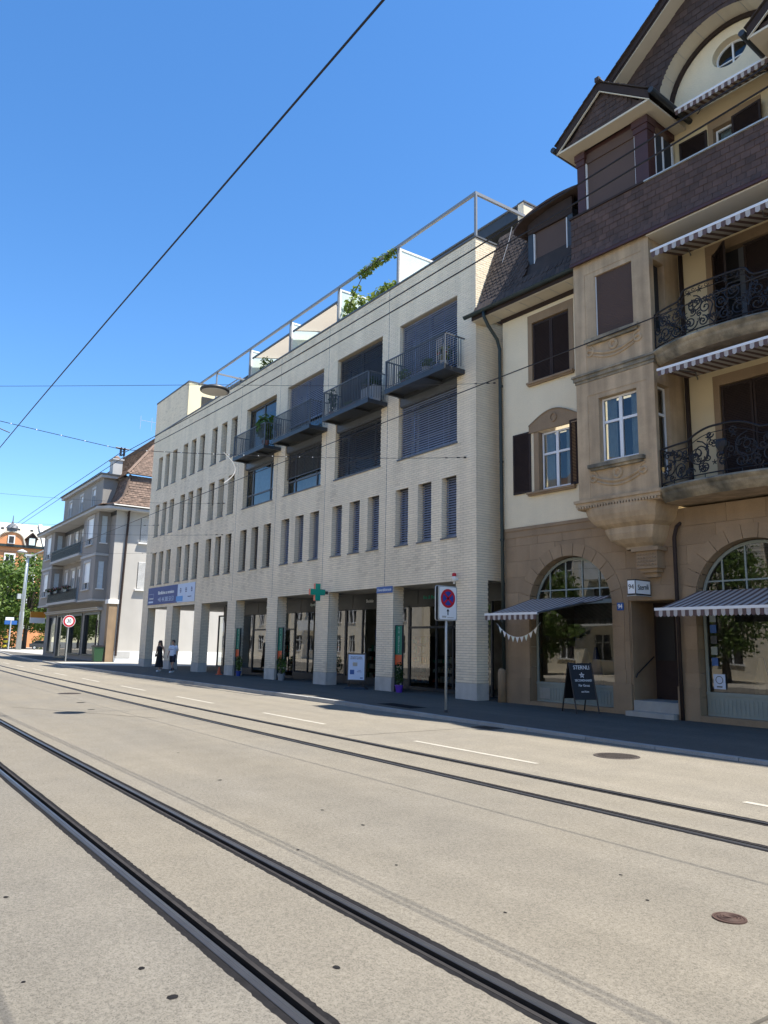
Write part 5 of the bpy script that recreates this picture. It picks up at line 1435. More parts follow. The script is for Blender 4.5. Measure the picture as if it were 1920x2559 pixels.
# chalk A-board
t = thing('chalkboard', 'black folding chalkboard with white handwriting on the pavement before the shop window', 'sign board', (-14.22, 16.72, .07), math.radians(68))
def panel(s):
    m2 = MB(); a = .22; w = .34
    lo, hi = .36, 1.32
    P_ = lambda x, z: (x, s*(-.42+.40*(z/1.32)), z)
    m2.hexa([P_(-w, lo), P_(w, lo), tuple(Vector(P_(w, lo))+Vector((0, .02, 0))), tuple(Vector(P_(-w, lo))+Vector((0, .02, 0))), P_(-w, hi), P_(w, hi), tuple(Vector(P_(w, hi))+Vector((0, .02, 0))), tuple(Vector(P_(-w, hi))+Vector((0, .02, 0)))])
    return m2
for s in (1, -1):
    obj('board', panel(s), M['black'], t)
    for x in (-.33, .33):
        m2 = MB(); m2.tube([(x, s*-.42, 0), (x, s*-.02, 1.34)], .022, 4); obj('leg', m2, M['black'], t)
tilt = math.atan2(.40, 1.32)
for tx, sz, h in (('STERNLI', .155, 1.20), ('★', .16, 1.0), ('SECONDHAND', .085, .86), ('Für Gross', .095, .73), ('und Klein', .07, .57)):
    if tx == '★':
        m2 = MB()
        for k in range(5):
            a, b = 2*math.pi*k*2/5+math.pi/2, 2*math.pi*(k+1)*2/5+math.pi/2
            f_ = lambda q: (.075*math.cos(q), -.42+.40*((h+.075*math.sin(q))/1.32)-.006, h+.075*math.sin(q)); m2.tube([f_(a), f_(b)], .006, 4)
        obj('chalk_star', m2, M['signwhite'], t)
    else:
        o = lettering(tx, sz, M['signwhite'], t, (0.02, -.42+.40*(h/1.32)-.007, h), sx=.85)
        o.rotation_euler = (math.pi/2-tilt, 0, 0)
# ---- pavement furniture in front of the brick block
t = thing('no_stopping_sign', 'no stopping sign with arrow on a galvanised post at the kerb', 'traffic sign', (-15.62, 13.13, .09), 0)
mb = MB(); mb.tube([(0, 0, 0), (0, 0, 3.25)], .033, 10); obj('post', mb, M['galv'], t, None, True)
mb = MB(); mb.lathe([(.05, 0), (.05, .05), (.036, .06)], (0, 0, 0), 10); obj('base_collar', mb, M['dark'], t)
def rrect(y0, y1, z0, z1, r=.05):
    P_ = []
    for cy_, cz, a0 in ((y1-r, z0+r, -90), (y1-r, z1-r, 0), (y0+r, z1-r, 90), (y0+r, z0+r, 180)):
        for q in range(5): a = math.radians(a0+22.5*q); P_.append((cy_+r*math.cos(a), cz+r*math.sin(a)))
    return P_
mb = MB(); mb.prism([(.06, y, z) for y, z in rrect(-.32, .32, 2.36, 3.27)], (-.018, 0, 0)); obj('plate', mb, M['galv'], t)
mb = MB(); mb.prism([(.064, y, z) for y, z in rrect(-.29, .29, 2.39, 3.24)], (-.003, 0, 0)); obj('plate_face', mb, M['signwhite'], t)
mb = MB(); mb.prism([(-.06, y, z) for y, z in rrect(-.32, .32, 2.36, 3.27)], (-.018, 0, 0)); obj('plate', mb, M['dark'], t)
mb = MB(); mb.tube([(-.07, y, z) for y, z in rrect(-.32, .32, 2.36, 3.27)], .014, 5, closed=True); obj('plate_rim', mb, M['galv'], t)
def disc(mb_, x, r, cz, n=28, cy_=0., mi=0): mb_.prism([(x, cy_+r*math.cos(2*math.pi*k/n), cz+r*math.sin(2*math.pi*k/n)) for k in range(n)], (-.003, 0, 0), mi)
CZ = 2.94
mb = MB(); disc(mb, .069, .25, CZ); obj('red_disc', mb, M['signred'], t)
mb = MB(); disc(mb, .073, .185, CZ); obj('blue_disc', mb, M['signblue'], t)
for a in (45, 135):
    c, s = math.cos(math.radians(a)), math.sin(math.radians(a)); w = .026; L_ = .195
    mb = MB(); mb.prism([(.077, c*L_-s*w, CZ+s*L_+c*w), (.077, -c*L_-s*w, CZ-s*L_+c*w), (.077, -c*L_+s*w, CZ-s*L_-c*w), (.077, c*L_+s*w, CZ+s*L_-c*w)], (-.003, 0, 0)); obj('red_bar', mb, M['signred'], t)
mb = MB(); mb.prism([(.069, -.015, 2.5), (.069, .015, 2.5), (.069, .015, 2.6), (.069, .05, 2.6), (.069, 0, 2.67), (.069, -.05, 2.6), (.069, -.015, 2.6)], (-.003, 0, 0)); obj('arrow', mb, M['black'], t)
mb = MB(); mb.box(.066, .069, -.2, -.06, 2.43, 2.48); mb.box(.066, .069, -.02, .2, 2.43, 2.445); obj('sticker', mb, M['greytrim'], t)
# poster stand
t = thing('poster_stand', 'freestanding framed pharmacy poster on a black base before the brick arcade', 'sign board', (-24.75, 16.35, .12), math.radians(40))
mb = MB(); mb.hexa([(-.45, -.25, 0), (.45, -.25, 0), (.45, .25, 0), (-.45, .25, 0), (-.36, -.16, .09), (.36, -.16, .09), (.36, .16, .09), (-.36, .16, .09)]); obj('base', mb, M['black'], t)
mb = MB(); mb.box(-.3, -.25, -.02, .02, .09, .32); mb.box(.25, .3, -.02, .02, .09, .32); obj('strut', mb, M['black'], t)
mb = MB(); mb.prism([(x, -.03, z) for x, z in rrect(-.37, .37, .30, 1.34, .04)], (0, .06, 0)); obj('frame', mb, M['dark'], t)
mb = MB(); mb.box(-.32, .32, -.036, -.03, .35, 1.29); obj('poster', mb, M['bannerpale'], t)
lettering('Aktuelle Produkte\naus Ihrer Apotheke', .062, M['dark'], t, (0, -.04, 1.17)); mb = MB(); mb.box(-.14, .04, -.04, -.036, .86, 1.0); obj('poster_print', mb, M['canvas'], t)
mb = MB(); mb.box(-.25, -.08, -.04, -.036, .55, .72); obj('poster_print', mb, M['plateblue'], t); mb = MB(); mb.box(.16, .27, -.04, -.036, .40, .44); obj('poster_print', mb, M['plateblue'], t); lettering('Gratis\nBeratung', .05, M['plateblue'], t, (.12, -.04, .68))
# pharmacy cross
t = thing('pharmacy_cross', 'green pharmacy cross sign projecting from the brick wall', 'sign', (-27.75, YB, 3.57), 0)
def cross(s, a=.36, b=.125): return [(-b*s, -a*s), (b*s, -a*s), (b*s, -b*s), (a*s, -b*s), (a*s, b*s), (b*s, b*s), (b*s, a*s), (-b*s, a*s), (-b*s, b*s), (-a*s, b*s), (-a*s, -b*s), (-b*s, -b*s)]
mb = MB(); mb.prism([(.07, -.52+y, .36+z) for y, z in cross(1.0)], (-.14, 0, 0)); obj('body', mb, M['neon'], t)
for x in (.072, -.075):
    mb = MB(); mb.prism([(x+.004, -.52+y, .36+z) for y, z in cross(.985)], (-.004, 0, 0)); obj('face', mb, M['green'], t)
mb = MB(); mb.box(-.03, .03, -.17, 0, .3, .42); obj('bracket', mb, M['dark'], t)
# siren
t = thing('alarm_siren', 'small red and white alarm beacon above the rightmost arcade bay', 'alarm', (-19.36, YB-.16, 3.92), 0)
mb = MB(); mb.lathe([(.075, 0), (.075, .16), (.07, .17)], (0, 0, 0), 14); obj('body', mb, M['white'], t, None, True); mb = MB(); mb.lathe([(.072, .172), (.072, .26), (.05, .285)], (0, 0, 0), 14); obj('lens', mb, M['signred'], t, None, True)
mb = MB(); mb.box(-.03, .03, 0, .16, .05, .12); mb.box(-.02, .02, -.02, .02, -.08, 0); obj('bracket', mb, M['white'], t)
# orange traffic cone leaning on a pier
t = thing('traffic_cone', 'small orange cone beside the foot of a brick pier', 'cone', (-38.2, YB-.18, .12), 0)
mb = MB(); mb.box(-.14, .14, -.14, .14, 0, .03); mb.lathe([(.1, .03), (.03, .38), (.025, .4)], (0, 0, 0), 12); obj('body', mb, M['orange'], t)

# ------------------------------------------------------------------ foliage
def leaves(mb, c, rad, n, size, r, up=.3, shell=.0):
    for _ in range(n):
        while True:
            d = Vector((r.uniform(-1, 1), r.uniform(-1, 1), r.uniform(-1, 1)))
            if shell < d.length < 1: break
        p = Vector((c[0]+d.x*rad[0], c[1]+d.y*rad[1], c[2]+d.z*rad[2])); s = size*r.uniform(.6, 1.3)
        nrm = (d+Vector((r.uniform(-1, 1), r.uniform(-1, 1), r.uniform(-.4, 1)+up))).normalized()
        a = nrm.orthogonal().normalized(); a.rotate(Matrix.Rotation(r.uniform(0, 6.28), 3, nrm)); b = nrm.cross(a)
        mb.quad(p-a*s*.5, p+b*s*.28, p+a*s*.5, p-b*s*.28)
def potplant(label, loc, pot, h, leafm, seed, potm, ph=.28, pr=.14, spread=.25, group=None, box=None, bloom=0, z0=0., ls=.12):
    t = thing('potted_plant', label, 'plant', loc, 0, group); r = random.Random(seed)
    mb = MB()
    if box: mb.box(-box[0]/2, box[0]/2, -box[1]/2, box[1]/2, 0, ph)
    else: mb.lathe([(pr*.72, 0), (pr, ph), (pr*1.06, ph), (pr*1.06, ph*.88)], (0, 0, 0), 12)
    obj('pot', mb, potm, t)
    mb = MB()
    for k in range(5): mb.tube([(r.uniform(-.04, .04), r.uniform(-.04, .04), ph*.9), (r.uniform(-spread, spread)*.6, r.uniform(-spread, spread)*.6, ph+h*r.uniform(.5, .85))], .008, 4)
    obj('stem', mb, M['bark'], t)
    mb = MB(); leaves(mb, (0, 0, ph+h*.55), (spread, spread*.8, h*.55), int(90+h*120), ls, r); obj('foliage', mb, leafm, t)
    if bloom:
        mb = MB(); leaves(mb, (0, 0, ph+h*.6), (spread, spread*.8, h*.5), bloom, .09, r); obj('blossom', mb, M['bloom'], t)
    return t
zb = 11.28
potplant('potted flowers with red bloom at the right end of the rightmost iron balcony', (-19.45, yf+.35, zb), 0, .55, M['leafA'], 1, M['zinc'], .3, .16, .3, bloom=10)
potplant('low green plant in a tub at the middle of the rightmost iron balcony', (-20.4, yf+.35, zb), 0, .35, M['leafA'], 2, M['zinc'], .35, .2, .3)
potplant('bushy pale plant at the left end of the rightmost iron balcony', (-21.7, yf+.3, zb), 0, .45, M['leafB'], 3, M['terra'], .2, .13, .3)
potplant('dark shrub in a pale trough at the right end of the second iron balcony', (-24.1, yf+.42, zb), 0, .45, M['leafC'], 4, M['zinc'], .62, .2, .45, box=(.9, .35))
potplant('upright conifer shrub at the left end of the second iron balcony', (-26.8, yf+.3, zb), 0, 1.0, M['leafC'], 5, M['terra'], .25, .14, .22)
potplant('row of low terracotta plants along the second iron balcony rail', (-25.4, yf+.28, zb), 0, .14, M['leafA'], 6, M['terra'], .18, .1, .3, box=(1.1, .16))
potplant('tall leafy palm plant on the leftmost iron balcony', (-33.3, yf+.4, zb), 0, 1.3, M['leafA'], 7, M['terra'], .4, .18, .6, ls=.3)
potplant('small plant in a purple pot beside the shop door in the arcade', (-22.55, YB-.02, .12), 0, .75, M['leafC'], 8, M['purple'], .26, .15, .2)
potplant('bushy plant in a grey pot beside the second green banner board', (-31.7, YB+.05, .12), 0, .8, M['leafA'], 9, M['zinc'], .3, .18, .3)
potplant('small plant in a blue pot beside the leftmost green banner board', (-36.3, YB+.05, .12), 0, .7, M['leafA'], 10, M['signblue'], .25, .14, .2)
potplant('green shrub on the roof terrace behind the left frosted glass divider', (-35.9, YB+.6, ZT-.2), 0, .95, M['leafA'], 12, M['zinc'], .3, .2, .45, ls=.2)
potplant('red flowering plant on the far end of the roof terrace', (-40.7, YB+.5, ZT-.1), 0, .5, M['leafC'], 13, M['terra'], .25, .16, .4, bloom=70)
# vine over the roof frame
t = thing('climbing_vine', 'leafy vine climbing along the roof terrace frame and glass divider', 'plant', (-26.2, YB+.4, ZT))
r = random.Random(31); mb = MB()
vpts = [Vector((-27.3, YB+.25, 16.1)), Vector((-27.0, YB+.2, 16.7)), Vector((-26.4, YB+.16, 17.2)), Vector((-25.7, YB+.1, 17.7)), Vector((-24.8, YB+.08, 17.82)), Vector((-23.5, YB+.08, 17.7))]
mb.tube([tuple(p-t.location) for p in vpts], .018, 5); obj('stem', mb, M['bark'], t)
mb = MB()
for k, p in enumerate(vpts):
    q = p-t.location; leaves(mb, q, (.35, .2, .22), 30 if k < 3 else 46, .2, r)
for c, rad, n in (((-27.1, YB+.5, 16.7), (.75, .35, .75), 240), ((-26.3, YB+.6, 16.6), (.5, .3, .5), 120), ((-25.0, YB+.5, 16.55), (.7, .35, .32), 150), ((-24.3, YB+.5, 16.6), (.55, .3, .3), 110), ((-25.4, YB+.15, 17.75), (.6, .2, .25), 110), ((-24.2, YB+.12, 17.75), (.7, .2, .22), 120)):
    leaves(mb, Vector(c)-t.location, rad, n, .21, r)
obj('foliage', mb, M['leafB'], t)

# ------------------------------------------------------------------ overhead wires
def wire(name, label, pts, r, m='ironwork', group=None, cat='wire', n=5):
    base = Vector(pts[0]); mb = MB(); mb.tube([tuple(Vector(p)-base) for p in pts], r, n)
    o = obj(name, mb, M[m], None, label=label, cat=cat, group=group); o.location = base; return o
def cat_(x0, x1, y, z, sag, n=26, wob=0.):
    return [(x0+(x1-x0)*k/n, y+cy(x0+(x1-x0)*k/n), z-sag*4*(k/n)*(1-k/n)) for k in range(n+1)]
XN = -17.8
wire('contact_wire', 'thick tram contact wire running high across the sky over the near track', cat_(30, -120, 2.47, 5.97, 0.0, 60), .0095)
wire('contact_wire', 'lower single tram contact wire over the far track crossing the brick facade', cat_(30, -120, 7.6, 5.72, 0.0, 60), .0085)
pa = [(20, 5.0, 6.35)]+[(4-1.2*k, 5.0, 5.98-.22*math.sin(math.pi*(k/18.2))) for k in range(19)]+[(XN-6*k, 5.0+cy(XN-6*k), 6.06-.0*k) for k in range(18)]
wire('feeder_wire', 'upper of the two close parallel wires above the brick roofline', [(x, y, z+.12) for x, y, z in pa], .008, group='paired wires')
wire('feeder_wire', 'lower of the two close parallel wires above the brick roofline', [(x, y+.03, z-.02) for x, y, z in pa], .008, group='paired wires')
def span(label, P, sag, r=.006, beads=0, m='ironwork'):
    P = [Vector(p) for p in P]; a = P[0]; pts = [a]
    for p, q in zip(P[:-1], P[1:]):
        for k in range(1, 17): pts.append(p.lerp(q, k/16)-Vector((0, 0, sag*4*(k/16)*(1-k/16))))
    t = thing('span_wire', label, 'wire', tuple(a)); mb = MB(); mb.tube([tuple(p-a) for p in pts], r, 5); obj('cable', mb, M[m], t)
    d = (pts[1]-pts[0]).normalized()
    for s0, s1, rr in ((0, .07, .03), (.3, .42, .022), (.9, 1.0, .018)): mb = MB(); mb.tube([tuple(d*s0), tuple(d*s1)], rr, 6); obj('anchor', mb, M['ironwork'], t)
    if beads:
        mb = MB()
        for k in range(beads):
            i = 8+(len(pts)-9)*k/beads; p = pts[int(i)].lerp(pts[min(len(pts)-1, int(i)+1)], i % 1)-a; mb.lathe([(.006, -.012), (.016, 0), (.006, .012)], tuple(p), 6)
        props(obj('insulator', mb, M['signwhite'], t), kind='stuff')
    return t
s1 = span('cross street span wire with white insulators fixed to the brick wall near its right corner', [(-18.95, YB-.02, 8.13), (XN, 5.0, 6.2), (-16.8, -9, 7.3)], .1, .0075, 40)
# clamp where the pair hangs from the span, and curved pull-off arm
t = thing('wire_clamp', 'dark clamp holding the paired wires to the span wire', 'clamp', (XN, 5.0, 6.1)); mb = MB(); mb.box(-.06, .06, -.05, -.03, -.05, .14); mb.box(-.06, .06, .03, .05, -.05, .14); mb.tube([(0, -.16, .13), (0, .16, .12)], .016, 6); mb.tube([(-.09, 0, -.03), (.09, 0, -.03)], .014, 6); obj('body', mb, M['ironwork'], t)
def pulloff(label, x, y0, y1, z0, z1, sgn, m='greytrim'):
    t = thing('pull_off_arm', label, 'wire bracket', (x, y0, z0)); mb = MB(); n = 10
    mb.tube([(0, 0, 0)]+[(0.02*k, (y1-y0)*(k/n)+sgn*.32*math.sin(math.pi*k/n), (z1-z0)*(k/n)) for k in range(1, n+1)], .010, 6); obj('arm', mb, M[m], t)
pulloff('curved white pull-off arm hanging from the span wire over the far track', -18.05, 7.63, 7.6, 6.62, 5.76, 1)
pulloff('curved dark pull-off arm at the left edge of the sky', -17.3, 2.2, 2.47, 6.42, 6.0, -1, 'ironwork')
span('upper cross street span wire fixed to the middle of the brick wall', [(-39.1, YB-.02, 9.41), (-38.5, -9, 9.0)], .8)
span('lower cross street span wire fixed to the middle of the brick wall', [(-39.1, YB-.02, 7.65), (-38.5, -9, 7.2)], .7)
span('upper cross street span wire fixed to the left end of the brick wall', [(-49.75, YB-.02, 9.44), (-49.5, -9, 9.2)], .8)
span('lower cross street span wire fixed to the left end of the brick wall', [(-49.8, YB-.02, 7.58), (-49.5, -9, 7.4)], .7)
span('long span wire carrying the oval street lamp between the houses', [(-17.95, 17.2, 10.6), (-17.45, 7.05, 8.16), (-30.6, -5.2, 9.15)], .06)
t = thing('street_lamp', 'oval disc street lamp hanging on a span wire in front of the brick tower', 'street lamp', (-17.45, 7.05, 7.98))
mb = MB(); mb.lathe([(.06, .16), (.2, .13), (.36, .06), (.37, .03), (.36, .0)], (0, 0, 0), 24); obj('housing', mb, M['dark'], t, None, True)
mb = MB(); mb.lathe([(.33, -.012), (.31, -.02), (.05, -.025)], (0, 0, 0), 24); obj('diffuser', mb, M['greytrim'], t, None, True)
mb = MB(); mb.tube([(0, 0, .12), (0, 0, .2)], .02, 5); obj('hanger', mb, M['ironwork'], t)
for x, lb in ((-100, 'far span wire with round loops above the orange house'),):
    span(lb, [(x, 40, 13.0), (x+4, -12, 12.6)], .9, .025)
t = thing('street_lamp', 'small far street lamp hanging above the orange house', 'street lamp', (-98.4, 16.9, 12.0)); mb = MB(); mb.lathe([(.1, .3), (.5, .1), (.6, .0), (.5, -.1)], (0, 0, 0), 14); obj('housing', mb, M['greytrim'], t, None, True)

# ------------------------------------------------------------------ grey house
GO = np.array([-73., 17.3, 0.])
GH = thing('grey_house', 'grey rendered apartment house with two oriels, mansard roof and corner shop', 'house', tuple(GO))
def G(name, mb, m, parent=GH, smooth=False, **kw): return obj(name, mb, m, parent, GO, smooth, **kw)
GX0, GX1, GY = -84.0, -61.8, 17.3
ZE = 12.15
mb = MB(); gw = [(GY+2.0, GY+3.2, 9.75, 11.7), (GY+2.0, GY+3.2, 5.95, 8.1)]
mb.holes(GY, GY+12, 0, ZE, gw, lambda a, b: (GX1, a, b)); G('gable_wall', mb, M['gable']); mb = MB(); mb.quad((GX0, GY, 0), (GX0, GY+12, 0), (GX0, GY+12, ZE), (GX0, GY, ZE)); G('end_wall', mb, M['gable'])
mb = MB(); mb.box(GX1-.01, GX1+.02, GY+.6, GY+12, 0, .98); G('white_plinth', mb, M['white'])
mb = MB(); mb.box(GX1+.02, GX1+.04, GY+.7, GY+1.9, .45, .95); G('vent_plate', mb, M['greytrim'])
fw = []
for zz in (5.85, 9.55): fw += [(-69.9, -68.9, zz, zz+2.3), (-72.6, -71.2, zz-.6, zz+2.3), (-75.0, -73.6, zz-.6, zz+2.3), (-77.3, -76.3, zz, zz+2.3)]
mb = MB(); mb.holes(GX0, GX1, 4.9, ZE, fw, lambda a, b: (a, GY, b)); G('front_wall', mb, M['greywall'])
def gwin(x0, x1, z0, z1, y, sh=.55, parent=GH):
    f = MB(); f.box(x0-.16, x0, y-.05, y+.15, z0, z1); f.box(x1, x1+.16, y-.05, y+.15, z0, z1); f.box(x0-.16, x1+.16, y-.05, y+.15, z1, z1+.22); f.box(x0-.22, x1+.22, y-.12, y+.15, z0-.12, z0)
    w = G('window', f, M['greytrim'], parent)
    b = MB(); b.box(x0, x1, y+.06, y+.09, z0+(z1-z0)*(1-sh), z1); G('roller_shutter', b, M['whiteframe'], w)
    f = MB(); m_ = (x0+x1)/2; f.box(x0, x0+.07, y+.1, y+.16, z0, z1); f.box(x1-.07, x1, y+.1, y+.16, z0, z1); f.box(m_-.05, m_+.05, y+.1, y+.16, z0, z1); f.box(x0, x1, y+.1, y+.16, z0, z0+.07); G('frame', f, M['whiteframe'], w)
    g = MB(); g.quad((x0, y+.14, z0), (x1, y+.14, z0), (x1, y+.14, z1), (x0, y+.14, z1)); G('pane', g, M['glass'], w)
    g = MB(); g.box(x0, x1, y+.4, y+.42, z0, z1); G('room', g, M['room'], w)
for a, b, c, d in fw: gwin(a, b, c, d, GY, .5 if c in (5.85, 9.55) else .25)
for k, (x0, x1) in enumerate(((-67.7, -63.2), (-83.2, -78.6))):
    yv = GY-1.0; ow_ = [(x0+1.3, x1-1.3, z, z+2.2) for z in (5.9, 9.6)]
    mb = MB(); mb.holes(x0, x1, 4.95, ZE, ow_, lambda a, b: (a, yv, b)); sdh = [(GY-.72, GY-.28, z, z+2.2) for z in (5.9, 9.6)]
    mb.holes(yv, GY, 4.95, ZE, sdh, lambda a, b: (x1, a, b)); mb.quad((x0, yv, 4.95), (x0, GY, 4.95), (x0, GY, ZE), (x0, yv, ZE)); mb.quad((x0, yv, 4.95), (x1, yv, 4.95), (x1, GY, 4.95), (x0, GY, 4.95))
    o = G('oriel', mb, M['greywall'])
    for z0, z1 in ((4.9, 5.05), (8.55, 8.75)): mb = MB(); mb.box(x0-.06, x1+.06, yv-.06, GY, z0, z1); G('band', mb, M['greytrim'], o)
    for a, b, c, d in ow_: gwin(a, b, c, d, yv, .75)
    for a, b, c, d in sdh:
        f = MB(); f.box(x1-.1, x1-.05, a, b, c, d); G('shutter', f, M['curtain'], o); f = MB(); f.box(x1-.02, x1+.1, a-.1, b+.1, c-.08, c); G('sill', f, M['white'], o)
# gable windows with white shutters
for a, b, c, d in gw:
    f = MB(); f.box(GX1-.1, GX1-.06, a, b, c, d); w = G('gable_window', f, M['room']); s = MB(); zz = c+.04
    while zz < d: s.box(GX1-.03, GX1+.03, a+.05, b-.05, zz, zz+.05); zz += .09
    props(G('slats', s, M['white'], w), kind='stuff'); f = MB(); f.box(GX1-.02, GX1+.22, a-.15, b+.15, c-.16, c-.04); G('sill', f, M['white'], w)
# balconies between the oriels
for z in (4.95, 8.9):
    mb = MB(); mb.box(-78.6, -67.7, GY-1.25, GY, z, z+.22); bl = G('balcony', mb, M['greytrim'])
    mb = MB(); mb.box(-78.6, -67.7, GY-1.2, GY-1.15, z+1.15, z+1.2); mb.box(-78.6, -67.7, GY-1.2, GY-1.15, z+.3, z+.34); G('handrail', mb, M['ironwork'], bl)
    br = MB(); br.box(-.035, .035, -.01, .01, 0, .95); bme = br.mesh('bar'); setmats(bme, M['ironwork'])
    for k in range(70): inst('bar', bme, bl, (-78.5+.155*k-GO[0], -1.18, z+.25))
for x in (-77.2, -74.6, -71.0):
    potplant({-77.2: 'pink flower box at the left of the lower balcony on the grey house', -74.6: 'pink flower box at the middle of the lower balcony on the grey house', -71.0: 'pink flower box at the right of the lower balcony on the grey house'}[x], (x, GY-1.28, 5.95), 0, .35, M['leafC'], int(-x), M['dark'], .2, .1, .55, box=(1.1, .2), bloom=60, group='flower boxes on the grey house', ls=.16)
# eaves, roof
ep = [(GX0-.5, GY-1.5), (-83.4, GY-1.5), (-78.4, GY-1.5), (-78.4, GY-1.5), (-67.9, GY-1.5), (-62.6, GY-1.5), (GX1+.85, GY-.5), (GX1+.85, GY+12)]
mb = MB(); mb.box(GX0-.5, GX1-.3, GY-1.5, GY+.2, ZE, ZE+.22); mb.hexa([(GX1-.3, GY-1.5, ZE), (GX1+.1, GY-1.2, ZE), (GX1+.85, GY-.5, ZE), (GX1-.3, GY-.5, ZE), (GX1-.3, GY-1.5, ZE+.22), (GX1+.1, GY-1.2, ZE+.22), (GX1+.85, GY-.5, ZE+.22), (GX1-.3, GY-.5, ZE+.22)]); mb.box(GX1-.3, GX1+.85, GY-.5, GY+12, ZE, ZE+.22); G('eaves', mb, M['greytrim'])
mb = MB(); mb.tube([(x, y, ZE+.28) for x, y in ep], .1, 6); mb.box(GX0, GX1, GY-.06, GY, ZE-.35, ZE); G('gutter', mb, M['dark'])
mb = MB(); mb.tube([(GX1+.12, GY+.95, ZE), (GX1+.12, GY+.75, .6)], .09, 8); mb.tube([(GX1+.55, GY+.9, ZE+.2), (GX1+.12, GY+.9, ZE-.4)], .08, 6); G('downpipe', mb, M['brown'])
# mansard (curved) : profile inset d -> z
prof_ = [(-.5, 12.45), (.05, 12.75), (.55, 13.3), (.85, 14.0), (1.05, 14.7), (1.2, 15.4)]
rt = MB(); core = MB(); rr_ = random.Random(8)
def tilerow(p0, p1, q0, q1, mbx, wd=.3):
    """rows of tiles between lower edge p0->p1 and upper edge q0->q1"""
    p0, p1, q0, q1 = map(Vector, (p0, p1, q0, q1)); rows = max(1, int(((q0-p0).length)/.2)); L_ = (p1-p0).length; n = int(L_/wd)
    nrm = (p1-p0).cross(q0-p0).normalized()
    for a in range(rows):
        t0, t1 = a/rows, (a+1.15)/rows
        for b in range(n):
            s0, s1 = (b+.04+(.5 if a % 2 else 0))/n, (b+.96+(.5 if a % 2 else 0))/n
            if s1 > 1: s1 = 1
            if s0 >= s1: continue
            A, Bq = p0.lerp(p1, s0).lerp(q0.lerp(q1, s0), t0), p0.lerp(p1, s1).lerp(q0.lerp(q1, s1), t0)
            Cq, D = p0.lerp(p1, s1).lerp(q0.lerp(q1, s1), t1), p0.lerp(p1, s0).lerp(q0.lerp(q1, s0), t1)
            h = nrm*(.05+rr_.uniform(-.01, .01)); mbx.hexa([A, Bq, Cq, D, A+h, Bq+h, Cq+nrm*.012, D+nrm*.012])
for (d0, z0), (d1, z1) in zip(prof_[:-1], prof_[1:]):
    tilerow((GX1-d0, GY+d0, z0), (GX1-d0, GY+11.5, z0), (GX1-d1, GY+d1, z1), (GX1-d1, GY+11.5, z1), rt)
    tilerow((GX0+d0, GY+d0-.9*(d0 < 0), z0), (GX1-d0, GY+d0-.9*(d0 < 0), z0), (GX0+d1, GY+d1, z1), (GX1-d1, GY+d1, z1), rt, .4)
    core.quad((GX1-d0, GY+d0, z0), (GX1-d0, GY+11.5, z0), (GX1-d1, GY+11.5, z1), (GX1-d1, GY+d1, z1)); core.quad((GX0+d0, GY+d0, z0), (GX1-d0, GY+d0, z0), (GX1-d1, GY+d1, z1), (GX0+d1, GY+d1, z1))
tilerow((GX1-.9, GY+.9, 15.5), (GX1-.9, GY+11.5, 15.5), (GX1-4.5, GY+5.2, 20.6), (GX1-4.5, GY+8, 20.6), rt)
tilerow((GX0+.9, GY+.9, 15.5), (GX1-.9, GY+.9, 15.5), (GX0+4.5, GY+5.2, 20.6), (GX1-4.5, GY+5.2, 20.6), rt, .5)
core.quad((GX1-.9, GY+.9, 15.45), (GX1-.9, GY+11.5, 15.45), (GX1-4.5, GY+8, 20.55), (GX1-4.5, GY+5.2, 20.55)); core.quad((GX0+.9, GY+.9, 15.45), (GX1-.9, GY+.9, 15.45), (GX1-4.5, GY+5.2, 20.55), (GX0+4.5, GY+5.2, 20.55)); core.quad((GX0+.2, GY+.9, 12.3), (GX0+.9, GY+.9, 15.45), (GX0+4.5, GY+5.2, 20.55), (GX0+.5, GY+9, 12.3))
rfm = G('roof', core, M['tile']); props(G('roof_tiles', rt, M['tilered'], rfm), kind='stuff')
mb = MB(); mb.tube([(GX1-d, GY+d, z+.06) for d, z in prof_], .11, 6); mb.tube([(GX1-.9, GY+.9, 15.55), (GX1-4.5, GY+5.2, 20.65), (GX1-4.5, GY+8, 20.65)], .12, 6); mb.tube([(GX1-4.5, GY+5.2, 20.65), (GX0+4.5, GY+5.2, 20.65)], .12, 6); G('ridge_tile', mb, M['tilered'], rfm)
# wide front dormer
DX0, DX1, DY = -79.9, -66.1, GY-.1
dw = [(-77.7, -76.7, 13.45, 14.95), (-73.5, -72.5, 13.45, 14.95), (-69.3, -68.3, 13.45, 14.95)]
mb = MB(); mb.holes(DX0, DX1, 12.9, 15.55, dw, lambda a, b: (a, DY, b)); mb.quad((DX1, DY, 12.9), (DX1, GY+1.5, 12.9), (DX1, GY+1.5, 15.55), (DX1, DY, 15.55)); mb.quad((DX0, DY, 12.9), (DX0, GY+1.5, 12.9), (DX0, GY+1.5, 15.55), (DX0, DY, 15.55)); dm = G('wide_dormer', mb, M['greywall'])
for a, b, c, d in dw: gwin(a, b, c, d, DY, .35)
mb = MB(); mb.box(DX0-.3, DX1+.3, DY-.3, GY+1.8, 15.55, 15.8); G('cornice', mb, M['greytrim'], dm); mb = MB(); mb.box(DX0-.4, DX1+.4, DY-.42, GY+2, 15.8, 15.92); G('flat_roof', mb, M['dark'], dm)
mb = MB(); mb.box(-67.2, -66.2, GY+.6, GY+1.4, 15.9, 17.3); mb.box(-67.3, -66.1, GY+.5, GY+1.5, 17.3, 17.42); ch = G('chimney', mb, M['greytrim']); mb = MB(); mb.lathe([(.3, 17.42), (.3, 17.6), (.15, 17.75)], (-66.7, GY+1.0, 0), 10); G('chimney_cap', mb, M['tilered'], ch)
mb = MB()
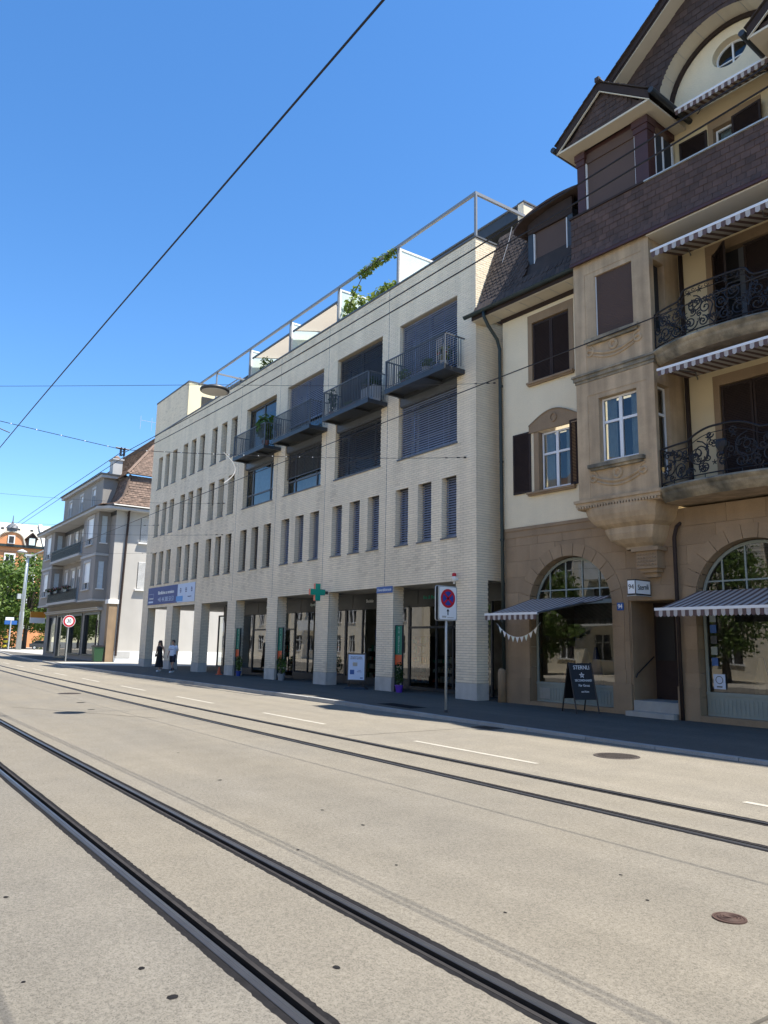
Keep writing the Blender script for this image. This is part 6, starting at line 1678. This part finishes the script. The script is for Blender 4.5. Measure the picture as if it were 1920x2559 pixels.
for k in range(5): mb.box(-66., -65.98, GY+2.6+1.0*k, GY+2.62+1.0*k, 20.4, 21.6)
mb.tube([(-65.99, GY+2.6, 21.2), (-65.99, GY+6.6, 21.2)], .012, 4); G('roof_railing', mb, M['greytrim'])
# ground floor shop
mb = MB(); ops = [(-82.4, -79.4, .5, 4.1), (-78.6, -74.6, .13, 4.1), (-73.9, -69.6, .5, 4.1), (-68.9, -63.9, .5, 4.1)]
mb.holes(GX0, GX1, 0, 4.9, ops, lambda a, b: (a, GY, b)); G('shop_wall', mb, M['greywall'])
mb = MB(); mb.box(GX1-.6, GX1+.025, GY-.03, GY+.62, 0, 4.65); G('corner_pier', mb, M['sand']); mb = MB(); mb.box(GX1-.8, GX1+.1, GY-.12, GY+.8, 4.66, 5.0); G('corner_capital', mb, M['white'])
for a, b, c, d in ops:
    f = MB(); f.box(a, a+.12, GY-.04, GY+.2, c, d); f.box(b-.12, b, GY-.04, GY+.2, c, d); f.box(a, b, GY-.08, GY+.2, c, c+.12); f.box(a, b, GY-.04, GY+.2, d-.2, d); w = G('shop_window', f, M['dark'])
    g = MB(); g.quad((a, GY+.15, c), (b, GY+.15, c), (b, GY+.15, d), (a, GY+.15, d)); G('pane', g, M['shopglass'], w); g = MB(); g.box(a, b, GY+1.2, GY+1.25, 0, d); G('room', g, M['room'], w)
mb = MB(); mb.box(-82.8, -63.6, GY-.35, GY, 4.2, 4.4); mb.box(-82.8, -63.6, GY-.5, GY-.3, 4.36, 4.44); G('awning_box', mb, M['greytrim'])
mb = MB(); mb.box(-64.6, -64.45, GY-.15, GY-.05, 1.4, 3.4); G('display_case', mb, M['brown'])
t = thing('shop_sign', 'orange and white projecting box sign on the far corner of the grey house', 'sign', (-84.3, GY-.6, 3.3)); mb = MB(); mb.box(-.12, .12, -.85, .55, .65, 1.25); obj('upper', mb, M['orangesign'], t); mb = MB(); mb.box(-.12, .12, -.85, .55, .1, .65); obj('lower', mb, M['signwhite'], t)
# litter bin, speed limit sign
t = thing('litter_bin', 'dark green litter bin at the corner of the grey house', 'bin', (-62.0, GY-.55, .12)); mb = MB(); mb.hexa([(-.3, -.3, .05), (.3, -.3, .05), (.3, .3, .05), (-.3, .3, .05), (-.36, -.36, 1.15), (.36, -.36, 1.15), (.36, .36, 1.15), (-.36, .36, 1.15)]); obj('body', mb, M['bingreen'], t); mb = MB(); mb.box(-.4, .4, -.4, .4, 1.16, 1.28); obj('lid', mb, M['black'], t); mb = MB(); mb.lathe([(.1, 0), (.1, .08)], (.2, -.32, 0), 10); mb.lathe([(.1, 0), (.1, .08)], (.2, .32, 0), 10); obj('wheel', mb, M['black'], t)
t = thing('speed_limit_sign', 'round red-rimmed speed limit 30 sign on a pole at the alley kerb', 'traffic sign', (-63.4, 14.75, .12)); mb = MB(); mb.tube([(0, 0, 0), (.0, 0, 3.3)], .045, 8); obj('post', mb, M['galv'], t)
mb = MB(); disc(mb, .08, .47, 3.1); obj('white_rim', mb, M['signwhite'], t); mb = MB(); disc(mb, .085, .44, 3.1); obj('red_ring', mb, M['signred'], t); mb = MB(); disc(mb, .09, .31, 3.1); obj('white_disc', mb, M['signwhite'], t); lettering('30', .40, M['black'], t, (.095, 0, 3.1), '+X', sx=.8)

# ------------------------------------------------------------------ far end of the street
t = thing('mast', 'tall tapering pale mast before the trees at the end of the street', 'mast', (-133, 23.7, .1))
mb = MB(); mb.tube([(0, 0, 0), (.05, 0, 6), (.12, 0, 6.02), (.6, 0, 15)], [.42, .34, .29, .2], 12); obj('pole', mb, M['galv'], t, None, True)
mb = MB(); mb.tube([(.6, 0, 14.6), (3.5, 2.6, 16.2)], .1, 6); mb.box(.1, 1.1, -.5, .5, 14.8, 15.1); mb.box(-.6, .2, -.9, -.3, 8.0, 8.8); obj('bracket', mb, M['galv'], t)
t = thing('bus_stop_sign', 'blue and white stop sign on a post left of the pale mast', 'sign', (-131.5, 22.0, .1)); mb = MB(); mb.tube([(0, 0, 0), (0, 0, 4.6)], .1, 6); obj('post', mb, M['galv'], t); mb = MB(); mb.box(-.05, .05, -.9, .9, 3.9, 4.5); obj('blue_plate', mb, M['plateblue'], t); mb = MB(); mb.box(-.06, .04, -.8, .4, 4.55, 5.0); obj('white_plate', mb, M['signwhite'], t)
t = thing('bollard', 'yellow and black banded bollard at the left edge of the street end', 'bollard', (-141, 23.0, .1)); mb = MB(); mb.lathe([(.36, 0), (.36, 2.2), (.3, 2.3)], (0, 0, 0), 10); obj('body', mb, M['black'], t)
for z in (.3, 1.05, 1.8):
    mb = MB(); mb.lathe([(.375, z), (.375, z+.4)], (0, 0, 0), 10); obj('band', mb, M['yellowflag'], t)
# orange brick house
OH = thing('orange_house', 'orange brick house with grey hipped roof and curved gable behind the trees', 'house', (-170, 30, 0))
OO = np.array([-170., 30., 0.])
def OB(name, mb, m, parent=OH, **kw): return obj(name, mb, m, parent, OO, **kw)
ow2 = [(y, y+1.5, z, z+2.4) for z in (4, 8.5, 12.2, 16.3) for y in (17.5, 21.7, 26.2, 30.2, 34.2)]
mb = MB(); mb.holes(12, 42, 0, 20.3, ow2, lambda a, b: (-170, a, b)); mb.quad((-170, 42, 0), (-190, 42, 0), (-190, 42, 20.3), (-170, 42, 20.3)); mb.quad((-170, 12, 0), (-190, 12, 0), (-190, 12, 20.3), (-170, 12, 20.3)); OB('wall', mb, M['orangewall'])
for a, b, c, d in ow2:
    f = MB(); f.box(-170.1, -169.8, a-.3, a, c-.2, d+.3); f.box(-170.1, -169.8, b, b+.3, c-.2, d+.3); f.box(-170.1, -169.8, a, b, d, d+.3); f.box(-170.1, -169.75, a, b, c-.25, c); w = OB('window', f, M['white']); f = MB(); f.box(-170.2, -170.15, a, b, c, d); OB('pane', f, M['room'], w); f = MB(); f.box(-170.15, -170.05, (a+b)/2-.06, (a+b)/2+.06, c, d); OB('mullion', f, M['white'], w)
mb = MB(); mb.box(-170.5, -169.4, 12, 42, 20.3, 20.8); OB('cornice', mb, M['copper'])
mb = MB(); mb.box(-170.2, -169.85, 12, 42, 15.2, 15.6); OB('band', mb, M['gable'])
mb = MB(); mb.quad((-169.6, 11.6, 20.8), (-169.6, 42.4, 20.8), (-173.5, 38, 25.7), (-173.5, 14, 25.7)); mb.quad((-169.6, 42.4, 20.8), (-190, 42.4, 20.8), (-184, 38, 25.7), (-173.5, 38, 25.7)); mb.quad((-173.5, 14, 25.7), (-173.5, 38, 25.7), (-184, 38, 25.7), (-184, 14, 25.7)); rfo = OB('roof', mb, M['roofgrey'])
for y in (25.2, 28.3, 30.8):
    mb = MB(); mb.box(-172.7, -172.2, y, y+.5, 24.0, 24.5); OB('roof_vent', mb, M['dark'], rfo)
pts = [(-169.4, 24.2, 20.8)]
for k in range(13):
    a = math.pi*k/12; pts.append((-169.4, 26.85-2.35*math.cos(a)*(1 if abs(math.cos(a)) > .35 else .9), 20.8+.9+1.7*math.sin(a)))
pts.append((-169.4, 29.5, 20.8)); mb = MB(); mb.prism(pts, (-.6, 0, 0)); gbl = OB('curved_gable', mb, M['orangewall'])
mb = MB(); mb.tube([(-169.3, p[1], p[2]) for p in pts], .17, 6); OB('gable_trim', mb, M['roofgrey'], gbl)
f = MB(); f.box(-169.4, -169.2, 26.2, 27.5, 20.9, 22.6); OB('gable_window', f, M['white'], gbl); f = MB(); f.box(-169.2, -169.15, 26.4, 27.3, 21.05, 22.4); OB('pane', f, M['room'], gbl)
mb = MB(); mb.lathe([(1.0, 23.4), (1.0, 24.0), (1.25, 24.1), (.9, 24.7), (.3, 25.1), (.12, 25.6), (.05, 26.8)], (-170, 26.9, 0), 10); OB('turret_cap', mb, M['mid'], gbl)
mb = MB(); mb.prism([(-169.3, 29.9, 20.8), (-169.3, 31.6, 20.8), (-169.3, 31.6, 22.4), (-169.3, 30.75, 23.4), (-169.3, 29.9, 22.4)], (-2, 0, 0)); dmo = OB('dormer', mb, M['brown']); f = MB(); f.box(-169.3, -169.2, 30.2, 31.3, 20.9, 22.3); OB('pane', f, M['frost'], dmo)
mb = MB(); mb.prism([(-169.1, 29.5, 22.2), (-169.1, 30.75, 23.55), (-169.1, 32.0, 22.2), (-169.1, 31.8, 22.1), (-169.1, 30.75, 23.25), (-169.1, 29.7, 22.1)], (-2.2, 0, 0)); OB('dormer_roof', mb, M['brown'], dmo)
mb = MB(); mb.hexa([(-169.2, 33.0, 20.9), (-169.2, 33.6, 20.9), (-170.2, 33.6, 20.9), (-170.2, 33.0, 20.9), (-172.8, 32.4, 25.9), (-172.8, 33.0, 25.9), (-173.8, 33.0, 25.9), (-173.8, 32.4, 25.9)]); OB('chimney_flue', mb, M['white'], rfo)

# trees
def tree_mesh(seed, h, cr, ch, n_cl, per, ls):
    r = random.Random(seed); tr = MB(); lf = MB()
    th = h-ch*1.5
    tr.tube([(0, 0, 0), (.06, .02, th*.5), (0, .05, th), (.1, 0, h*.75)], [.32, .26, .22, .1], 8)
    cz = h-ch
    for k in range(n_cl):
        a = r.uniform(0, 6.28); u = r.uniform(-1, 1); q = r.uniform(.45, 1)**.5; s = math.sqrt(1-u*u)
        c = Vector((cr*q*s*math.cos(a)*r.uniform(.8, 1.15), cr*q*s*math.sin(a)*r.uniform(.8, 1.15), cz+ch*q*u))
        if k % 4 == 0: tr.tube([(0, 0, th*.9), tuple(c*.5+Vector((0, 0, cz*.25))), tuple(c)], [.12, .07, .03], 5)
        leaves(lf, c, (cr*.26, cr*.26, ch*.2), per, ls, r)
    return tr.mesh('trunk'), lf.mesh('crown')
TM = [tree_mesh(1, 13, 4.2, 5.4, 120, 55, .42), tree_mesh(2, 11, 3.8, 4.6, 110, 55, .42)]
for a, b in TM: setmats(a, M['bark']); setmats(b, M['leafA'])
def tree(x, y, k, s, rz, label, group='trees at the end of the street'):
    t = thing('tree', label, 'tree', (x, y, .05), rz, group); inst('trunk', TM[k][0], t); inst('crown', TM[k][1], t); t.scale = (s, s, s); return t
tree(-143, 26.3, 0, 1.25, .4, 'broad green tree directly behind the pale mast'); tree(-139, 20.5, 1, 1.38, 2., 'green tree at the left picture edge, left of the mast'); tree(-150, 32, 1, 1.5, 1., 'green tree right of the mast, partly behind the grey house'); tree(-156, 23, 0, 1.1, 3., 'green tree set far back under the orange gable')
r = random.Random(50)
for x, y, c, lb in ((-146, 24.5, 'leafB', 'yellow green bush at the foot of the trees near the bollard'), (-141, 29.5, 'leafB', 'pale flowering bush behind the parked car'), (-148, 21.0, 'leafA', 'low hedge bush at the left picture edge')):
    t = thing('bush', lb, 'bush', (x, y, .1)); mb = MB(); leaves(mb, (0, 0, 1.3), (2.2, 2.6, 1.5), 700, .4, r); obj('foliage', mb, M[c], t); mb = MB(); mb.tube([(0, 0, 0), (0, 0, 1)], .1, 5); obj('stem', mb, M['bark'], t)
# parked car half hidden behind the mast
t = thing('parked_car', 'dark parked car seen between the mast and the grey house', 'car', (-136, 28.0, .13), math.radians(80))
bod = [(-2.1, .35), (2.1, .35), (2.15, .8), (1.3, .95), (.7, 1.45), (-1.1, 1.48), (-1.8, 1.0), (-2.15, .95)]
mb = MB(); mb.prism([(x, -.85, z) for x, z in bod], (0, 1.7, 0)); obj('body', mb, M['carpaint'], t)
mb = MB(); mb.prism([(1.2, -.86, .98), (.68, -.86, 1.4), (-1.05, -.86, 1.42), (-1.6, -.86, 1.02)], (0, 1.72, 0)); obj('side_window', mb, M['glass'], t)
for x in (-1.35, 1.35):
    for y in (-.8, .8):
        mb = MB(); mb.tube([(x, y-.1, .33), (x, y+.1, .33)], .33, 14); w = obj('wheel', mb, M['black'], t); mb = MB(); mb.tube([(x, y-.11, .33), (x, y+.11, .33)], .19, 10); obj('rim', mb, M['galv'], w)
for y in (-.6, .6):
    mb = MB(); mb.box(2.1, 2.17, y-.15, y+.15, .6, .75); obj('headlight', mb, M['signwhite'], t)

# ------------------------------------------------------------------ people
def skin_body(pts, edges_, radii, name, parent, m, sub=2):
    me = bpy.data.meshes.new(name); me.from_pydata(pts, edges_, []); o = bpy.data.objects.new(name, me); COL.objects.link(o)
    md = o.modifiers.new('skin', 'SKIN'); md.use_smooth_shade = True
    sd = o.modifiers.new('sub', 'SUBSURF'); sd.levels = sub; sd.render_levels = sub
    for i, rr in enumerate(radii):
        sv = me.skin_vertices[0].data[i]; sv.radius = (rr, rr) if not isinstance(rr, tuple) else rr; sv.use_root = (i == 0)
    dg = bpy.context.evaluated_depsgraph_get(); dg.update()
    nm = bpy.data.meshes.new_from_object(o.evaluated_get(dg)); bpy.data.objects.remove(o); nm.materials.clear(); nm.materials.append(m)
    nm.polygons.foreach_set('use_smooth', [True]*len(nm.polygons))
    q = bpy.data.objects.new(name, nm); COL.objects.link(q); q.parent = parent
    return q
def person(label, loc, rz, H, woman, stride):
    t = thing('person', label, 'person', loc, rz); s = H/1.75
    V = lambda x, y, z: (x*s, y*s, z*s)
    # front is -y
    st = stride; hw = .088
    pts = [V(0, 0, .98), V(0, -.01, 1.15), V(0, -.0, 1.33), V(0, .01, 1.43), V(0, 0, 1.50), V(0, -.02, 1.57), V(0, -.025, 1.64), V(0, -.02, 1.72)]
    ed = [(k, k+1) for k in range(7)]
    rad = [(.15, .11), (.125, .095), (.15, .105), (.10, .08), .052, .075, (.085, .10), .065]
    def chain(start, P, Rr):
        i = start
        for p, r_ in zip(P, Rr):
            pts.append(V(*p)); rad.append(r_); ed.append((i, len(pts)-1)); i = len(pts)-1
        return i
    for sg, f in ((1, st), (-1, -st)):
        chain(0, [(sg*.10, -.01, .88), (sg*hw, -f*.45, .50), (sg*hw, -f+(.10 if f < 0 else 0), .10), (sg*hw, -f-.10+(.1 if f < 0 else 0), .045), (sg*hw, -f-.17+(.1 if f < 0 else 0), .035)], [.085, .056, .04, .038, .03])
        w = chain(3, [(sg*.19, .01, 1.40), (sg*.235, .05+f*.1, 1.14), (sg*.245, -.03+f*.35, .90), (sg*.245, -.045+f*.4, .84)], [.052, .042, .03, .034])
        for k in range(4): chain(w, [(sg*(.235+.006*k), -.07+.018*k+f*.42, .775-.004*abs(k-1.5)), (sg*(.225+.006*k), -.075+.018*k+f*.43, .735+.006*abs(k-1.5))], [.0095, .008])
        chain(w, [(sg*.215, -.085+f*.41, .82), (sg*.205, -.10+f*.42, .78)], [.0105, .0085])
    body = skin_body(pts, ed, [tuple(q*s for q in r_) if isinstance(r_, tuple) else r_*s for r_ in rad], 'body', t, M['skin'], 2)
    S = lambda x: x*s
    # face
    mb = MB()
    for sg in (-1, 1): mb.lathe([(.004, -.008), (.012, 0), (.004, .008)], (S(sg*.032), S(-.118), S(1.645)), 6)
    obj('eye', mb, M['hair'], t, None, True)
    mb = MB(); mb.hexa([V(-.014, -.112, 1.605), V(.014, -.112, 1.605), V(.012, -.10, 1.605), V(-.012, -.10, 1.605), V(-.006, -.128, 1.61), V(.006, -.128, 1.61), V(.005, -.11, 1.65), V(-.005, -.11, 1.65)]); obj('nose', mb, M['skin'], t)
    mb = MB(); mb.box(S(-.022), S(.022), S(-.113), S(-.10), S(1.575), S(1.585)); obj('mouth', mb, M['signred'] if woman else M['terra'], t)
    def shell(prof, m, name, n=18):
        mb_ = MB(); rings = []
        for (cx, cy_, z, rx, ry) in prof:
            rings.append([(S(cx+rx*math.cos(2*math.pi*k/n)*(1+.03*math.sin(k*3))), S(cy_+ry*math.sin(2*math.pi*k/n)*(1+.03*math.sin(k*3))), S(z)) for k in range(n)])
        for a, b in zip(rings[:-1], rings[1:]):
            for k in range(n): mb_.quad(a[k], a[(k+1) % n], b[(k+1) % n], b[k])
        mb_.poly(rings[-1]); mb_.poly(list(reversed(rings[0]))); return obj(name, mb_, m, t, None, True)
    if woman:
        shell([(0, -.01, .24, .24, .22), (0, 0, .5, .215, .20), (0, 0, .8, .185, .16), (0, 0, .98, .175, .145), (0, -.005, 1.12, .142, .118), (0, -.02, 1.28, .165, .135), (0, 0, 1.38, .15, .11), (0, .005, 1.44, .10, .085)], M['dress'], 'dress')
        shell([(0, .07, 1.26, .11, .035), (0, .075, 1.36, .13, .05), (0, .055, 1.48, .125, .07), (0, .03, 1.60, .108, .085), (0, .005, 1.70, .102, .105), (0, -.0, 1.77, .07, .08)], M['hair'], 'hair')
        for sg in (-1, 1):
            mb = MB(); mb.tube([V(sg*.085, -.03, 1.70), V(sg*.10, -.03, 1.58), V(sg*.115, -.03, 1.44), V(sg*.11, -.06, 1.32)], [S(.03), S(.032), S(.03), S(.012)], 7); obj('hair_strand', mb, M['hair'], t, None, True)
        mb = MB(); mb.box(S(-.07), S(.07), S(-.137), S(-.118), S(1.63), S(1.665)); obj('sunglasses', mb, M['black'], t)
        mb = MB(); mb.box(S(-.16), S(.05), S(-.185), S(-.145), S(.84), S(.98)); bag = obj('shoulder_bag', mb, M['black'], t); mb = MB(); mb.tube([V(-.15, -.16, .98), V(-.05, -.16, 1.25), V(.14, -.02, 1.44)], S(.01), 5); obj('strap', mb, M['black'], bag)
        mb = MB(); mb.lathe([(S(.04), -S(.02)), (S(.042), S(.02))], V(-.245, -.03, .9), 8); obj('wristband', mb, M['signwhite'], t)
    else:
        shell([(0, 0, .90, .185, .14), (0, 0, 1.05, .172, .13), (0, 0, 1.22, .178, .135), (0, 0, 1.36, .19, .125), (0, .01, 1.43, .15, .10), (0, .01, 1.475, .075, .07)], M['shirt'], 'shirt')
        shell([(0, 0, .80, .12, .10), (0, 0, .86, .18, .135), (0, 0, .95, .178, .135)], M['navy'], 'shorts')
        for sg in (-1, 1):
            mb = MB(); mb.tube([V(sg*.13, .01, 1.42), V(sg*.205, .02, 1.36), V(sg*.25, .04, 1.17)], [S(.085), S(.078), S(.072)], 10); obj('sleeve', mb, M['shirt'], t, None, True)
            f = st*sg
            mb = MB(); mb.tube([V(sg*.085, 0, .96), V(sg*.10, -f*.2, .76), V(sg*.10, -f*.40, .56)], [S(.105), S(.105), S(.098)], 10); obj('shorts_leg', mb, M['navy'], t, None, True)
            mb = MB(); ff = f-(.1 if f < 0 else 0) if False else f
            mb.tube([V(sg*hw, -f+(.10 if f < 0 else 0), .10), V(sg*hw, -f*.92+(.09 if f < 0 else 0), .24)], [S(.05), S(.054)], 8); obj('sock', mb, M['navy'], t, None, True)
        mb = MB(); mb.box(S(-.10), S(.10), S(-.143), S(-.134), S(1.22), S(1.245)); mb.box(S(-.10), S(-.06), S(-.140), S(-.13), S(1.31), S(1.34)); obj('shirt_print', mb, M['signblue'], t)
        shell([(0, .035, 1.60, .088, .075), (0, .01, 1.68, .095, .105), (0, -.005, 1.745, .08, .095), (0, -.01, 1.765, .05, .06)], M['hair'], 'hair')
    for sg, f in ((1, st), (-1, -st)):
        y = -f+(.10 if f < 0 else 0)
        mb = MB(); mb.hexa([V(sg*hw-.048, y-.20, .0), V(sg*hw+.048, y-.20, .0), V(sg*hw+.045, y+.07, .0), V(sg*hw-.045, y+.07, .0), V(sg*hw-.04, y-.18, .06), V(sg*hw+.04, y-.18, .06), V(sg*hw+.042, y+.06, .11), V(sg*hw-.042, y+.06, .11)]); obj('shoe', mb, M['signwhite'], t)
    return t
person('woman in a long black sleeveless dress and sunglasses walking on the pavement', (-43.0, 15.05, .12), math.radians(38), 1.70, True, .14)
person('man in a white shirt and dark shorts walking beside the woman', (-41.35, 15.2, .12), math.radians(42), 1.74, False, .2)

# ------------------------------------------------------------------ opposite side of the street: window reflections, and pale surfaces added to bounce light
mb = MB(); mb.quad((-170, -30, .1), (60, -30, .1), (60, -2.78, .1), (-170, -2.78, .1)); mb.quad((-170, -2.78, .1), (60, -2.78, .1), (60, -2.6, .0), (-170, -2.6, .0)); obj('sidewalk', mb, M['bouncepaving'], kind='structure')
def opp_house(x0, x1, y, h, label, wallm, floors):
    base = np.array([(x0+x1)/2, y, 0.]); t = thing('opposite_house', label, 'house', tuple(base))
    k = lambda n, mb, m, p=None, **kw: obj(n, mb, m, p or t, base, **kw)
    hs = []
    for f in range(floors):
        z = 1.1+f*3.2; x = x0+1.2
        while x+1.3 < x1-.8: hs.append((x, x+1.3, z, z+1.75)); x += 3.0
    mb = MB(); mb.holes(x0, x1, 0, h, hs, lambda a, b: (a, y, b)); mb.box(x0, x1, y-9, y-.3, 0, h); mb.box(x0, x1, y-.3, y-.28, 0, h); k('wall', mb, wallm)
    for a, b, c, d in hs:
        f_ = MB(); m_ = (a+b)/2; f_.box(a, a+.07, y-.16, y-.08, c, d); f_.box(b-.07, b, y-.16, y-.08, c, d); f_.box(m_-.04, m_+.04, y-.16, y-.08, c, d); f_.box(a-.1, b+.1, y-.1, y+.08, c-.1, c); f_.box(a, b, y-.16, y-.08, c+1.15, c+1.2); w = k('window', f_, M['whiteframe']); g = MB(); g.box(a, b, y-.2, y-.17, c, d); k('pane', g, M['room'], w)
    for f in range(1, floors):
        mb = MB(); z = .2+f*3.2; mb.box(x0+4, x0+8.5, y+.0, y+1.3, z, z+.2); mb.box(x0+4, x0+8.5, y+1.22, y+1.3, z+.2, z+1.15); k('balcony', mb, M['white'])
    mb = MB(); mb.prism([(x0-.4, y+.6, h), (x0-.4, y-9.5, h), (x0-.4, y-4.5, h+3.6)], (x1-x0+.8, 0, 0)); k('roof', mb, M['tilered'])
opp_house(-130, -108, -10, 11.5, 'farthest cream house across the street', M['house'], 3)  # row filled out with extra unseen houses that reflect light across the street
opp_house(-107, -86, -9.5, 12, 'second farthest cream house across the street', M['house'], 3)
opp_house(-84, -58, -9, 12, 'cream house with balconies across the street, mirrored in the arcade windows', M['house'], 3)
opp_house(-56, -38, -9.5, 12, 'pale house across the street, mirrored in the left shop window', M['house'], 3)
opp_house(-37, -21, -10, 12.5, 'cream house behind the row of trees across the street', M['house'], 3)
# tall unseen block added at the right, sized so its shadow covers the pavement
NB = thing('shade_block', 'tall plain block added right of the sandstone house, outside the picture, to shade the pavement', 'building', tuple(RW(12.75, 0, 0)), TH)
nh = [(1.2+3*k, 2.5+3*k, 1.5+3.6*f, 3.4+3.6*f) for k in range(9) for f in range(6)]
mb = MB(); mb.holes(0, 28, 0, 23, nh, lambda a, b: (a, 0, b)); mb.quad((0, 0, 0), (0, 9, 0), (0, 9, 23), (0, 0, 23)); mb.quad((0, 0, 23), (28, 0, 23), (28, 9, 23), (0, 9, 23)); obj('wall', mb, M['gable'], NB)
for a, b, c, d in nh: mb = MB(); mb.box(a, b, .15, .2, c, d); obj('window', mb, M['room'], NB)
opp_house(3, 28, -10, 12, 'cream house across the street behind the camera to the right', M['house'], 3)
opp_house(-20, 2, -10, 12, 'cream house across the street behind the camera', M['house'], 3)
for x, y, k, sc, lb in ((-21.5, -5.6, 0, .62, 'tree across the street nearest the camera'), (-25.5, -7.5, 1, .75, 'second tree across the street, mirrored in the right shop window'), (-33.5, -5.2, 1, .66, 'third tree across the street, mirrored in the left shop window'), (-37.5, -6.6, 0, .62, 'fourth tree across the street before the pale house'), (-43, -5.4, 1, .6, 'fifth tree across the street before the pale house'),
                        (-142, -7, 0, .8, 'first tree beyond the farthest cream house across the street'), (-152, -8, 1, .9, 'second tree beyond the farthest cream house across the street'), (-163, -6.5, 0, .9, 'third tree beyond the farthest cream house across the street'), (-175, -8, 1, 1.0, 'fourth tree beyond the farthest cream house across the street'), (-188, -7, 0, 1.0, 'farthest tree across the street')):
    tree(x, y, k, sc, x*1.3, lb, 'trees across the street')
# gully grate by the kerb and a dark repair patch on the pavement
t = thing('gully_grate', 'iron gully grate in the shaded gutter beside the kerb', 'drain', (-12.9, 12.05, .004)); mb = MB(); mb.box(-.3, .3, -.22, -.18, -.02, .006); mb.box(-.3, .3, .18, .22, -.02, .006); mb.box(-.3, -.26, -.18, .18, -.02, .006); mb.box(.26, .3, -.18, .18, -.02, .006); obj('frame', mb, M['iron'], t)
for k in range(7): mb = MB(); mb.box(-.22+.07*k, -.195+.07*k, -.18, .18, -.02, .004); obj('grate_bar', mb, M['iron'], t)
mb = MB(); mb.quad((-18.6, 13.0, zs(-18.6)+.005), (-16.9, 12.95, zs(-16.9)+.005), (-16.9, 13.55, zs(-16.9)+.005), (-18.6, 13.6, zs(-18.6)+.005)); obj('repair_patch', mb, M['bitumen'], sidewalk)
